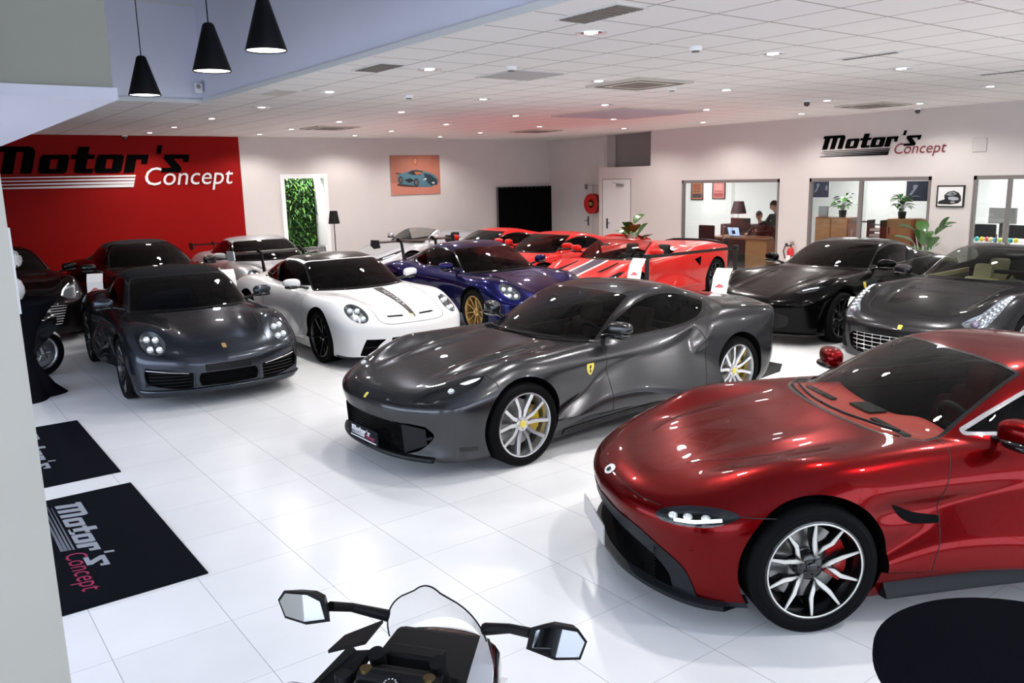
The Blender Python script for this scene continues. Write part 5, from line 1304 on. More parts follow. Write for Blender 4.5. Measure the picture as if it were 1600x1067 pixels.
# ------------------------------------------------------------------ the showroom shell
def tile_floor_mat():
    m,nt,b=nodes_mat('white_porcelain_tiles'); N=nt.nodes; L=nt.links
    g=N.new('ShaderNodeNewGeometry'); sp=N.new('ShaderNodeSeparateXYZ'); L.new(g.outputs['Position'],sp.inputs[0])
    def line(sock,x0,s,w):
        a=N.new('ShaderNodeMath'); a.operation='SUBTRACT'; L.new(sock,a.inputs[0]); a.inputs[1].default_value=x0-s*40
        d=N.new('ShaderNodeMath'); d.operation='DIVIDE'; L.new(a.outputs[0],d.inputs[0]); d.inputs[1].default_value=s
        f=N.new('ShaderNodeMath'); f.operation='FRACT'; L.new(d.outputs[0],f.inputs[0])
        p=N.new('ShaderNodeMath'); p.operation='PINGPONG'; L.new(f.outputs[0],p.inputs[0]); p.inputs[1].default_value=.5
        q=N.new('ShaderNodeMath'); q.operation='LESS_THAN'; L.new(p.outputs[0],q.inputs[0]); q.inputs[1].default_value=w/s
        fl=N.new('ShaderNodeMath'); fl.operation='FLOOR'; L.new(d.outputs[0],fl.inputs[0])
        return q,fl
    qx,fx=line(sp.outputs[0],2.385,.5935,.0017); qy,fy=line(sp.outputs[1],4.185,.6035,.0011)
    mx=N.new('ShaderNodeMath'); mx.operation='MAXIMUM'; L.new(qx.outputs[0],mx.inputs[0]); L.new(qy.outputs[0],mx.inputs[1])
    cb=N.new('ShaderNodeCombineXYZ'); L.new(fx.outputs[0],cb.inputs[0]); L.new(fy.outputs[0],cb.inputs[1])
    wn=N.new('ShaderNodeTexWhiteNoise'); L.new(cb.outputs[0],wn.inputs['Vector'])
    ns=N.new('ShaderNodeTexNoise'); ns.inputs['Scale'].default_value=1.3; ns.inputs['Detail'].default_value=6; L.new(g.outputs['Position'],ns.inputs['Vector'])
    r1=N.new('ShaderNodeMapRange'); r1.inputs['To Min'].default_value=.955; r1.inputs['To Max'].default_value=1.0; L.new(wn.outputs[0],r1.inputs['Value'])
    r2=N.new('ShaderNodeMapRange'); r2.inputs['From Min'].default_value=.35; r2.inputs['From Max'].default_value=.65; r2.inputs['To Min'].default_value=.93; r2.inputs['To Max'].default_value=1.0; L.new(ns.outputs['Fac'],r2.inputs['Value'])
    mm=N.new('ShaderNodeMath'); mm.operation='MULTIPLY'; L.new(r1.outputs[0],mm.inputs[0]); L.new(r2.outputs[0],mm.inputs[1])
    c=N.new('ShaderNodeMixRGB'); c.blend_type='MULTIPLY'; c.inputs[0].default_value=1; c.inputs[1].default_value=(.86,.865,.875,1); L.new(mm.outputs[0],c.inputs[2])
    c2=N.new('ShaderNodeMixRGB'); c2.inputs[2].default_value=(.33,.34,.36,1); L.new(mx.outputs[0],c2.inputs[0]); L.new(c.outputs[0],c2.inputs[1])
    L.new(c2.outputs[0],b.inputs['Base Color'])
    b.inputs['Roughness'].default_value=.24; b.inputs['Specular IOR Level'].default_value=.28
    return m
def ceiling_mat():
    m,nt,b=nodes_mat('mineral_fibre_ceiling_tiles'); N=nt.nodes; L=nt.links
    g=N.new('ShaderNodeNewGeometry'); sp=N.new('ShaderNodeSeparateXYZ'); L.new(g.outputs['Position'],sp.inputs[0])
    def line(sock,x0,s,w):
        a=N.new('ShaderNodeMath'); a.operation='SUBTRACT'; L.new(sock,a.inputs[0]); a.inputs[1].default_value=x0-s*60
        d=N.new('ShaderNodeMath'); d.operation='DIVIDE'; L.new(a.outputs[0],d.inputs[0]); d.inputs[1].default_value=s
        f=N.new('ShaderNodeMath'); f.operation='FRACT'; L.new(d.outputs[0],f.inputs[0])
        p=N.new('ShaderNodeMath'); p.operation='PINGPONG'; L.new(f.outputs[0],p.inputs[0]); p.inputs[1].default_value=.5
        q=N.new('ShaderNodeMath'); q.operation='LESS_THAN'; L.new(p.outputs[0],q.inputs[0]); q.inputs[1].default_value=w/s
        return q
    q1=line(sp.outputs[0],3.62,.605,.010); q2=line(sp.outputs[1],4.57,.58,.010)
    mx=N.new('ShaderNodeMath'); mx.operation='MAXIMUM'; L.new(q1.outputs[0],mx.inputs[0]); L.new(q2.outputs[0],mx.inputs[1])
    n=N.new('ShaderNodeTexNoise'); n.inputs['Scale'].default_value=90; L.new(g.outputs['Position'],n.inputs['Vector'])
    c=N.new('ShaderNodeMixRGB'); c.inputs[1].default_value=(.72,.695,.675,1); c.inputs[2].default_value=(.33,.305,.29,1); L.new(mx.outputs[0],c.inputs[0]); L.new(c.outputs[0],b.inputs['Base Color'])
    bp=N.new('ShaderNodeBump'); bp.inputs['Strength'].default_value=.15; bp.inputs['Distance'].default_value=.01; L.new(n.outputs['Fac'],bp.inputs['Height']); L.new(bp.outputs[0],b.inputs['Normal'])
    b.inputs['Roughness'].default_value=.9
    return m
def struct(mb,name,m,parent=None,**k):
    o=mb.build(name,m,parent,**k)
    if parent is None: o['kind']='structure'
    return o
XE,YE,XL=3.60,11.6,2.44      # edges of the double-height well
XR,YB=15.5,19.5              # office front, back wall
XC=16.1                      # recessed wall behind the office front
def build_room():
    wm=mat('white_painted_wall',(.57,.525,.505),.75,noise=.05,nscale=3)
    lm=mat('lavender_white_wall',(.66,.67,.78),.8,noise=.04,nscale=2)
    struct(MB().box(-2.6,20,-5,20,-.15,0),'floor',tile_floor_mat())
    c=MB()
    H=ROOM_H
    # one ceiling slab, L-shaped around the well
    P=[(XE,-5),(XC+.3,-5),(XC+.3,20),(-2.8,20),(-2.8,YE),(XE,YE)]
    c.prism(P,H,H+.25); struct(c,'ceiling',ceiling_mat())
    t=MB(); 
    t.box(XE-.03,XE,-5,YE,H-.02,H+.03); struct(t,'trim_1',mat('ceiling_edge_white',(.62,.62,.62),.5))
    t=MB(); t.box(-2.6,XE,YE-.03,YE,H-.02,H+.03); struct(t,'trim_2',mat('ceiling_edge_white'))
    # upper walls of the well
    struct(MB().box(XE-.006,XE+.2,-5,YE+.0,H+.03,5.6),'wall_well_right',lm)
    struct(MB().box(-2.6,XE+.2,YE-.006,YE+.2,H+.03,5.6),'wall_well_back',lm)
    struct(MB().box(-2.6,XE+.2,-5,20,5.6,5.75),'ceiling_well',mat('well_ceiling_paint',(.62,.64,.70),.8))
    b=MB(); b.box(-2.6,XE,YE-.02,YE,4.60,4.63); struct(b,'trim_4',mat('ceiling_edge_white'))
    # back wall with the door opening to the green wall room
    x0,x1,z1=7.78,8.82,2.44
    b=MB(); b.box(6.77,x0,YB,YB+.2,0,H); b.box(x0,x1,YB,YB+.2,z1,H); b.box(x1,XC,YB,YB+.2,0,H); struct(b,'wall_back',wm)
    b=MB(); b.box(-2.6,6.77,YB-.012,YB+.2,0,H)
    struct(b,'wall_back_red',mat('red_painted_wall',(.25,.0028,.002),.6,spec=.12,noise=.06,nscale=2))
    # door frame and the room behind it
    f=MB(); f.box(x0-.09,x0+.012,YB-.05,YB+.21,0,z1+.09); f.box(x1-.012,x1+.09,YB-.05,YB+.21,0,z1+.09); f.box(x0+.012,x1-.012,YB-.05,YB+.21,z1-.012,z1+.09)
    struct(f,'door_1',mat('white_door_frame',(.75,.74,.74),.4))
    r=MB(); r.box(x0-.5,x1+.1,YB+.66,YB+.76,0,2.8); r.box(x0-.5,x0-.4,YB+.2,YB+.66,0,2.8); r.box(x1-.005,x1+.1,YB+.2,YB+.66,0,2.8); r.box(x0-.5,x1+.1,YB+.2,YB+.76,2.7,2.8); r.box(x0-.5,x1+.1,YB+.2,YB+.76,-.1,0)
    struct(r,'wall_green_room',mat('white_corridor_paint',(.75,.75,.74),.6))
    area('green_room_lamp',(8.25,YB+.40,2.68),(0,0,0),.9,.25,45)
    # right side: recessed wall, office front
    b=MB(); b.box(XC,XC+.2,14.77,YB+.2,0,H); struct(b,'wall_right_recess',wm)
    o=[(13.72,10.97),(10.24,7.70),(6.95,4.3)]; zt=2.17; b=MB()
    b.box(XR,XR+.12,-5,4.3,0,H); b.box(XR,XR+.12,6.95,7.70,0,zt); b.box(XR,XR+.12,10.24,10.97,0,zt)
    b.box(XR,XR+.12,13.72,14.77,0,zt); b.box(XR,XR+.12,4.3,14.77,zt,H)
    b.box(XR,XR+.12,14.77,16.66,0,2.54)            # low piece holding the white door
    b.box(XR+.12,XC,16.60,16.66,0,2.54); b.box(XR+.12,XC,14.77,16.6,2.5,2.54); b.box(XR+.12,XC,14.70,14.77,2.54,H)
    struct(b,'wall_right',wm)
    # dark slot, column and grey panel above the low piece
    s=MB(); s.box(XC-.02,XC-.001,16.87,16.94,2.54,H); struct(s,'trim_5',mat('dark_slot',(.02,.02,.02),.7))
    s=MB(); s.box(XC-.10,XC-.001,16.55,16.86,2.54,H); struct(s,'trim_6',mat('grey_column',(.36,.34,.33),.7))
    s=MB(); s.box(XC-.05,XC-.001,14.78,16.54,2.54,H); struct(s,'trim_7',mat('grey_infill_panel',(.24,.225,.22),.7))
    # white door with closer in the low piece
    d=MB(); d.box(XR-.012,XR-.001,15.46,16.50,0,2.22); do=struct(d,'door_2',mat('white_door_leaf',(.66,.64,.63),.45))
    g=MB()
    for (a,b2,c2,d2) in ((15.45,15.465,0,2.23),(16.495,16.51,0,2.23),(15.45,16.51,2.22,2.235)): g.box(XR-.015,XR-.002,a,b2,c2,d2)
    g.build('door_gap',mat('door_gap_shadow',(.22,.21,.2),.8),do)
    h=MB(); h.box(XR-.02,XR-.012,16.30,16.36,.93,1.2,.004); h.tube([(XR-.05,16.33,1.08),(XR-.05,16.20,1.08)],.010,8); h.tube([(XR-.012,16.33,1.08),(XR-.05,16.33,1.08)],.008,6); h.build('door_handle',mat('black_door_hardware',(.02,.02,.02),.4),do)
    h=MB(); h.box(XR-.07,XR-.012,15.70,15.94,2.04,2.11,.008); h.tube([(XR-.05,15.75,2.10),(XR-.16,15.95,2.14),(XR-.02,16.15,2.16)],.008,6); h.build('door_closer',mat('grey_door_closer',(.22,.21,.2),.4),do)
    # door in the recessed wall
    d=MB(); d.box(XC-.010,XC-.001,17.55,18.40,0,2.12); do=struct(d,'door_3',mat('grey_white_door_leaf',(.55,.53,.52),.5))
    h=MB(); h.box(XC-.02,XC-.010,17.72,17.77,.93,1.2,.004); h.tube([(XC-.05,17.745,1.08),(XC-.05,17.85,1.08)],.010,8); h.build('door_handle',mat('black_door_hardware'),do)
    h=MB(); h.box(XC-.07,XC-.010,17.78,17.84,1.96,2.10,.006); h.tube([(XC-.05,17.8,2.06),(XC-.06,17.3,2.07)],.008,6); h.build('door_closer',mat('grey_door_closer'),do)
    # left (entrance) and front walls, glazed towards the daylight
    b=MB(); b.box(-2.8,-2.6,-5,20,0,.25); b.box(-2.8,-2.6,-5,20,3.3,5.6); b.box(-2.8,-2.6,11.5,20,.25,3.3); b.box(-2.8,-2.6,-5,-3.6,.25,3.3); struct(b,'wall_left',wm)
    wf=mat('grey_window_frame',(.25,.25,.26),.4,metal=.5)
    wg=glass('facade_glass',(.93,.95,.97),1.5)
    for k in range(6):
        y=-3.6+k*15.1/6; w=15.1/6
        f=MB(); f.box(-2.72,-2.64,y,y+.05,.25,3.3); f.box(-2.72,-2.64,y+w-.05,y+w,.25,3.3); f.box(-2.72,-2.64,y,y+w,.25,.31); f.box(-2.72,-2.64,y,y+w,3.24,3.3); f.box(-2.72,-2.64,y,y+w,2.3,2.35); f.box(-2.72,-2.64,y+w/2-.02,y+w/2+.02,.3,3.25)
        fo=struct(f,'window_%d'%(k+1),wf); MB().box(-2.685,-2.675,y+.05,y+w-.05,.3,3.25).build('window_pane',wg,fo)
    b=MB(); b.box(-2.8,XC+.3,-5.2,-5,0,.5); b.box(-2.8,XC+.3,-5.2,-5,3.2,5.6); b.box(-2.8,-1.5,-5.2,-5,.5,3.2); b.box(12.5,XC+.3,-5.2,-5,.5,3.2); struct(b,'wall_front',wm)
    for k in range(5):
        x=-1.5+k*2.8; w=2.8
        f=MB(); f.box(x,x+.05,-5.12,-5.04,.5,3.2); f.box(x+w-.05,x+w,-5.12,-5.04,.5,3.2); f.box(x,x+w,-5.12,-5.04,.5,.56); f.box(x,x+w,-5.12,-5.04,3.14,3.2); f.box(x+w/2-.02,x+w/2+.02,-5.12,-5.04,.5,3.2); f.box(x,x+w,-5.12,-5.04,1.8,1.84)
        fo=struct(f,'window_%d'%(k+7),wf); MB().box(x+.05,x+w-.05,-5.085,-5.075,.55,3.15).build('window_pane',wg,fo)
    b=MB(); b.box(XC,XC+.3,-5,4.2,0,H); struct(b,'wall_right_end',wm)
    # foreground pillar and bulkhead beside the stairs
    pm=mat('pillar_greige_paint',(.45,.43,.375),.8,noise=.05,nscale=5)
    p=MB(); p.prism([(-.9,2.15),(.237,2.388),(.20,2.62),(-.9,2.45)],0,5.6); p.build('pillar',pm)['kind']='structure'
    o=bpy.data.objects['pillar']; o.name='trim_pillar'
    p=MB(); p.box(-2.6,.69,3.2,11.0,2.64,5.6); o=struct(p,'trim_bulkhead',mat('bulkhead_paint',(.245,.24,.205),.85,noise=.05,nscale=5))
    p=MB(); p.box(-2.6,.70,3.19,11.01,2.60,2.64); struct(p,'trim_8',mat('bulkhead_edge',(.50,.50,.57),.7))
    p=MB(); p.prism([(.24,2.89),(.292,2.885),(.292,2.92),(.24,2.92)],1.93,2.19); struct(p,'trim_9',mat('white_door_frame',(.75,.74,.74),.4))
def well_lamp(x,y,z,label):
    t=thing('pendant_lamp',label,'pendant lamp',(x,y,z),0,'black cone pendants over the stairwell')
    k=mat('black_lampshade',(.004,.004,.005),.5,spec=.2)
    m=MB(); m.lathe([(.150,0),(.152,.006),(.045,.36),(.030,.375),(.0,.378),(.0,.37),(.028,.365),(.040,.352),(.147,.004),(.150,0)],48); m.build('lamp_shade',k,t,True,50)
    m=MB(); m.lathe([(0,.012),(.142,.012),(.142,.008),(0,.008)],40); m.build('diffuser',mat('lamp_diffuser_lit',(1,1,1),.5,emit=3.5,ecol=(1,.98,.97,1)),t,True,50)
    m=MB(); m.tube([(0,0,.37),(0,0,5.6-z)],.005,6); m.tube([(0,0,5.56-z),(0,0,5.6-z)],.05,16); m.build('cord',k,t,True)
    return t
def ceiling_fittings():
    H=ROOM_H
    ring=mat('downlight_ring',(.66,.66,.66),.3,metal=.3); em=mat('downlight_glow',(1,1,1),.5,emit=5,ecol=(1,.98,.95,1)); rf=mat('downlight_reflector',(.78,.78,.8),.15,metal=1)
    first=None
    def row(x,y):
        col=['first','second','third','fourth','fifth','last'][0 if x<5.5 else (1 if x<8 else (2 if x<10.5 else (3 if x<11.8 else (4 if x<13 else 5))))]
        dep=['row behind the camera','nearest row','second row','third row','fourth row','fifth row','sixth row','seventh row'][min(range(8),key=lambda i:abs(y-(.4,2.7,5.0,7.4,9.75,12.05,14.35,17.0)[i]))] if y<17.5 else 'row along the back wall'
        return 'round recessed downlight, %s column from the stairwell, %s'%(col,dep)
    for x,y in DOWN:
        if first is None:
            t=thing('downlight',row(x,y),'ceiling light',(x,y,H),0,'recessed downlights in the tiled ceiling')
            m=MB(); m.lathe([(.085,-.001),(.125,-.008),(.128,-.001),(.128,.0)],36); m.build('trim_ring',ring,t,True)
            m=MB(); m.lathe([(.086,-.002),(.070,.0-.0005),(.0,-.0006)],36); m.build('reflector',rf,t,True)
            m=MB(); m.box(-.036,.036,-.04,-.010,-.008,-.003,.002); m.box(-.036,.036,.010,.04,-.008,-.003,.002); m.build('lamp_tube',em,t)
            first=t
        else:
            t=copy_tree(first); t.location=(x,y,H); t['label']=row(x,y)
    vm=mat('vent_beige',(.50,.47,.42),.6); dk=mat('vent_dark',(.16,.14,.12),.8)
    for (x,y,s,lab) in ((7.5,7.35,.46,'square beige air conditioning cassette in the middle of the ceiling'),(13.7,7.9,.45,'square dark air conditioning cassette near the office wall sign'),(7.4,15.9,.45,'square air conditioning cassette far left before the red wall edge'),(12.5,15.6,.45,'square air conditioning cassette in the far corner of the ceiling')):
        t=thing('ceiling_cassette',lab,'air vent',(x,y,H),0,'ceiling air conditioning cassettes')
        m=MB(); m.prism([(-s,-s),(s,-s),(s,s),(-s,s)],-.025,0); 
        m.build('cassette_frame',vm,t)
        m=MB()
        for (a,b,c,d) in ((-.8,.8,-.86,-.74),(-.8,.8,.74,.86),(-.86,-.74,-.72,.72),(.74,.86,-.72,.72)): m.box(a*s,b*s,c*s,d*s,-.030,-.024)
        m.box(-.5*s,.5*s,-.5*s,.5*s,-.031,-.024); m.build('cassette_slots',dk,t)
    for (p,sx,sy,lab,mm) in (((4.1,4.4),.12,.30,'grey ventilation grille beside the nearest downlight',dk),((4.05,7.5),.12,.28,'small grey grille left of the second row downlight',dk),((4.05,10.05),.12,.28,'pale grille near the well edge',vm),((5.7,7.35),.33,.33,'grey square panel beside the round detector',mat('grey_panel',(.40,.39,.38),.7)),((7.85,4.6),.03,.28,'narrow dark slot diffuser nearest the right side',dk),((10.7,4.55),.03,.28,'narrow dark slot diffuser at the right edge of the photo',dk)):
        t=thing('ceiling_grille',lab,'air vent',(p[0],p[1],H),0,'flat grilles in the ceiling')
        MB().box(-sx-.03,sx+.03,-sy-.03,sy+.03,-.008,0).build('grille_frame',mat('white_grille_frame',(.60,.59,.58),.6),t)
        m=MB()
        for i in range(9): m.box(-sx,sx,-sy+i*2*sy/9,-sy+(i+.75)*2*sy/9,-.014,-.007)
        m.build('louvers',mm,t)
    # skylight shaft seen as a pale recess
    t=thing('ceiling_light_well','pale grey light shaft recess in the far part of the tiled ceiling','skylight',(10.8,10.9,H))
    m=MB(); m.box(-.9,.9,-.9,.9,-.015,-.004); m.build('recess_panel',mat('shaft_grey',(.42,.43,.50),.8),t)
    m=MB(); m.box(-.95,-.9,-.95,.95,-.02,0); m.box(.9,.95,-.95,.95,-.02,0); m.box(-.9,.9,.9,.95,-.02,0); m.box(-.9,.9,-.95,-.9,-.02,0); m.build('recess_frame',vm,t)
    for (p,lab) in (((5.87, 5.07),'round smoke detector near the middle of the ceiling'),((8.27, 7.52),'small round detector beside the beige cassette'),((5.19, 6.86),'round detector beside the grey square panel'),((5.67, 9.72),'small smoke detector over the blue car')):
        t=thing('smoke_detector',lab,'smoke detector',(p[0],p[1],H),0,'white ceiling detectors')
        MB().lathe([(.06,0),(.062,-.02),(.05,-.035),(0,-.04)],24).build('detector_body',mat('white_plastic',(.8,.8,.8),.35),t,True)
        MB().lathe([(.036,-.040),(.036,-.046),(0,-.05)],20).build('detector_slot',dk,t,True)
    for (p,lab) in (((15.3,7.95),'black dome camera above the office wall sign'),((11.68,7.83),'small black dome camera over the red cars'),((4.28,19.3),'dark dome camera at the top of the red wall')):
        t=thing('dome_camera',lab,'security camera',(p[0],p[1],H),0,'black dome security cameras')
        MB().lathe([(.06,0),(.06,-.03),(.05,-.035)],24).build('camera_base',mat('white_plastic'),t,True)
        MB().ball((0,0,-.055),(.048,.048,.048),20,12).build('camera_dome',mat('black_glass_dome',(.01,.01,.012),.08,coat=1),t,True)
    t=thing('motion_sensor','small white motion sensor in the corner of the lavender stairwell wall','sensor',(3.52,11.5,3.52))
    MB().box(-.045,.045,-.05,.03,-.02,.11,.015).build('sensor_body',mat('white_plastic'),t)
    MB().ball((-.01,-.05,.06),(.03,.015,.03),14,8).build('sensor_lens',mat('grey_lens',(.3,.3,.32),.2),t,True)
# ------------------------------------------------------------------ signs, pictures, mats, stands, plants, office things
def build_signs():
    # big sign on the red wall (letters run off behind the pillar side)
    t=thing('wall_sign','large black and white two-line lettering sign on the red wall','sign',(1.9,YB-.02,2.6))
    u=.352
    def pl(a,b,w): return (a*u-.30, -w-.002, b*u*1.02+.02)
    logo(pl,t,mat('sign_black',(.003,.003,.003),.7,spec=0),mat('sign_white',(.70,.66,.66),.5),mat('sign_white'),.02)
    t=thing('wall_sign','small black and dark red two-line lettering sign above the office windows','sign',(XR,9.98,2.74))
    u=.178
    def pl(a,b,w): return (-w-.002, -a*u, b*u)
    logo(pl,t,mat('sign_black'),mat('sign_black'),mat('sign_dark_red',(.16,.006,.012),.5),.015)
    t=thing('thermostat_panel','small pale wall panel right of the office sign','wall panel',(XR-.001,6.9,2.70))
    MB().box(-.02,0,-.12,.12,-.12,.12,.01).build('panel_cover',mat('wall_panel_paint',(.48,.45,.44),.6),t)
def build_mats():
    navy=mat('black_carpet_mat',(.0045,.0052,.0085),.95,bump=.3,bscale=300,spec=.05)
    for (x0,x1,y0,y1,lab) in ((.10,1.27,4.82,6.80,'black entrance mat with grey and pink two-line lettering, nearer of the two'),(.10,1.27,7.13,9.08,'black entrance mat behind the nearer one, its lettering cut by the pillar')):
        t=thing('floor_mat',lab,'mat',((x0+x1)/2,(y0+y1)/2,0),0,'black entrance mats')
        w,h=(x1-x0)/2,(y1-y0)/2
        MB().box(-w,w,-h,h,0,.008,.003).build('mat_pile',navy,t)
        u=.113
        def pl(a,b,q,h=h): return (.022+b*u, h-.18-a*u, .009+q*.1)
        logo(pl,t,mat('mat_print_grey',(.27,.29,.33),.9),mat('mat_print_stripes',(.13,.14,.17),.9),mat('mat_print_pink',(.27,.015,.065),.9),.01)
def price_stand(x,y,deg,label,h=1.0,first=[None]):
    if first[0] is None:
        t=thing('price_stand',label,'sign stand',(x,y,0),math.radians(deg),'price card stands beside the cars')
        k=mat('black_gloss_plinth',(.012,.012,.014),.18,coat=.8); wcard=mat('white_price_card',(.86,.86,.87),.35)
        m=MB(); m.prism([(-.13,0),(.13,0),(.13,.55),(-.13,.40)],-.12,.12,'xz'); m.build('plinth',k,t)
        m=MB(); m.lathe([(.10,0),(.11,.004),(.12,0)],32,c=(-.132,0,.22),axis='x'); m.build('plinth_ring',mat('dark_grey_emboss',(.03,.03,.034),.3),t,True)
        c=MB(); 
        # leaning card with a bent head
        P=[(-.155,.40),(.06,.93),(.20,1.04),(.205,1.03),(.07,.92),(-.143,.395)]
        c.prism(P,-.108,.108,'xz'); c.build('price_card',wcard,t)
        r=MB()
        def on(u0,u1,z0,z1):
            # u across, z height on the leaning face
            f=lambda z:-.1565+(z-.40)*(.215/.53)
            r.add([(f(z0)-.002,u0,z0),(f(z0)-.002,u1,z0),(f(z1)-.002,u1,z1),(f(z1)-.002,u0,z1)],[(0,1,2,3)])
        on(-.09,.09,.50,.58); r.build('red_print',mat('card_red_print',(.62,.10,.12),.5),t)
        r=MB(); on(-.08,.09,.70,.71); on(-.09,.06,.67,.678); on(-.09,.08,.64,.648); on(-.06,.08,.46,.468); r.build('text_lines',mat('card_grey_print',(.35,.35,.36),.5),t)
        V=[];
        pts=spline([(-.06,.80),(-.04,.82),(-.02,.84),(.02,.842),(.04,.82),(.06,.81),(.058,.797)],4,True)
        f=lambda z:-.1565+(z-.40)*(.215/.53)-.002
        mesh_obj('car_drawing',[(f(z),u,z) for u,z in pts],[tuple(range(len(pts)))],mat('card_red_print'),t)
        first[0]=t
    else:
        t=copy_tree(first[0]); t.location=(x,y,0); t.rotation_euler=(0,0,math.radians(deg)); t['label']=label
    return t
def cocktail_table(x,y,label,r=.40,h=1.1):
    t=thing('cocktail_table',label,'table',(x,y,0),0,'high tables in black stretch covers')
    k=mat('black_stretch_cloth',(.007,.007,.010),.9,spec=0,bump=.15,bscale=400)
    m=MB(); m.lathe([(0,h),(r-.01,h),(r,h-.008),(r,h-.03)],64); m.build('table_top',k,t,True,40)
    # stretch skirt pinched at the waist, pulled out to four feet
    V=[];F=[];n=64; prof=[(h-.03,1.0,0),(h-.12,.80,0),(h-.35,.42,0),(h-.6,.27,0),(.35,.36,.2),(.12,.62,.8),(.0,.86,1.)]
    for z,s,q in prof:
        for k2 in range(n):
            a=2*PI*k2/n; f=s*(1+q*.18*(abs(math.cos(2*a))**3)-q*.22*(1-abs(math.cos(2*a)))); V.append((r*f*math.cos(a),r*f*math.sin(a),z+.0))
    for i in range(len(prof)-1):
        for k2 in range(n): F.append((i*n+k2,i*n+(k2+1)%n,(i+1)*n+(k2+1)%n,(i+1)*n+k2))
    mesh_obj('stretch_skirt',V,F,k,t,True)
    return t
def flower_vase(x,y,z):
    t=thing('flower_vase','white globe vase with a white hydrangea on the left black table','vase',(x,y,z))
    w=mat('white_ceramic',(.72,.72,.74),.2,coat=.5)
    MB().lathe([(.04,0),(.09,.02),(.125,.09),(.125,.15),(.10,.22),(.055,.26),(.05,.28),(.04,.27)],40).build('vase',w,t,True)
    rnd=random.Random(5); m=MB()
    for i in range(230):
        a=rnd.random()*2*PI; q=math.acos(rnd.uniform(-.5,1)); R=.13*rnd.uniform(.85,1.05)
        c=np.array([R*math.sin(q)*math.cos(a),R*math.sin(q)*math.sin(a),.45+R*.9*math.cos(q)])
        nrm=(c-np.array([0,0,.45])); nrm/=np.linalg.norm(nrm); u=np.cross(nrm,[.3,.5,.8]); u/=np.linalg.norm(u); v=np.cross(nrm,u)
        for k in range(4):
            b=PI/2*k+rnd.random()*.3; d=math.cos(b)*u+math.sin(b)*v; e=math.cos(b+PI/2)*u+math.sin(b+PI/2)*v
            m.add([c,c+d*.013+e*.010+nrm*.004,c+d*.026+nrm*.006,c+d*.013-e*.010+nrm*.004],[(0,1,2,3)])
    m.build('hydrangea_head',mat('white_petals',(.80,.79,.77),.6),t)
    m=MB(); m.tube([(0,0,.2),(0,0,.42)],.006,6); m.tube([(0,0,.2),(-.03,0,.4),(-.02,.02,.62)],.004,5); m.build('stem',mat('green_stem',(.05,.10,.03),.6),t)
    m=MB()
    for i in range(9):
        leaf(m,(-.02+rnd.uniform(-.03,.03),.02,.52+i*.022),rnd.random()*6.28,.07,.035,rnd.uniform(.1,.7))
    m.build('leaves',mat('dark_leaf',(.02,.035,.018),.5),t,True)
    return t
def leaf(m,base,az,L,Wd,up,droop=.5,n=6,seg=None):
    b=np.array(base,float); d=np.array([math.cos(az),math.sin(az),0]); s=np.array([-math.sin(az),math.cos(az),0]); V=[]
    for i in range(n+1):
        t=i/n; w=Wd*math.sin(PI*min(1,t*.93+.05))**.8*.5
        c=b+d*L*t*math.cos(up)+np.array([0,0,1])*(L*t*math.sin(up)-droop*L*t*t*.5)
        V+= [c-s*w+np.array([0,0,w*.35]),c,c+s*w+np.array([0,0,w*.35])]
    F=[]
    for i in range(n):
        a=3*i; F+=[(a,a+1,a+4,a+3),(a+1,a+2,a+5,a+4)]
    m.add(V,F)
def potted_plant(name,label,loc,cat='plant',kind='big',seed=1,group=None,s=1.):
    t=thing(name,label,cat,loc,0,group); rnd=random.Random(seed)
    gm=mat('plant_leaf_green',(.035,.13,.015),.35,coat=.3,noise=.4,nscale=14); pm=mat('dark_plant_pot',(.02,.02,.022),.5)
    if kind=='big':
        MB().lathe([(.0,0),(.14*s,0),(.19*s,.34*s),(.17*s,.34*s),(.15*s,.28*s),(0,.28*s)],32).build('plant_pot',pm,t,True,40)
        m=MB(); st=MB()
        for i in range(11):
            a=i*2.4+seed; h=rnd.uniform(.45,.95)*s; r=rnd.uniform(.05,.22)*s
            p=[(0,0,.28*s),(r*.5*math.cos(a),r*.5*math.sin(a),.28*s+h*.5),(r*math.cos(a),r*math.sin(a),.28*s+h)]
            st.tube(p,.008*s,6); leaf(m,p[-1],a,rnd.uniform(.34,.50)*s,.24*s,rnd.uniform(.5,1.25),.6,8)
        m.build('leaves',gm,t,True); st.build('stems',mat('green_stem',(.05,.10,.03),.6),t,True)
    else:
        MB().lathe([(.0,0),(.06*s,0),(.075*s,.13*s),(.065*s,.13*s),(.06*s,.11*s),(0,.11*s)],28).build('plant_pot',pm,t,True,40)
        m=MB(); st=MB()
        for i in range(34):
            a=i*2.4+seed; h=rnd.uniform(.08,.30)*s; r=rnd.uniform(.02,.12)*s
            p=[(0,0,.11*s),(r*math.cos(a),r*math.sin(a),.11*s+h)]
            st.tube(p,.003*s,5); leaf(m,p[-1],a,rnd.uniform(.12,.19)*s,.085*s,rnd.uniform(-.1,.9),.8,5)
        m.build('leaves',gm,t,True); st.build('stems',mat('green_stem'),t,True)
    return t
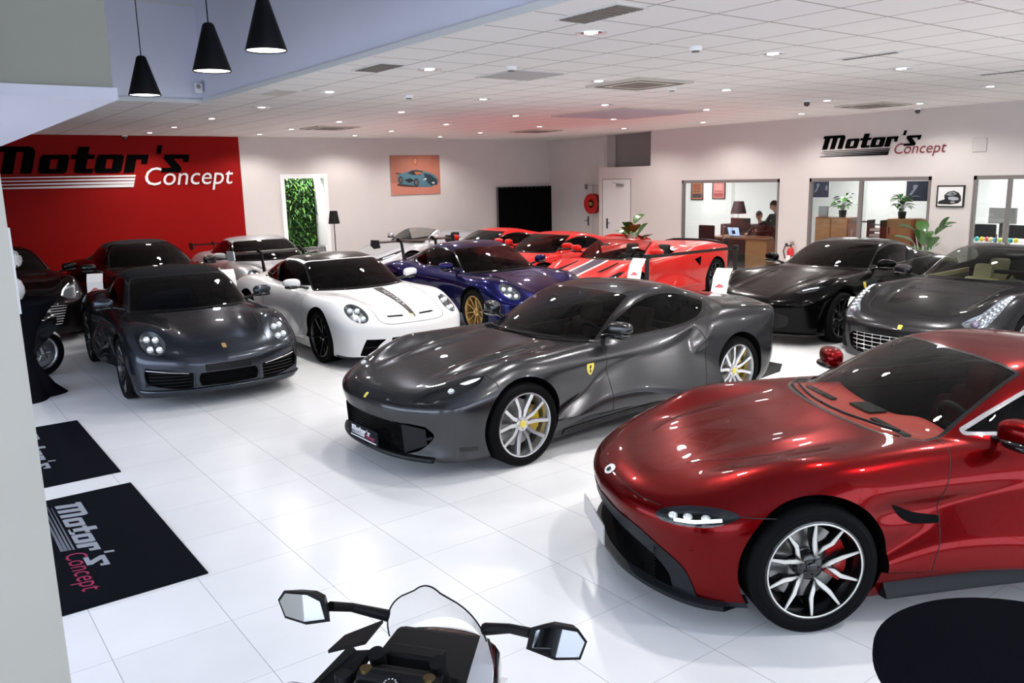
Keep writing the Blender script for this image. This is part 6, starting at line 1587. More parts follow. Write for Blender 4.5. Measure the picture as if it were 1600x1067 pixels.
def picture(name,label,loc,w,h,axis,frame,draw,cat='picture',ft=.02,group=None):
    """a flat framed picture; axis 'x' hangs facing -x, 'y' facing -y ; draw(mk) adds coloured shapes in 0..1 coordinates"""
    t=thing(name,label,cat,loc,0,group)
    def P(u,v,d):
        a=(u-.5)*w; z=(v-.5)*h
        return (-d,-a,z) if axis=='x' else (a,-d,z)
    def slab(nm,u0,u1,v0,v1,d0,d1,m):
        V=[P(u0,v0,d0),P(u1,v0,d0),P(u1,v1,d0),P(u0,v1,d0),P(u0,v0,d1),P(u1,v0,d1),P(u1,v1,d1),P(u0,v1,d1)]
        b=MB(); b.add(V,[(0,3,2,1),(4,5,6,7),(0,1,5,4),(1,2,6,5),(2,3,7,6),(3,0,4,7)]); return b.build(nm,m,t)
    back=slab('canvas',0,1,0,1,.002,.02,frame if frame else mat('canvas_edge',(.3,.3,.3),.7))
    k=[0.0215]
    def poly(nm,pts,m,par=None):
        V=[P(u,v,k[0]) for u,v in pts]; k[0]+=.0006
        o=mesh_obj(nm,V,[tuple(range(len(V)))],m,back); return o
    if frame:
        fm=MB(); f=ft/w; g=ft/h
        for (a,b,c,d) in ((0,f,0,1),(1-f,1,0,1),(f,1-f,0,g),(f,1-f,1-g,1)):
            V=[P(a,c,.0),P(b,c,.0),P(b,d,.0),P(a,d,.0),P(a,c,.03),P(b,c,.03),P(b,d,.03),P(a,d,.03)]
            fm.add(V,[(0,3,2,1),(4,5,6,7),(0,1,5,4),(1,2,6,5),(2,3,7,6),(3,0,4,7)])
        fm.build('frame',frame,t)
    draw(poly)
    return t
def carprofile(x0,x1,y0,h,flip=False):
    p=spline([(0,.10),(.02,.42),(.12,.52),(.28,.60),(.42,.92),(.55,1.0),(.70,.88),(.86,.62),(.98,.52),(1.0,.20),(.93,.06),(.1,.03)],4,True)
    return [(x0+(1-a if flip else a)*(x1-x0),y0+b*h) for a,b in p]
def ell(cx,cy,rx,ry,n=20): return [(cx+rx*math.cos(2*PI*k/n),cy+ry*math.sin(2*PI*k/n)) for k in range(n)]
def build_pictures():
    # orange poster with a blue sports car on the back wall
    def d(poly):
        poly('backdrop',R4(0,1,0,1),mat('poster_terracotta',(.40,.14,.09),.5,noise=.35,nscale=2.5))
        poly('floor_band',R4(0,1,0,.30),mat('poster_floor',(.46,.17,.12),.5))
        poly('crest',[(.46,.93),(.53,.93),(.545,.86),(.53,.78),(.495,.74),(.46,.78),(.445,.86)],mat('poster_crest',(.30,.08,.03),.4))
        poly('crest_inner',[(.475,.91),(.515,.91),(.525,.86),(.515,.80),(.495,.77),(.475,.80),(.465,.86)],mat('poster_crest_light',(.50,.20,.11),.4))
        poly('car_shadow',ell(.53,.26,.42,.07),mat('poster_shadow',(.05,.02,.02),.6))
        poly('rear_wing',[(.10,.53),(.30,.51),(.30,.535),(.11,.56)],mat('poster_black',(.01,.01,.012),.5))
        poly('car_body',[(.13,.46),(.16,.53),(.30,.57),(.42,.62),(.52,.63),(.66,.60),(.76,.56),(.88,.50),(.94,.40),(.95,.27),(.80,.18),(.60,.19),(.40,.24),(.18,.28),(.13,.34)],mat('poster_car_blue',(.06,.14,.18),.5))
        poly('car_glass',[(.33,.55),(.42,.61),(.52,.62),(.64,.59),(.60,.50),(.44,.50)],mat('poster_black'))
        poly('car_seats',[(.47,.58),(.60,.575),(.63,.52),(.50,.51)],mat('poster_car_orange',(.35,.10,.03),.5))
        poly('car_hood_dark',[(.66,.54),(.80,.50),(.93,.36),(.93,.26),(.80,.22),(.70,.34)],mat('poster_car_dark',(.012,.03,.04),.5))
        poly('wheel_front',ell(.50,.31,.052,.10),mat('poster_black')); poly('wheel_rear',ell(.19,.38,.045,.09),mat('poster_black'))
        poly('rim_front',ell(.50,.31,.032,.065),mat('poster_rim',(.10,.09,.09),.5)); poly('rim_rear',ell(.19,.38,.028,.058),mat('poster_rim'))
        poly('door_vent',[(.26,.38),(.38,.42),(.46,.36),(.36,.30)],mat('poster_black'))
        poly('headlamp',[(.62,.36),(.70,.42),(.72,.38)],mat('poster_pale',(.5,.5,.5),.5)); poly('plate',R4(.82,.88,.27,.31),mat('poster_pale'))
    picture('car_poster','unframed terracotta poster of a blue sports car on the white back wall','poster',(11.47,YB,2.46) if False else (11.47,YB,2.46),1.52,1.03,'y',None,d) if False else picture('car_poster','unframed terracotta poster of a blue sports car on the white back wall',(11.47,YB,2.46),1.52,1.03,'y',None,d,'poster')
    def d2(poly):
        poly('paper',R4(0,1,0,1),mat('photo_paper_white',(.70,.69,.69),.5))
        poly('car_body',[(.05,.20),(.10,.28),(.30,.36),(.28,.55),(.40,.70),(.62,.76),(.80,.66),(.88,.50),(.90,.30),(.80,.18),(.50,.12),(.1,.14)],mat('photo_black',(.015,.015,.017),.4))
        poly('car_roof',[(.34,.56),(.44,.68),(.62,.72),(.74,.62),(.62,.54),(.46,.52)],mat('photo_grey',(.22,.23,.25),.4))
        poly('car_hood',[(.42,.46),(.60,.49),(.78,.44),(.82,.34),(.60,.30),(.44,.36)],mat('photo_grey_light',(.36,.37,.40),.4))
        poly('car_hood_shade',[(.50,.60),(.58,.64),(.66,.60),(.58,.57)],mat('photo_black'))
        poly('plate',R4(.52,.68,.20,.26),mat('photo_grey_light'))
    picture('framed_photo','black framed print of a dark sports car between the office windows',(XR,7.33,1.81),.49,.39,'x',mat('black_picture_frame',(.01,.01,.01),.3),d2,'picture',.022)
    def d3(c1,c2,c3):
        def f(poly):
            poly('print',R4(.06,.94,.05,.95),mat(c1[0],c1[1],.5)); poly('print_band',R4(.12,.88,.12,.34),mat(c2[0],c2[1],.5)); poly('print_block',R4(.20,.80,.50,.85),mat(c3[0],c3[1],.5)); poly('print_line',R4(.2,.8,.42,.46),mat(c2[0],c2[1],.5))
        return f
    bf=mat('black_picture_frame')
    picture('framed_poster','black framed orange poster on the office back wall, left one',(19.5,16.66,1.83),.46,.56,'x',bf,d3(('print_orange',(.36,.13,.07)),('print_dark',(.06,.04,.05)),('print_orange_dark',(.26,.08,.05))),'poster',.02)
    picture('framed_poster','black framed pink poster on the office back wall, right one',(19.5,15.85,1.84),.46,.52,'x',bf,d3(('print_pink',(.50,.16,.15)),('print_red',(.30,.05,.05)),('print_pink_light',(.60,.24,.22))),'poster',.02)
    def d4(poly):
        poly('print',R4(0,1,0,1),mat('print_blueblack',(.02,.025,.05),.4)); poly('car_arc',[(.1,.3),(.35,.8),(.42,.78),(.2,.3)],mat('print_steel',(.22,.24,.30),.4)); poly('lamp_l',ell(.30,.70,.07,.12),mat('print_steel')); poly('lamp_r',ell(.85,.55,.06,.16),mat('print_steel'))
    picture('car_canvas','dark blue car canvas at the right end of the middle office',(18.6,9.62,1.87) if False else (17.6,8.95,1.85),.62,.42,'x',None,d4,'poster')
    picture('car_canvas','dark grey car canvas copy standing in for a reflection at the left end of the middle office',(17.9,11.5,1.90),.42,.40,'x',None,d4,'poster')  # added second canvas in place of the right one's mirror image
def build_small():
    # black curtain / cloth on the back wall
    t=thing('black_curtain','wide black cloth hung on the back wall in the corner','curtain',(15.1,YB-.09,0))
    V=[];F=[];n=90
    for i in range(n+1):
        x=-.98+1.98*i/n; y=.012*math.sin(i*.9)+.01*math.sin(i*2.3)
        V+=[(x,y,.25),(x*(1.0),y*.6,2.05-.02*(i%7==0))]
    for i in range(n): F.append((2*i,2*i+2,2*i+3,2*i+1))
    mesh_obj('curtain_cloth',V,F,mat('black_velvet',(.002,.002,.0025),.95,spec=.05),t,True)
    m=MB(); m.tube([(-1.02,0,2.06),(1.04,0,2.06)],.012,8); m.tube([(-1.02,0,0),(-1.02,0,2.06)],.012,8); m.tube([(1.04,0,0),(1.04,0,2.06)],.012,8); m.box(-1.2,-.85,-.1,.06,0,.01); m.box(.87,1.2,-.1,.06,0,.01)
    m.build('curtain_frame',mat('black_tube',(.01,.01,.01),.4),t,True)
    # hose reel
    t=thing('fire_hose_reel','red fire hose reel on the recessed wall beside the office corner','hose reel',(XC,17.45,1.56))
    rm=mat('safety_red',(.50,.012,.012),.3,coat=.6)
    m=MB(); m.lathe([(.27,-.20),(.28,-.19),(.28,-.17),(.12,-.165)],40,axis='x'); m.lathe([(.27,-.05),(.28,-.04),(.28,-.02),(.12,-.02)],40,axis='x'); m.build('reel_discs',rm,t,True)
    m=MB()
    for k in range(5): m.lathe([(.20+.0*k,-.165+k*.027),(.215,-.155+k*.027),(.20,-.142+k*.027)],36,axis='x')
    m.lathe([(.19,-.17),(.19,-.03)],36,axis='x'); m.build('hose',mat('black_rubber_hose',(.02,.018,.018),.6),t,True)
    m=MB(); m.lathe([(0,-.215),(.05,-.215),(.06,-.20),(.06,0)],20,axis='x'); m.build('reel_hub',mat('brass_hub',(.5,.36,.12),.3,metal=.8),t,True)
    # extinguisher
    t=thing('fire_extinguisher','red fire extinguisher with black hose on the white pier between the offices','fire extinguisher',(XR-.10,10.56,.28))
    m=MB(); m.lathe([(0,0),(.065,0),(.072,.02),(.072,.36),(.06,.41),(.03,.44),(.02,.46),(0,.46)],32); m.build('cylinder',rm,t,True)
    m=MB(); m.lathe([(.022,.45),(.022,.50),(0,.50)],16); m.box(-.015,.10,-.012,.012,.50,.515); m.box(-.01,.09,-.01,.01,.54,.555); m.build('valve',mat('black_door_hardware'),t,True)
    m=MB(); m.tube([(0,.02,.48),(.0,.14,.46),(-.01,.17,.36),(-.02,.12,.20)],.013,8); m.ball((0,.11,.50),(.032,.032,.032),16,10); m.build('hose',mat('black_rubber_hose'),t,True)
    m=MB(); m.box(-.074,-.068,-.045,.045,.14,.28); m.build('label_band',mat('white_plastic',(.8,.8,.8),.35),t)
    # floor lamp beside the green door
    t=thing('floor_lamp','black floor lamp with a tapered black shade beside the green doorway','lamp',(8.76,18.9,0))
    k=mat('black_lampshade',(.010,.010,.012),.45)
    MB().lathe([(0,0),(.14,0),(.14,.02),(0,.025)],32).build('base',k,t,True,40)
    MB().tube([(0,0,.02),(0,0,1.35)],.012,8).build('pole',k,t,True)
    MB().lathe([(.14,1.32),(.09,1.63),(.088,1.63),(.137,1.32)],40).build('lamp_shade',k,t,True,40)
    # green wall (moss and leaves) in the room behind the doorway
    t=thing('green_wall','lush living green wall of leaves seen through the white doorway','green wall',(8.2,YB+.58,0))
    MB().box(-1.1,.62,.0,.06,0,2.7).build('planting_panel',mat('moss_backing',(.008,.02,.005),.9),t)
    rnd=random.Random(3); ms=[mat('moss_green',(.05,.19,.02),.5,noise=.5,nscale=8),mat('leaf_bright',(.13,.34,.04),.45),mat('leaf_deep',(.015,.07,.012),.5)]
    for j,n in enumerate((900,500,900)):
        m=MB()
        for i in range(n):
            leaf(m,(rnd.uniform(-1.05,.6),-.01-rnd.random()*.06,rnd.uniform(.1,2.65)),-PI/2+rnd.uniform(-1.3,1.3),rnd.uniform(.06,.16),rnd.uniform(.02,.05),rnd.uniform(-.6,1.2),1.2,3)
        o=m.build(('foliage_mid','foliage_bright','foliage_dark')[j],ms[j],t); o['kind']='stuff'
    # belt barrier
    t=thing('belt_barrier_post','black belt barrier post beside the tail of the open red car','barrier',(11.93,9.3,0))
    k=mat('black_tube'); MB().lathe([(0,0),(.16,0),(.16,.015),(.05,.04),(0,.04)],32).build('base',k,t,True,40)
    m=MB(); m.tube([(0,0,.03),(0,0,.98)],.035,16); m.build('post',k,t,True,40)
    m=MB(); m.box(-.045,.045,-.045,.045,.98,1.06,.01); m.build('belt_head',k,t)
    t2=thing('belt_barrier_post','black belt barrier post near the door of the open red car','barrier',(9.7,9.3,0)); 
    for ch in t.children: c=ch.copy(); link(c); c.parent=t2
    b=MB(); b.box(0,1.3,-.001,.001,.86,.91)
    m=MB(); m.box(9.75,11.88,9.298,9.302,.99,1.04)
    o=m.build('barrier_belt',mat('black_webbing',(.012,.012,.012),.7)); props(o,'black webbing belt between the two barrier posts','belt')
def office_glazing():
    fm=mat('office_door_frame',(.20,.18,.17),.4,metal=.3); gl=glass('office_glass',(.93,.95,.94),1.5); ch=mat('polished_chrome',(.82,.82,.84),.07,metal=1)
    n=20
    for (y1,y0,mull) in ((13.72,10.97,(12.31,)),(10.24,7.70,(9.10,9.12)),(6.95,4.3,(6.36,5.2))):
        n+=1
        f=MB(); w=.05
        f.box(XR-.01,XR+.07,y0,y0+w,0,2.17); f.box(XR-.01,XR+.07,y1-w,y1,0,2.17); f.box(XR-.01,XR+.07,y0,y1,2.10,2.17)
        if n>21: f.box(XR,XR+.05,mull[0]-.05 if n==22 else mull[0]-.04,mull[0]+.03,0,2.12)
        o=struct(f,'window_%d'%n,fm)
        g=MB()
        g.box(XR+.02,XR+.028,y0+w,mull[0]-.05,.02,2.10); g.build('fixed_pane',gl,o)
        g=MB(); g.box(XR+.045,XR+.053,mull[0]-.12,y1-w,.02,2.09); d=g.build('sliding_pane',gl,o)
        h=MB()
        yy=mull[0]+.12
        for dx in (-.03,): 
            h.tube([(XR+dx,yy,.78),(XR+dx,yy,1.16)],.012,8); h.tube([(XR+dx,yy,.84),(XR+.05,yy,.84)],.007,6); h.tube([(XR+dx,yy,1.10),(XR+.05,yy,1.10)],.007,6)
        h.build('pull_handle',ch,d,True)
def build_offices():
    wm=mat('office_white_paint',(.66,.66,.66),.6)
    struct(MB().box(19.5,19.6,3.8,18.6,0,2.7),'wall_office_back',wm)
    cb=MB(); cb.box(XR+.12,19.6,3.8,14.7,2.6,2.7); cb.box(XC+.2,19.6,14.7,18.6,2.6,2.7); struct(cb,'ceiling_office',wm)
    m=MB(); m.prism([(15.63,10.62),(19.5,13.30),(19.5,13.38),(15.63,10.70)],0,2.6); struct(m,'wall_office_divider',wm)
    m=MB(); m.prism([(15.63,7.28),(19.5,9.15),(19.5,9.23),(15.63,7.36)],0,2.6); struct(m,'wall_office_divider_right',wm)
    struct(MB().box(XC+.2,19.6,18.3,18.4,0,2.6),'wall_office_left',wm); struct(MB().box(XR+.12,19.6,3.8,3.9,0,2.6),'wall_office_right',wm)
    for (x,y,e,wh) in ((17.2,14.2,70,'front part of the left office'),(18.2,16.2,40,'far part of the left office'),(17.0,10.1,45,'front part of the middle office'),(18.4,10.9,35,'far part of the middle office'),(17.2,6.6,70,'front part of the right office'),(18.6,7.4,40,'far part of the right office')):
        area('office_ceiling_lamp',(x,y,2.57),(0,0,0),.6,.6,e,(1,.99,.97))
        t=thing('office_light_panel','square ceiling light panel in the '+wh,'ceiling light',(x,y,2.6),0,'office ceiling panels')
        MB().box(-.32,.32,-.32,.32,-.012,0).build('panel_frame',mat('white_plastic',(.8,.8,.8),.35),t)
        MB().box(-.29,.29,-.29,.29,-.016,-.011).build('panel_diffuser',mat('office_panel_lit',(1,1,1),.5,emit=4),t)
    oak=mat('walnut_veneer',(.20,.075,.028),.35,noise=.35,nscale=7,coat=.3); oakl=mat('oak_veneer',(.36,.19,.085),.4,noise=.3,nscale=6); dk=mat('dark_desk_panel',(.012,.010,.010),.4)
    blk=mat('black_leather',(.012,.012,.013),.5)
    # desk
    t=thing('office_desk','walnut office desk with a dark modesty panel in the left office','desk',(16.65,12.75,0))
    m=MB(); m.box(-.05,.80,-.68,1.1,.72,.76,.006); m.build('desk_top',oak,t)
    MB().box(0,.75,-.67,-.06,0,.72).build('pedestal',oakl,t); MB().box(0,.03,-.06,1.05,.05,.72).build('modesty_panel',dk,t); MB().box(0,.75,1.03,1.08,0,.72).build('side_panel',oak,t)
    # laptop
    t=thing('laptop','open silver laptop with a bright blue screen on the walnut desk','laptop',(16.85,13.15,.76),math.radians(0))
    al=mat('laptop_aluminium',(.55,.56,.58),.3,metal=.8)
    MB().box(-.02,.22,-.17,.17,0,.015,.004).build('keyboard_base',al,t)
    m=MB(); m.add([(-.02,-.17,.015),(-.02,.17,.015),(-.10,.17,.235),(-.10,-.17,.235),(-.028,-.17,.013),(-.028,.17,.013),(-.108,.17,.233),(-.108,-.17,.233)],[(0,1,2,3),(7,6,5,4),(0,4,5,1),(3,2,6,7)]); s=m.build('lid',al,t)
    m=MB(); m.add([(-.0305,-.16,.028),(-.0305,.16,.028),(-.1065,.16,.226),(-.1065,-.16,.226)],[(0,1,2,3)]); m.xf(lambda x,y,z:(x-.004,y,z)); m.build('screen',mat('laptop_screen_lit',(.35,.5,.75),.3,emit=.9,ecol=(.45,.62,.95,1)),s)
    m=MB(); m.add([(-.055,-.05,.07),(-.055,.05,.07),(-.087,.05,.16),(-.087,-.05,.16)],[(0,1,2,3)]); m.xf(lambda x,y,z:(x-.007,y,z)); m.build('screen_window',mat('screen_dark_window',(.02,.03,.08),.3),s)
    # monitor back, table lamp
    t=thing('desk_monitor','dark monitor standing behind the laptop','monitor',(17.55,13.55,.76))
    MB().box(-.02,.02,-.30,.30,.10,.42,.008).build('monitor_panel',dk,t); MB().box(-.02,.02,-.03,.03,.01,.12).build('stand',dk,t); MB().box(-.09,.09,-.12,.12,0,.012).build('stand_foot',dk,t)
    t=thing('sideboard','low dark sideboard under the table lamp','cabinet',(18.25,14.1,0)); MB().box(-.25,.25,-.5,.45,0,.98,.01).build('sideboard_body',dk,t)
    for sg in (-1,1): MB().box(-.262,-.25,-.48+.5*(sg>0)*.93,-.02+.48*(sg>0)*.93,.05,.95).build('door',dk,t)
    t=thing('table_lamp','table lamp with a dark tapered shade in the left office','lamp',(18.1,14.05,.98))
    MB().lathe([(0,0),(.07,0),(.07,.015),(.01,.02),(.01,.30)],20).build('base',mat('polished_chrome'),t,True,40); MB().lathe([(.21,.28),(.13,.60),(.128,.60),(.207,.28)],36).build('lamp_shade',mat('brown_black_shade',(.03,.012,.012),.7),t,True,40)
    # small desk lamp lit
    t=thing('desk_lamp','small lit desk lamp at the right end of the walnut desk','lamp',(17.0,12.02,.76))
    MB().lathe([(0,0),(.05,0),(.05,.012),(.008,.016),(.008,.2)],16).build('base',mat('polished_chrome'),t,True); MB().lathe([(.07,.19),(.03,.25),(0,.25)],20).build('lamp_head',mat('office_panel_lit'),t,True)
    # chairs
    def chair(x,y,rz,label,z=.48):
        t=thing('office_chair',label,'chair',(x,y,0),rz,'black office chairs')
        MB().box(-.25,.25,-.25,.25,z-.06,z+.02,.03).build('seat',blk,t,True,50)
        m=MB(); m.box(.20,.27,-.23,.23,z+.05,z+.62,.03); m.build('backrest',blk,t,True,50)
        MB().tube([(0,0,.1),(0,0,z-.05)],.03,12).build('gas_column',mat('polished_chrome'),t,True)
        m=MB()
        for k in range(5):
            a=2*PI*k/5; m.tube([(0,0,.10),(.28*math.cos(a),.28*math.sin(a),.05)],.02,8); m.ball((.28*math.cos(a),.28*math.sin(a),.028),(.03,.03,.028),10,6)
        m.build('star_base',mat('black_tube'),t,True)
        for sg in (-1,1):
            m=MB(); m.tube([(.1,sg*.26,z),(.05,sg*.28,z+.2),(-.15,sg*.28,z+.22)],.018,8); m.build('armrest',blk,t,True)
    chair(17.75,12.92,0,'black office chair under the seated man behind the desk'); chair(16.05,13.2,PI,'black chair on the visitor side of the desk'); 
    chair(17.75,7.78,0,'black chair at the left of the right-hand office',.55); chair(17.75,7.10,0,'black chair beside the balloons in the right-hand office',.55)
    # middle office
    t=thing('wooden_cabinet','light oak cabinet with a plant on top in the middle office','cabinet',(17.35,9.15,0))
    MB().box(-.2,.25,-.28,.26,.0,1.28,.008).build('cabinet_body',oakl,t); MB().box(-.215,-.2,-.27,.25,.76,1.26).build('door',oakl,t); MB().box(-.23,-.215,.19,.205,.95,1.10).build('handle',blk,t)
    t=thing('wooden_cabinet','low dark fronted cabinet right of the oak cabinet','cabinet',(17.45,8.72,0)); MB().box(-.2,.2,-.14,.14,0,1.06,.008).build('cabinet_body',dk,t); MB().box(-.19,.2,-.13,.13,1.06,1.27).build('top_box',oakl,t)
    t=thing('wooden_cabinet','brown cabinet copy standing in for a glass reflection at the left of the middle office','cabinet',(17.3,10.70,0)); MB().box(-.2,.25,-.42,.40,0,1.28,.008).build('cabinet_body',oak,t)  # added solid copy where the glass only mirrors the oak cabinet
    for sg in (-1,1): MB().box(-.215,-.2,-.40 if sg<0 else .01,-.01 if sg<0 else .38,.1,1.25).build('door',oakl,t)
    potted_plant('potted_plant','small leafy plant in a dark pot on the light oak cabinet',(17.3,9.17,1.28),'plant','small',3,'potted plants in the middle office',1.15)
    potted_plant('potted_plant','small leafy plant copy standing in for a glass reflection, on the brown cabinet copy',(17.3,10.55,1.28),'plant','small',8,'potted plants in the middle office',1.2)  # added plant in place of the other plant's reflection in the glass
    t=thing('office_desk','walnut desk edge in the middle office','desk',(16.6,9.6,0)); MB().box(-.3,.35,-.75,.9,.72,.76,.005).build('desk_top',oak,t); MB().box(-.28,.3,-.72,-.68,0,.72).build('side_panel',oak,t); MB().box(-.28,.3,.84,.88,0,.72).build('side_panel',oak,t)
    t=thing('binder_shelf','black shelf rack with papers beside the oak cabinet','shelf',(17.15,9.62,0)); 
    m=MB(); m.box(-.15,.15,-.16,-.14,0,1.25); m.box(-.15,.15,.14,.16,0,1.25)
    for z in (.76,.88,1.0,1.14): m.box(-.15,.15,-.14,.14,z,z+.015)
    m.build('rack',dk,t)
    m=MB(); 
    for z in (.775,.895,1.015): m.box(-.12,.12,-.12,.11,z,z+.05)
    m.build('paper_stack',mat('office_paper',(.65,.64,.62),.7),t)
    t=thing('monitor_arm_shelf','thin black wall shelf left of the rack','shelf',(17.2,10.0,1.19)); MB().box(-.1,.1,-.24,.2,0,.025).build('shelf_board',dk,t)
    t=thing('picture_frame','small grey framed picture on the brown cabinet copy','picture',(17.25,11.0,1.28)); MB().box(-.01,.01,-.12,.12,0,.24,.003).build('frame',mat('grey_panel2',(.16,.16,.17),.4),t); MB().box(-.013,-.010,-.10,.10,.02,.22).build('print',mat('photo_grey',(.22,.23,.25),.4),t)
    # right office
    t=thing('desk_monitor','grey monitor seen from behind in the right-hand office','monitor',(17.0,7.05,.95)); MB().box(-.02,.02,-.26,.24,.30,.60,.008).build('monitor_panel',mat('monitor_grey',(.26,.25,.25),.5),t); MB().box(-.02,.02,-.03,.03,.01,.32).build('stand',dk,t); MB().box(-.09,.09,-.12,.12,0,.012).build('stand_foot',dk,t)
    t=thing('office_desk','pale desk in the right-hand office','desk',(17.0,6.9,0)); MB().box(-.35,.35,-.9,.6,.91,.95,.005).build('desk_top',mat('pale_laminate',(.5,.5,.5),.5),t); MB().box(-.3,.3,-.88,-.84,0,.91).build('side_panel',mat('pale_laminate'),t); MB().box(-.3,.3,.54,.58,0,.91).build('side_panel',mat('pale_laminate'),t)
    cols=[(.75,.62,.05),(.05,.45,.45),(.75,.75,.7),(.65,.7,.1),(.1,.4,.6),(.8,.7,.3),(.7,.1,.1)]; rnd=random.Random(4)
    for i in range(9):
        y=6.50+i*.088; c=cols[i%7]; t=thing('balloon',['yellow balloon at the left end of the heap behind the office glass','teal balloon near the left end of the heap','white balloon in the heap behind the office glass','lime green balloon in the heap','blue balloon in the middle of the heap','pale yellow balloon in the heap','red balloon in the heap behind the office glass','yellow balloon near the right end of the heap','teal balloon at the right end of the heap'][i],'balloon',(16.35+rnd.uniform(-.05,.05),y,.949),0,'coloured balloons in the right-hand office')
        r=.042; m=MB(); m.ball((0,0,r*1.05),(r,r,r*1.05),16,12); m.build('balloon_skin',mat('balloon_%d'%(i%7),c,.25,coat=.5),t,True); MB().lathe([(.001,-.0),(.008,.004),(.004,.010)],8).build('knot',mat('balloon_%d'%(i%7)),t)
    t=thing('balloon_table','white shelf carrying the balloons','table',(16.35,6.85,0)); MB().box(-.16,.16,-.45,.45,.92,.948).build('shelf_board',mat('pale_laminate'),t); MB().box(-.14,.14,-.03,.03,0,.92).build('support',mat('pale_laminate'),t)
    potted_plant('floor_plant','tall broad-leaved plant in front of the office pier, behind the dark cars',(15.0,7.45,0),'plant','big',2,None,1.0)
    potted_plant('floor_plant','broad-leaved plant rising behind the open red car',(13.0,12.9,0),'plant','big',7,None,1.05)
# ------------------------------------------------------------------ people in the office
def skin_chain(name,joints,edges,mat_,parent,root=0,sub=2):
    me=bpy.data.meshes.new(name); me.from_pydata([j[:3] for j in joints],edges,[]); me.update()
    o=link(bpy.data.objects.new(name,me)); m=o.modifiers.new('skin','SKIN'); m.use_smooth_shade=True
    for i,v in enumerate(me.skin_vertices[0].data):
        r=joints[i][3]; v.radius=(r,r) if not isinstance(r,tuple) else r; v.use_root=(i==root)
    s=o.modifiers.new('sub','SUBSURF'); s.levels=sub; s.render_levels=sub
    dg=bpy.context.evaluated_depsgraph_get(); dg.update()
    m2=bpy.data.meshes.new_from_object(o.evaluated_get(dg)); bpy.data.objects.remove(o); m2.materials.clear(); m2.materials.append(mat_)
    o=link(bpy.data.objects.new(name,m2)); o.parent=parent
    return o
def head(t,c,yaw,skin,hairm,beard=False,tilt=.15):
    """face towards yaw"""
    V=[];F=[];n=32;m=24
    for i in range(m+1):
        th=PI*i/m; z=math.cos(th)
        for k in range(n):
            a=2*PI*k/n; x=math.sin(th)*math.cos(a); y=math.sin(th)*math.sin(a)
            X=.098*x; Y=.076*y; Z=.118*z
            if z<0: X*=1-.18*(-z); Y*=1-.32*(-z)**1.3
            if x>.2:
                X+=.020*bell(z,-.10,.16)*bell(y,0,.20)          # nose
                X-=.010*bell(z,.12,.12)*(bell(y,.42,.16)+bell(y,-.42,.16))  # eye sockets
                X+=.007*bell(z,-.42,.08)*bell(y,0,.3)           # lips
                X+=.006*bell(z,-.75,.15)*bell(y,0,.4)           # chin
                X+=.004*bell(z,.24,.06)*bell(abs(y),.35,.3)     # brow
            V.append((X,Y,Z))
    for i in range(m):
        for k in range(n): F.append((i*n+k,(i+1)*n+k,(i+1)*n+(k+1)%n,i*n+(k+1)%n))
    b=MB(); b.add(V,F)
    for sg in (-1,1): b.ball((-.005,sg*.078,-.005),(.018,.010,.032),12,8)
    c0,s0=math.cos(yaw),math.sin(yaw)
    def tr(x,y,z):
        x2=x*math.cos(tilt)+z*math.sin(tilt)*-1*-1; z2=-x*math.sin(tilt)+z*math.cos(tilt)
        return (c[0]+c0*x2-s0*y,c[1]+s0*x2+c0*y,c[2]+z2)
    b.xf(tr); h=b.build('head',skin,t,True,60)
    e=MB()
    for sg in (-1,1): e.ball((.082,sg*.031,.014),(.010,.014,.007),10,6)
    e.xf(tr); e.build('eyes',mat('eye_dark',(.02,.015,.012),.3),h,True)
    e=MB()
    for sg in (-1,1): e.box(.087,.093,sg*.031-.018,sg*.031+.018,.030,.036,.002)
    e.xf(tr); e.build('eyebrows',hairm,h)
    e=MB(); e.ball((.088,0,-.052),(.006,.024,.006),12,6); e.xf(tr); e.build('mouth',mat('lip_colour',(.28,.10,.09),.5),h,True)
    # hair cap
    V2=[];F2=[]
    for i in range(m+1):
        th=PI*i/m
        for k in range(n):
            p=V[i*n+k]; a=2*PI*k/n
            lim=.35 if math.cos(a)>.3 else (-.35 if math.cos(a)<-.2 else .05)
            zc=math.cos(th); f=1.09 if zc>lim else .93
            V2.append((p[0]*f-.006,p[1]*f,p[2]*f+.004))
    h2=MB(); h2.add(V2,F); h2.xf(tr); h2.build('hair',hairm,h,True)
    return h
def hand(t,wrist,direction,palm_n,skin,curl=.5,name='hand',s=1.):
    d=np.array(direction,float); d/=np.linalg.norm(d); n=np.array(palm_n,float); n-=d*np.dot(n,d); n/=np.linalg.norm(n); sd=np.cross(d,n)
    w=np.array(wrist,float); J=[tuple(w)+(.020*s,)]; E=[]
    pal=w+d*.045*s; J.append(tuple(pal)+((.030*s,.016*s),)); E.append((0,1))
    for k,(off,L) in enumerate(((-.030,.066),(-.010,.075),(.010,.070),(.029,.056))):
        b=w+d*.085*s+sd*off*s; i=len(J); J.append(tuple(b)+(.0095*s,)); E.append((1,i))
        p=b
        for q in range(3):
            a=curl*(q+1)*.55; dd=d*math.cos(a)+n*math.sin(a); p=p+dd*L*s*(.45,.32,.23)[q]; J.append(tuple(p)+((.0088-.0008*q)*s,)); E.append((len(J)-2,len(J)-1))
    b=w+d*.035*s-sd*.034*s; i=len(J); J.append(tuple(b)+(.011*s,)); E.append((1,i))
    p=b+(d*.6-sd*.6+n*.3)*.032*s; J.append(tuple(p)+(.010*s,)); E.append((i,i+1)); p=p+(d*.8+n*.5)*.026*s; J.append(tuple(p)+(.0085*s,)); E.append((i+1,i+2))
    return skin_chain(name,J,E,skin,t,0,1)
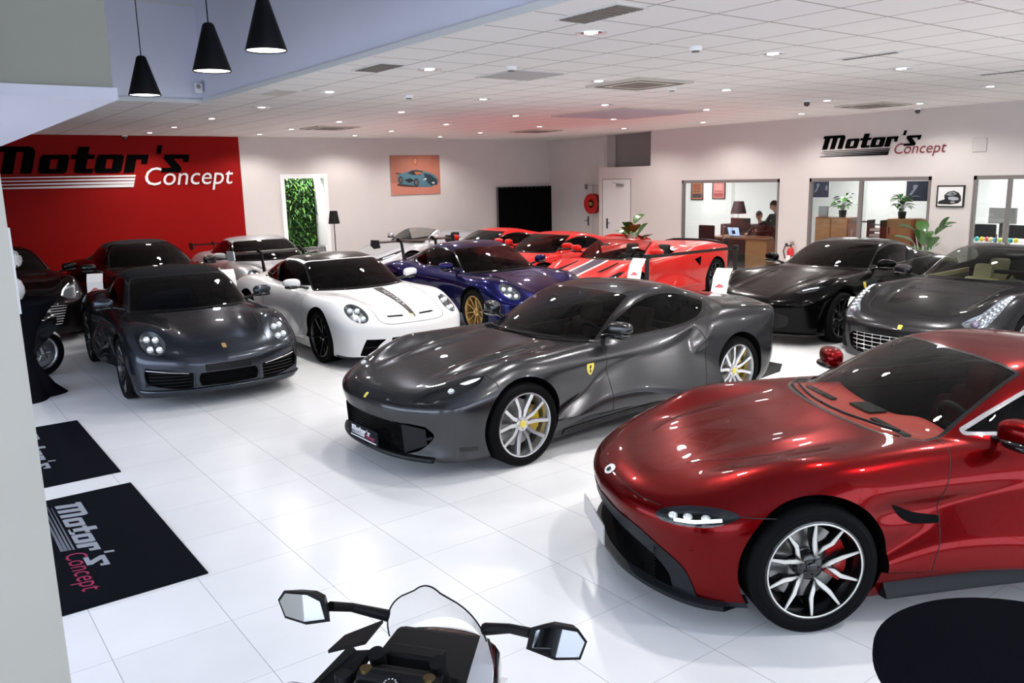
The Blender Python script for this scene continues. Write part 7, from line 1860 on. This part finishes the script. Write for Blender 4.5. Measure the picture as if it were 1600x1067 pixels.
def build_people():
    sk=mat('skin_tone',(.42,.24,.17),.55); hr=mat('dark_hair',(.015,.011,.009),.7); tee=mat('black_clothing',(.010,.010,.012),.85); tr=mat('dark_trousers',(.015,.016,.022),.85); shoe=mat('black_shoes',(.01,.01,.01),.4)
    # seated man behind the desk, facing the camera side, looking down to his left at a phone
    t=thing('person','seated man in black behind the walnut desk looking at a phone','person',(17.5,12.95,0))
    def P(x,y,z,r): return (x,y,z,r)
    body=[P(.18,0,.58,.15),P(.16,0,.78,.145),P(.12,0,.96,.155),P(.10,0,1.03,.11),P(.06,0,1.10,.055),            # pelvis..neck
          P(.11,.19,1.00,.060),P(.02,.27,.86,.050),P(-.22,.17,.82,.040),                                    # his right arm (+y)
          P(.11,-.19,1.00,.060),P(.03,-.28,.85,.050),P(-.20,-.10,.86,.038)]
    E=[(0,1),(1,2),(2,3),(3,4),(2,5),(5,6),(6,7),(2,8),(8,9),(9,10)]
    b=skin_chain('torso_shirt',body,E,tee,t,0,2)
    legs=[P(.18,0,.58,.14),P(.12,.10,.56,.10),P(-.28,.14,.55,.070),P(-.22,.14,.10,.045),P(-.34,.14,.05,.04),P(.12,-.10,.56,.10),P(-.28,-.14,.55,.070),P(-.22,-.14,.10,.045),P(-.34,-.14,.05,.04)]
    skin_chain('trousers',legs,[(0,1),(1,2),(2,3),(3,4),(0,5),(5,6),(6,7),(7,8)],tr,t,0,2)
    for sg in (-1,1):
        m=MB(); m.ball((-.33,sg*.14,.045),(.14,.05,.045),16,10,.8); m.build('shoe',shoe,t,True)
    skin_chain('neck',[P(.06,0,1.07,.052),P(.02,0,1.17,.050)],[(0,1)],sk,t,0,2)
    head(t,(.0,0,1.245),PI+.25,sk,hr,tilt=.32)
    hand(t,(-.22,.165,.82),(-1,-.35,-.05),(0,0,-1),sk,.4); hand(t,(-.20,-.10,.86),(-.9,.1,.35),(.3,.9,.2),sk,1.0)
    ph=thing('smartphone','bright smartphone held by the seated man','phone',(17.18,12.87,.93),0)
    m=MB(); m.box(-.006,.006,-.038,.038,-.075,.075,.004); m.xf(lambda x,y,z:(x-z*.5,y,z)); m.build('phone_body',mat('black_door_hardware'),ph)
    m=MB(); m.box(.0065,.0075,-.033,.033,-.068,.068); m.xf(lambda x,y,z:(x-z*.5,y,z)); m.build('phone_screen',mat('phone_screen_lit',(.8,.85,1),.3,emit=2.),ph)
    # standing man at the right jamb, leaning over
    t=thing('person','standing man in dark clothes leaning in at the right edge of the left office','person',(16.2,11.5,0))
    body=[P(.10,-.08,.92,.145),P(.06,-.07,1.10,.135),P(.0,-.04,1.28,.155),P(-.02,-.02,1.36,.10),P(-.05,0,1.43,.05),
          P(-.02,.16,1.33,.06),P(-.12,.24,1.12,.048),P(-.22,.20,1.22,.038),P(.02,-.24,1.32,.06),P(.05,-.30,1.05,.048),P(.0,-.28,.82,.038)]
    skin_chain('torso_shirt',body,E,mat('charcoal_shirt',(.02,.02,.024),.85),t,0,2)
    legs=[P(.10,-.08,.92,.14),P(.12,.02,.86,.10),P(.12,.04,.48,.068),P(.16,.05,.09,.045),P(.05,.05,.05,.04),P(.12,-.18,.86,.10),P(.12,-.18,.48,.068),P(.16,-.19,.09,.045),P(.05,-.19,.05,.04)]
    skin_chain('trousers',legs,[(0,1),(1,2),(2,3),(3,4),(0,5),(5,6),(6,7),(7,8)],tr,t,0,2)
    for y in (.05,-.19):
        m=MB(); m.ball((.06,y,.045),(.14,.05,.045),16,10,.8); m.build('shoe',shoe,t,True)
    skin_chain('neck',[P(-.05,0,1.40,.050),P(-.08,.01,1.49,.048)],[(0,1)],sk,t,0,2)
    head(t,(-.10,.01,1.56),PI*.75,sk,hr,tilt=.3)
    hand(t,(-.22,.20,1.22),(-.7,.6,.1),(0,0,1),sk,.6); hand(t,(.0,-.28,.82),(-.1,0,-1),(-1,0,0),sk,.5)
# ------------------------------------------------------------------ motorcycles
def build_bike(label,loc,deg,full=True):
    t=thing('motorcycle',label,'motorcycle',(loc[0],loc[1],0),math.radians(deg))
    blk=mat('bike_gloss_black',(.006,.006,.007),.15,coat=.8); mt=mat('bike_matt_black',(.006,.006,.0065),.5,spec=.2); wh=mat('bike_gloss_white',(.70,.70,.71),.2,coat=.8)
    al=mat('machined_aluminium',(.62,.62,.64),.26,metal=1); gold=mat('fork_gold',(.45,.30,.08),.3,metal=.9); ty=mat('tyre_rubber')
    XF,XR=.22,-1.18
    for x,R,W in ((XF,.30,.062),(XR,.315,.09)):
        w=MB(); w.lathe([(R-.115,-.035),(R-.095,-.045),(R-.085,-.045),(R-.10,-.02),(R-.10,.02),(R-.085,.045),(R-.095,.045),(R-.115,.035)],48,axis='y')
        for k in range(5):
            for sg in (-1,1):
                a=2*PI*k/5; p=rot2([(.03,sg*.004),(R-.10,sg*.045),(R-.10,sg*.045+sg*.014),(.03,sg*.022)],a)
                w.prism(p if sg>0 else p[::-1],-.016,.016,'xz')
        w.lathe([(0,-.05),(.04,-.05),(.04,.05),(0,.05)],20,axis='y')
        o=w.build('wheel',mt if x==XF and full else al,t,True,40); o.location=(x,0,R)
        y=MB(); y.lathe([(R-.09,-.048),(R-.07,-.060),(R-.035,-W),(R-.012,-W*.72),(R,-W*.3),(R,W*.3),(R-.012,W*.72),(R-.035,W),(R-.07,.060),(R-.09,.048)],56,axis='y'); y.build('tire',ty,o,True,40)
        d=MB()
        for sg in (-1,1):
            d.lathe([(.095,sg*.062),(.155,sg*.062),(.155,sg*.067),(.095,sg*.067)],40,axis='y')
            for k in range(6): a=2*PI*k/6; d.tube([(.03*math.cos(a),sg*.06,.03*math.sin(a)),(.10*math.cos(a),sg*.064,.10*math.sin(a))],.007,6)
        d.build('brake_disc',al,o,True,40)
    f=MB()
    for sg in (-1,1):
        f.tube([(XF,sg*.10,.30),(XF-.09,sg*.10,.58)],.030,14); f.tube([(XF-.09,sg*.10,.58),(XF-.20,sg*.10,.90)],.026,14)
    f.build('fork',mt if full else al,t,True,40)
    c=MB()
    for sg in (-1,1): c.box(XF-.15,XF-.07,sg*.062-.02,sg*.062+.02,.26,.38,.01)
    c.build('brake_caliper',mt,t)
    m=MB()
    V=[];F=[]; n=14
    for i in range(n+1):
        a=math.radians(35+i*120/n)
        for k in range(7):
            b=(k/6-.5); V.append((XF+ (.325-.02*abs(b)*2)*math.cos(a)*1.0, .13*b, .30+(.325-.06*(abs(b)*2)**2)*math.sin(a)))
    for i in range(n):
        for k in range(6): F.append((i*7+k,i*7+k+1,i*7+7+k+1,i*7+7+k))
    m.add(V,F); m.build('front_fender',blk if full else wh,t,True)
    # main fairing lofted from nose to tank
    def loft(sec,name,mm,close=True):
        V=[];F=[];n=len(sec[0])
        for s in sec: V+=s
        for i in range(len(sec)-1):
            for k in range(n-1): F.append((i*n+k,i*n+k+1,i*n+n+k+1,i*n+n+k))
        return mesh_obj(name,V,F,mm,t,True,50)
    def sec(x,w,zb,zt,top=.6,n=18):
        out=[]
        for k in range(n+1):
            a=-.25*PI+ (1.5*PI)*k/n; out.append((x,w*math.copysign(abs(math.cos(a))**.8,math.cos(a)),(zb+zt)/2+(zt-zb)/2*math.copysign(abs(math.sin(a))**top,math.sin(a))))
        return out
    loft([sec(.46,.02,.70,.73),sec(.44,.10,.64,.76),sec(.36,.19,.58,.80),sec(.22,.225,.50,.80),sec(.02,.235,.42,.79),sec(-.10,.235,.40,.76)],'upper_fairing',blk)
    for sg in (-1,1):
        V=[(.40,sg*.20,.62),(.05,sg*.27,.80),(-.35,sg*.24,.72),(-.60,sg*.20,.42),(-.45,sg*.17,.20),(-.02,sg*.16,.20),(.16,sg*.20,.42)]
        o=[(a,b-sg*.03,c2) for a,b,c2 in V]; mesh_obj('side_fairing',V+o,[tuple(range(7)),tuple(range(7,14))[::-1]]+[(i,(i+1)%7,7+(i+1)%7,7+i) for i in range(7)],wh if full else blk,t)
        # white shoulder by the screen
        V=[(.36 if sg<0 else .12,sg*(.13 if sg<0 else .22),.83),(.12,sg*.24,.85),(-.16,sg*.31,.79),(-.16,sg*.20,.78),(.12,sg*.17,.84)]
        o=[(a,b,c2-.03) for a,b,c2 in V]; mesh_obj('fairing_shoulder',V+o,[tuple(range(5)),tuple(range(5,10))[::-1]]+[(i,(i+1)%5,5+(i+1)%5,5+i) for i in range(5)],wh if sg<0 else mt,t)
        # winglet
        V=[(.22,sg*.24,.80),(.36,sg*.24,.80),(.30,sg*.36,.76),(.20,sg*.37,.76)]; o=[(a,b,c2-.012) for a,b,c2 in V]
        if sg>0: mesh_obj('winglet',V+o,[(0,1,2,3),(7,6,5,4),(0,4,5,1),(1,5,6,2),(2,6,7,3),(3,7,4,0)],mt,t)
        # mirror with arm
        a=MB(); a.tube([(.26,sg*.17,.88),(.20,sg*.27,.93),(.10,(.29 if sg>0 else -.37),.985)],[.020,.015,.016],10); am=a.build('mirror_arm',mt,t,True)
        m=MB(); P=[(-.085,-.035),(-.07,.035),(-.02,.055),(.07,.050),(.095,.015),(.075,-.045),(.0,-.058)]
        cx,cy,cz=.06,(.35 if sg>0 else -.45),1.0
        fr=[(cx-.012,cy+sg*u,cz+v) for u,v in P]; bk=[(cx+.045,cy+sg*u*.6,cz+v*.55) for u,v in P]; n=7
        m.add(fr+bk,[tuple(range(n)),tuple(range(n,2*n))[::-1]]+[(i,(i+1)%n,n+(i+1)%n,n+i) for i in range(n)]); m.build('mirror_housing',mt,am)
        m=MB(); m.add([(cx-.0135,cy+sg*(u*.86+.006),cz+v*.82) for u,v in P],[tuple(range(n))]); m.build('mirror_glass',mat('mirror_glass',(.75,.77,.8),.02,metal=1),am)
    # bubble screen
    V=[];F=[];R_=[];n=24;mm=14
    for i in range(mm+1):
        u=i/mm
        for k in range(n+1):
            b=(k/n-.5)*2; w=.175*max(.06,1-u**2.2)**.5
            x=.40-.20*u-.13*b*b*(1-u); z=.82+.22*u-.02*b*b
            V.append((x,w*b,z))
    for i in range(mm):
        for k in range(n): F.append((i*(n+1)+k,i*(n+1)+k+1,(i+1)*(n+1)+k+1,(i+1)*(n+1)+k))
    sc=mesh_obj('windscreen',V,F,glass('bike_screen',(.88,.89,.90),1.2),t,True)
    e=MB(); edge=[V[i*(n+1)] for i in range(mm+1)]+[V[mm*(n+1)+k] for k in range(1,n)]+[V[i*(n+1)+n] for i in range(mm,-1,-1)]
    e.tube(edge,.0028,6); e.build('screen_edge',mt,sc,True)
    c=MB(); c.box(.05,.34,-.17,.17,.74,.812,.03); c.build('cockpit_shroud',mt,t)
    # cockpit: dash, yoke, bars
    d=MB(); d.box(.06,.12,-.09,.09,.78,.88,.01); d.build('instrument_panel',mt,t)
    d=MB(); d.tube([(-.05,-.12,.865),(-.05,.12,.865)],.028,12); d.box(-.12,.02,-.12,.12,.84,.87,.012); d.build('triple_clamp',mt,t)
    for sg in (-1,1):
      d=MB(); d.lathe([(0,.895),(.018,.895),(.022,.87)],16,c=(-.05,sg*.10,0)); d.build('fork_cap',mat('fork_cap_brass',(.12,.08,.03),.35,metal=.8),t,True)
    d=MB(); d.lathe([(.0,.893),(.020,.893),(.024,.87)],20,c=(-.10,0,0)); d.build('ignition_switch',mt,t,True)
    d=MB()
    for k in range(10):
        a=2*PI*k/10; d.box(-.10+.017*math.cos(a)-.0022,-.10+.017*math.cos(a)+.0022,.017*math.sin(a)-.002,.017*math.sin(a)+.002,.8935,.8945)
    d.build('ignition_markings',mat('white_plastic',(.8,.8,.8),.35),t)
    for sg in (-1,1):
        d=MB(); d.tube([(-.06,sg*.10,.84),(-.12,sg*.24,.83),(-.18,sg*.36,.815)],.012,8); d.build('clip_on_bar',mt,t,True)
        d=MB(); d.tube([(-.135,sg*.26,.828),(-.185,sg*.38,.812)],.018,12); d.ball((-.12,sg*.235,.835),(.03,.03,.03),12,8); d.build('handle_grip',mt,t,True)
        d=MB(); d.tube([(-.10,sg*.24,.84),(-.09,sg*.33,.83),(-.12,sg*.40,.81)],.006,6); d.build('brake_lever' if sg<0 else 'clutch_lever',al,t,True)
        d=MB(); d.lathe([(0,.87),(.025,.87),(.028,.86),(.026,.82),(.0,.82)],16,c=(-.06,sg*.17,0)); d.build('fluid_reservoir',mt,t,True)
    loft([sec(-.13,.05,.60,.80),sec(-.18,.14,.55,.88),sec(-.32,.17,.52,.92),sec(-.48,.14,.55,.88),sec(-.60,.09,.60,.80)],'fuel_tank',wh if full else blk)
    loft([sec(-.55,.12,.66,.80),sec(-.75,.15,.68,.79),sec(-.95,.13,.74,.84),sec(-1.20,.08,.84,.95),sec(-1.38,.02,.93,.97)],'seat_and_tail',blk)
    e=MB(); e.box(-.60,.0,-.14,.14,.22,.55,.04); e.build('engine',mt,t,True); e=MB()
    for sg in (-1,1): e.tube([(-.5,sg*.09,.38),(XR,sg*.11,.315)],.028,8)
    e.build('swingarm',al,t,True); e=MB(); e.tube([(-.5,-.15,.22),(-.85,-.17,.28),(-1.15,-.17,.42)],[.03,.045,.05],14); e.build('exhaust',mt,t,True)
    e=MB(); e.tube([(-.45,.12,.2),(-.50,.22,.0)],.012,8); e.build('side_stand',mt,t,True)
    return t
t0=time.time()
D=M_common()
D['plate_dealer']=mat('black_dealer_plate',(.006,.006,.009),.5,spec=.08)
D['plate_silver']=mat('silver_dealer_plate',(.45,.44,.44),.3,metal=.3)
build_room(); ceiling_fittings()
well_lamp(2.21,8.93,3.19,'black cone pendant lamp, leftmost and lowest in the photo, of three')
well_lamp(2.28,7.04,3.21,'black cone pendant lamp, middle one of the three over the stairwell')
well_lamp(2.42,6.2,3.27,'black cone pendant lamp, rightmost and highest in the photo, of three')
build_signs(); build_mats(); build_pictures(); build_small(); office_glazing(); build_offices(); build_people()
build_bike('black and white sport motorcycle in the near foreground with clear screen and two mirrors',(1.054,1.985),36.9)
build_bike('motorcycle at the left behind the black table, only its front wheel showing',(1.10,11.55),20,False)
cocktail_table(1.02,10.55,'high black cloth covered table beside the left pillar with a flower vase')
flower_vase(1.0,10.5,1.1)
cocktail_table(2.082,.657,'round black table top cut off at the bottom right corner',.394)
for a in ((2.35,13.5,75,'white price card leaning before the dark red convertible'),(4.02,12.5,80,'white price card standing before the silver winged coupe'),(9.1,9.0,20,'white price card on the hood side of the open red car'),(8.85,7.15,20,'white price card between the open red car and the black coupe')): price_stand(*a)
t=price_stand(9.98,5.87,15,'small white price card between the black coupe and the grey coupe with beige seats'); t.scale=(.64,.64,.64)
try:
    for b in CARS: b(D); print(b.__name__,round(time.time()-t0,1))
except NameError as e: print('cars',e)
print('script time',time.time()-t0)
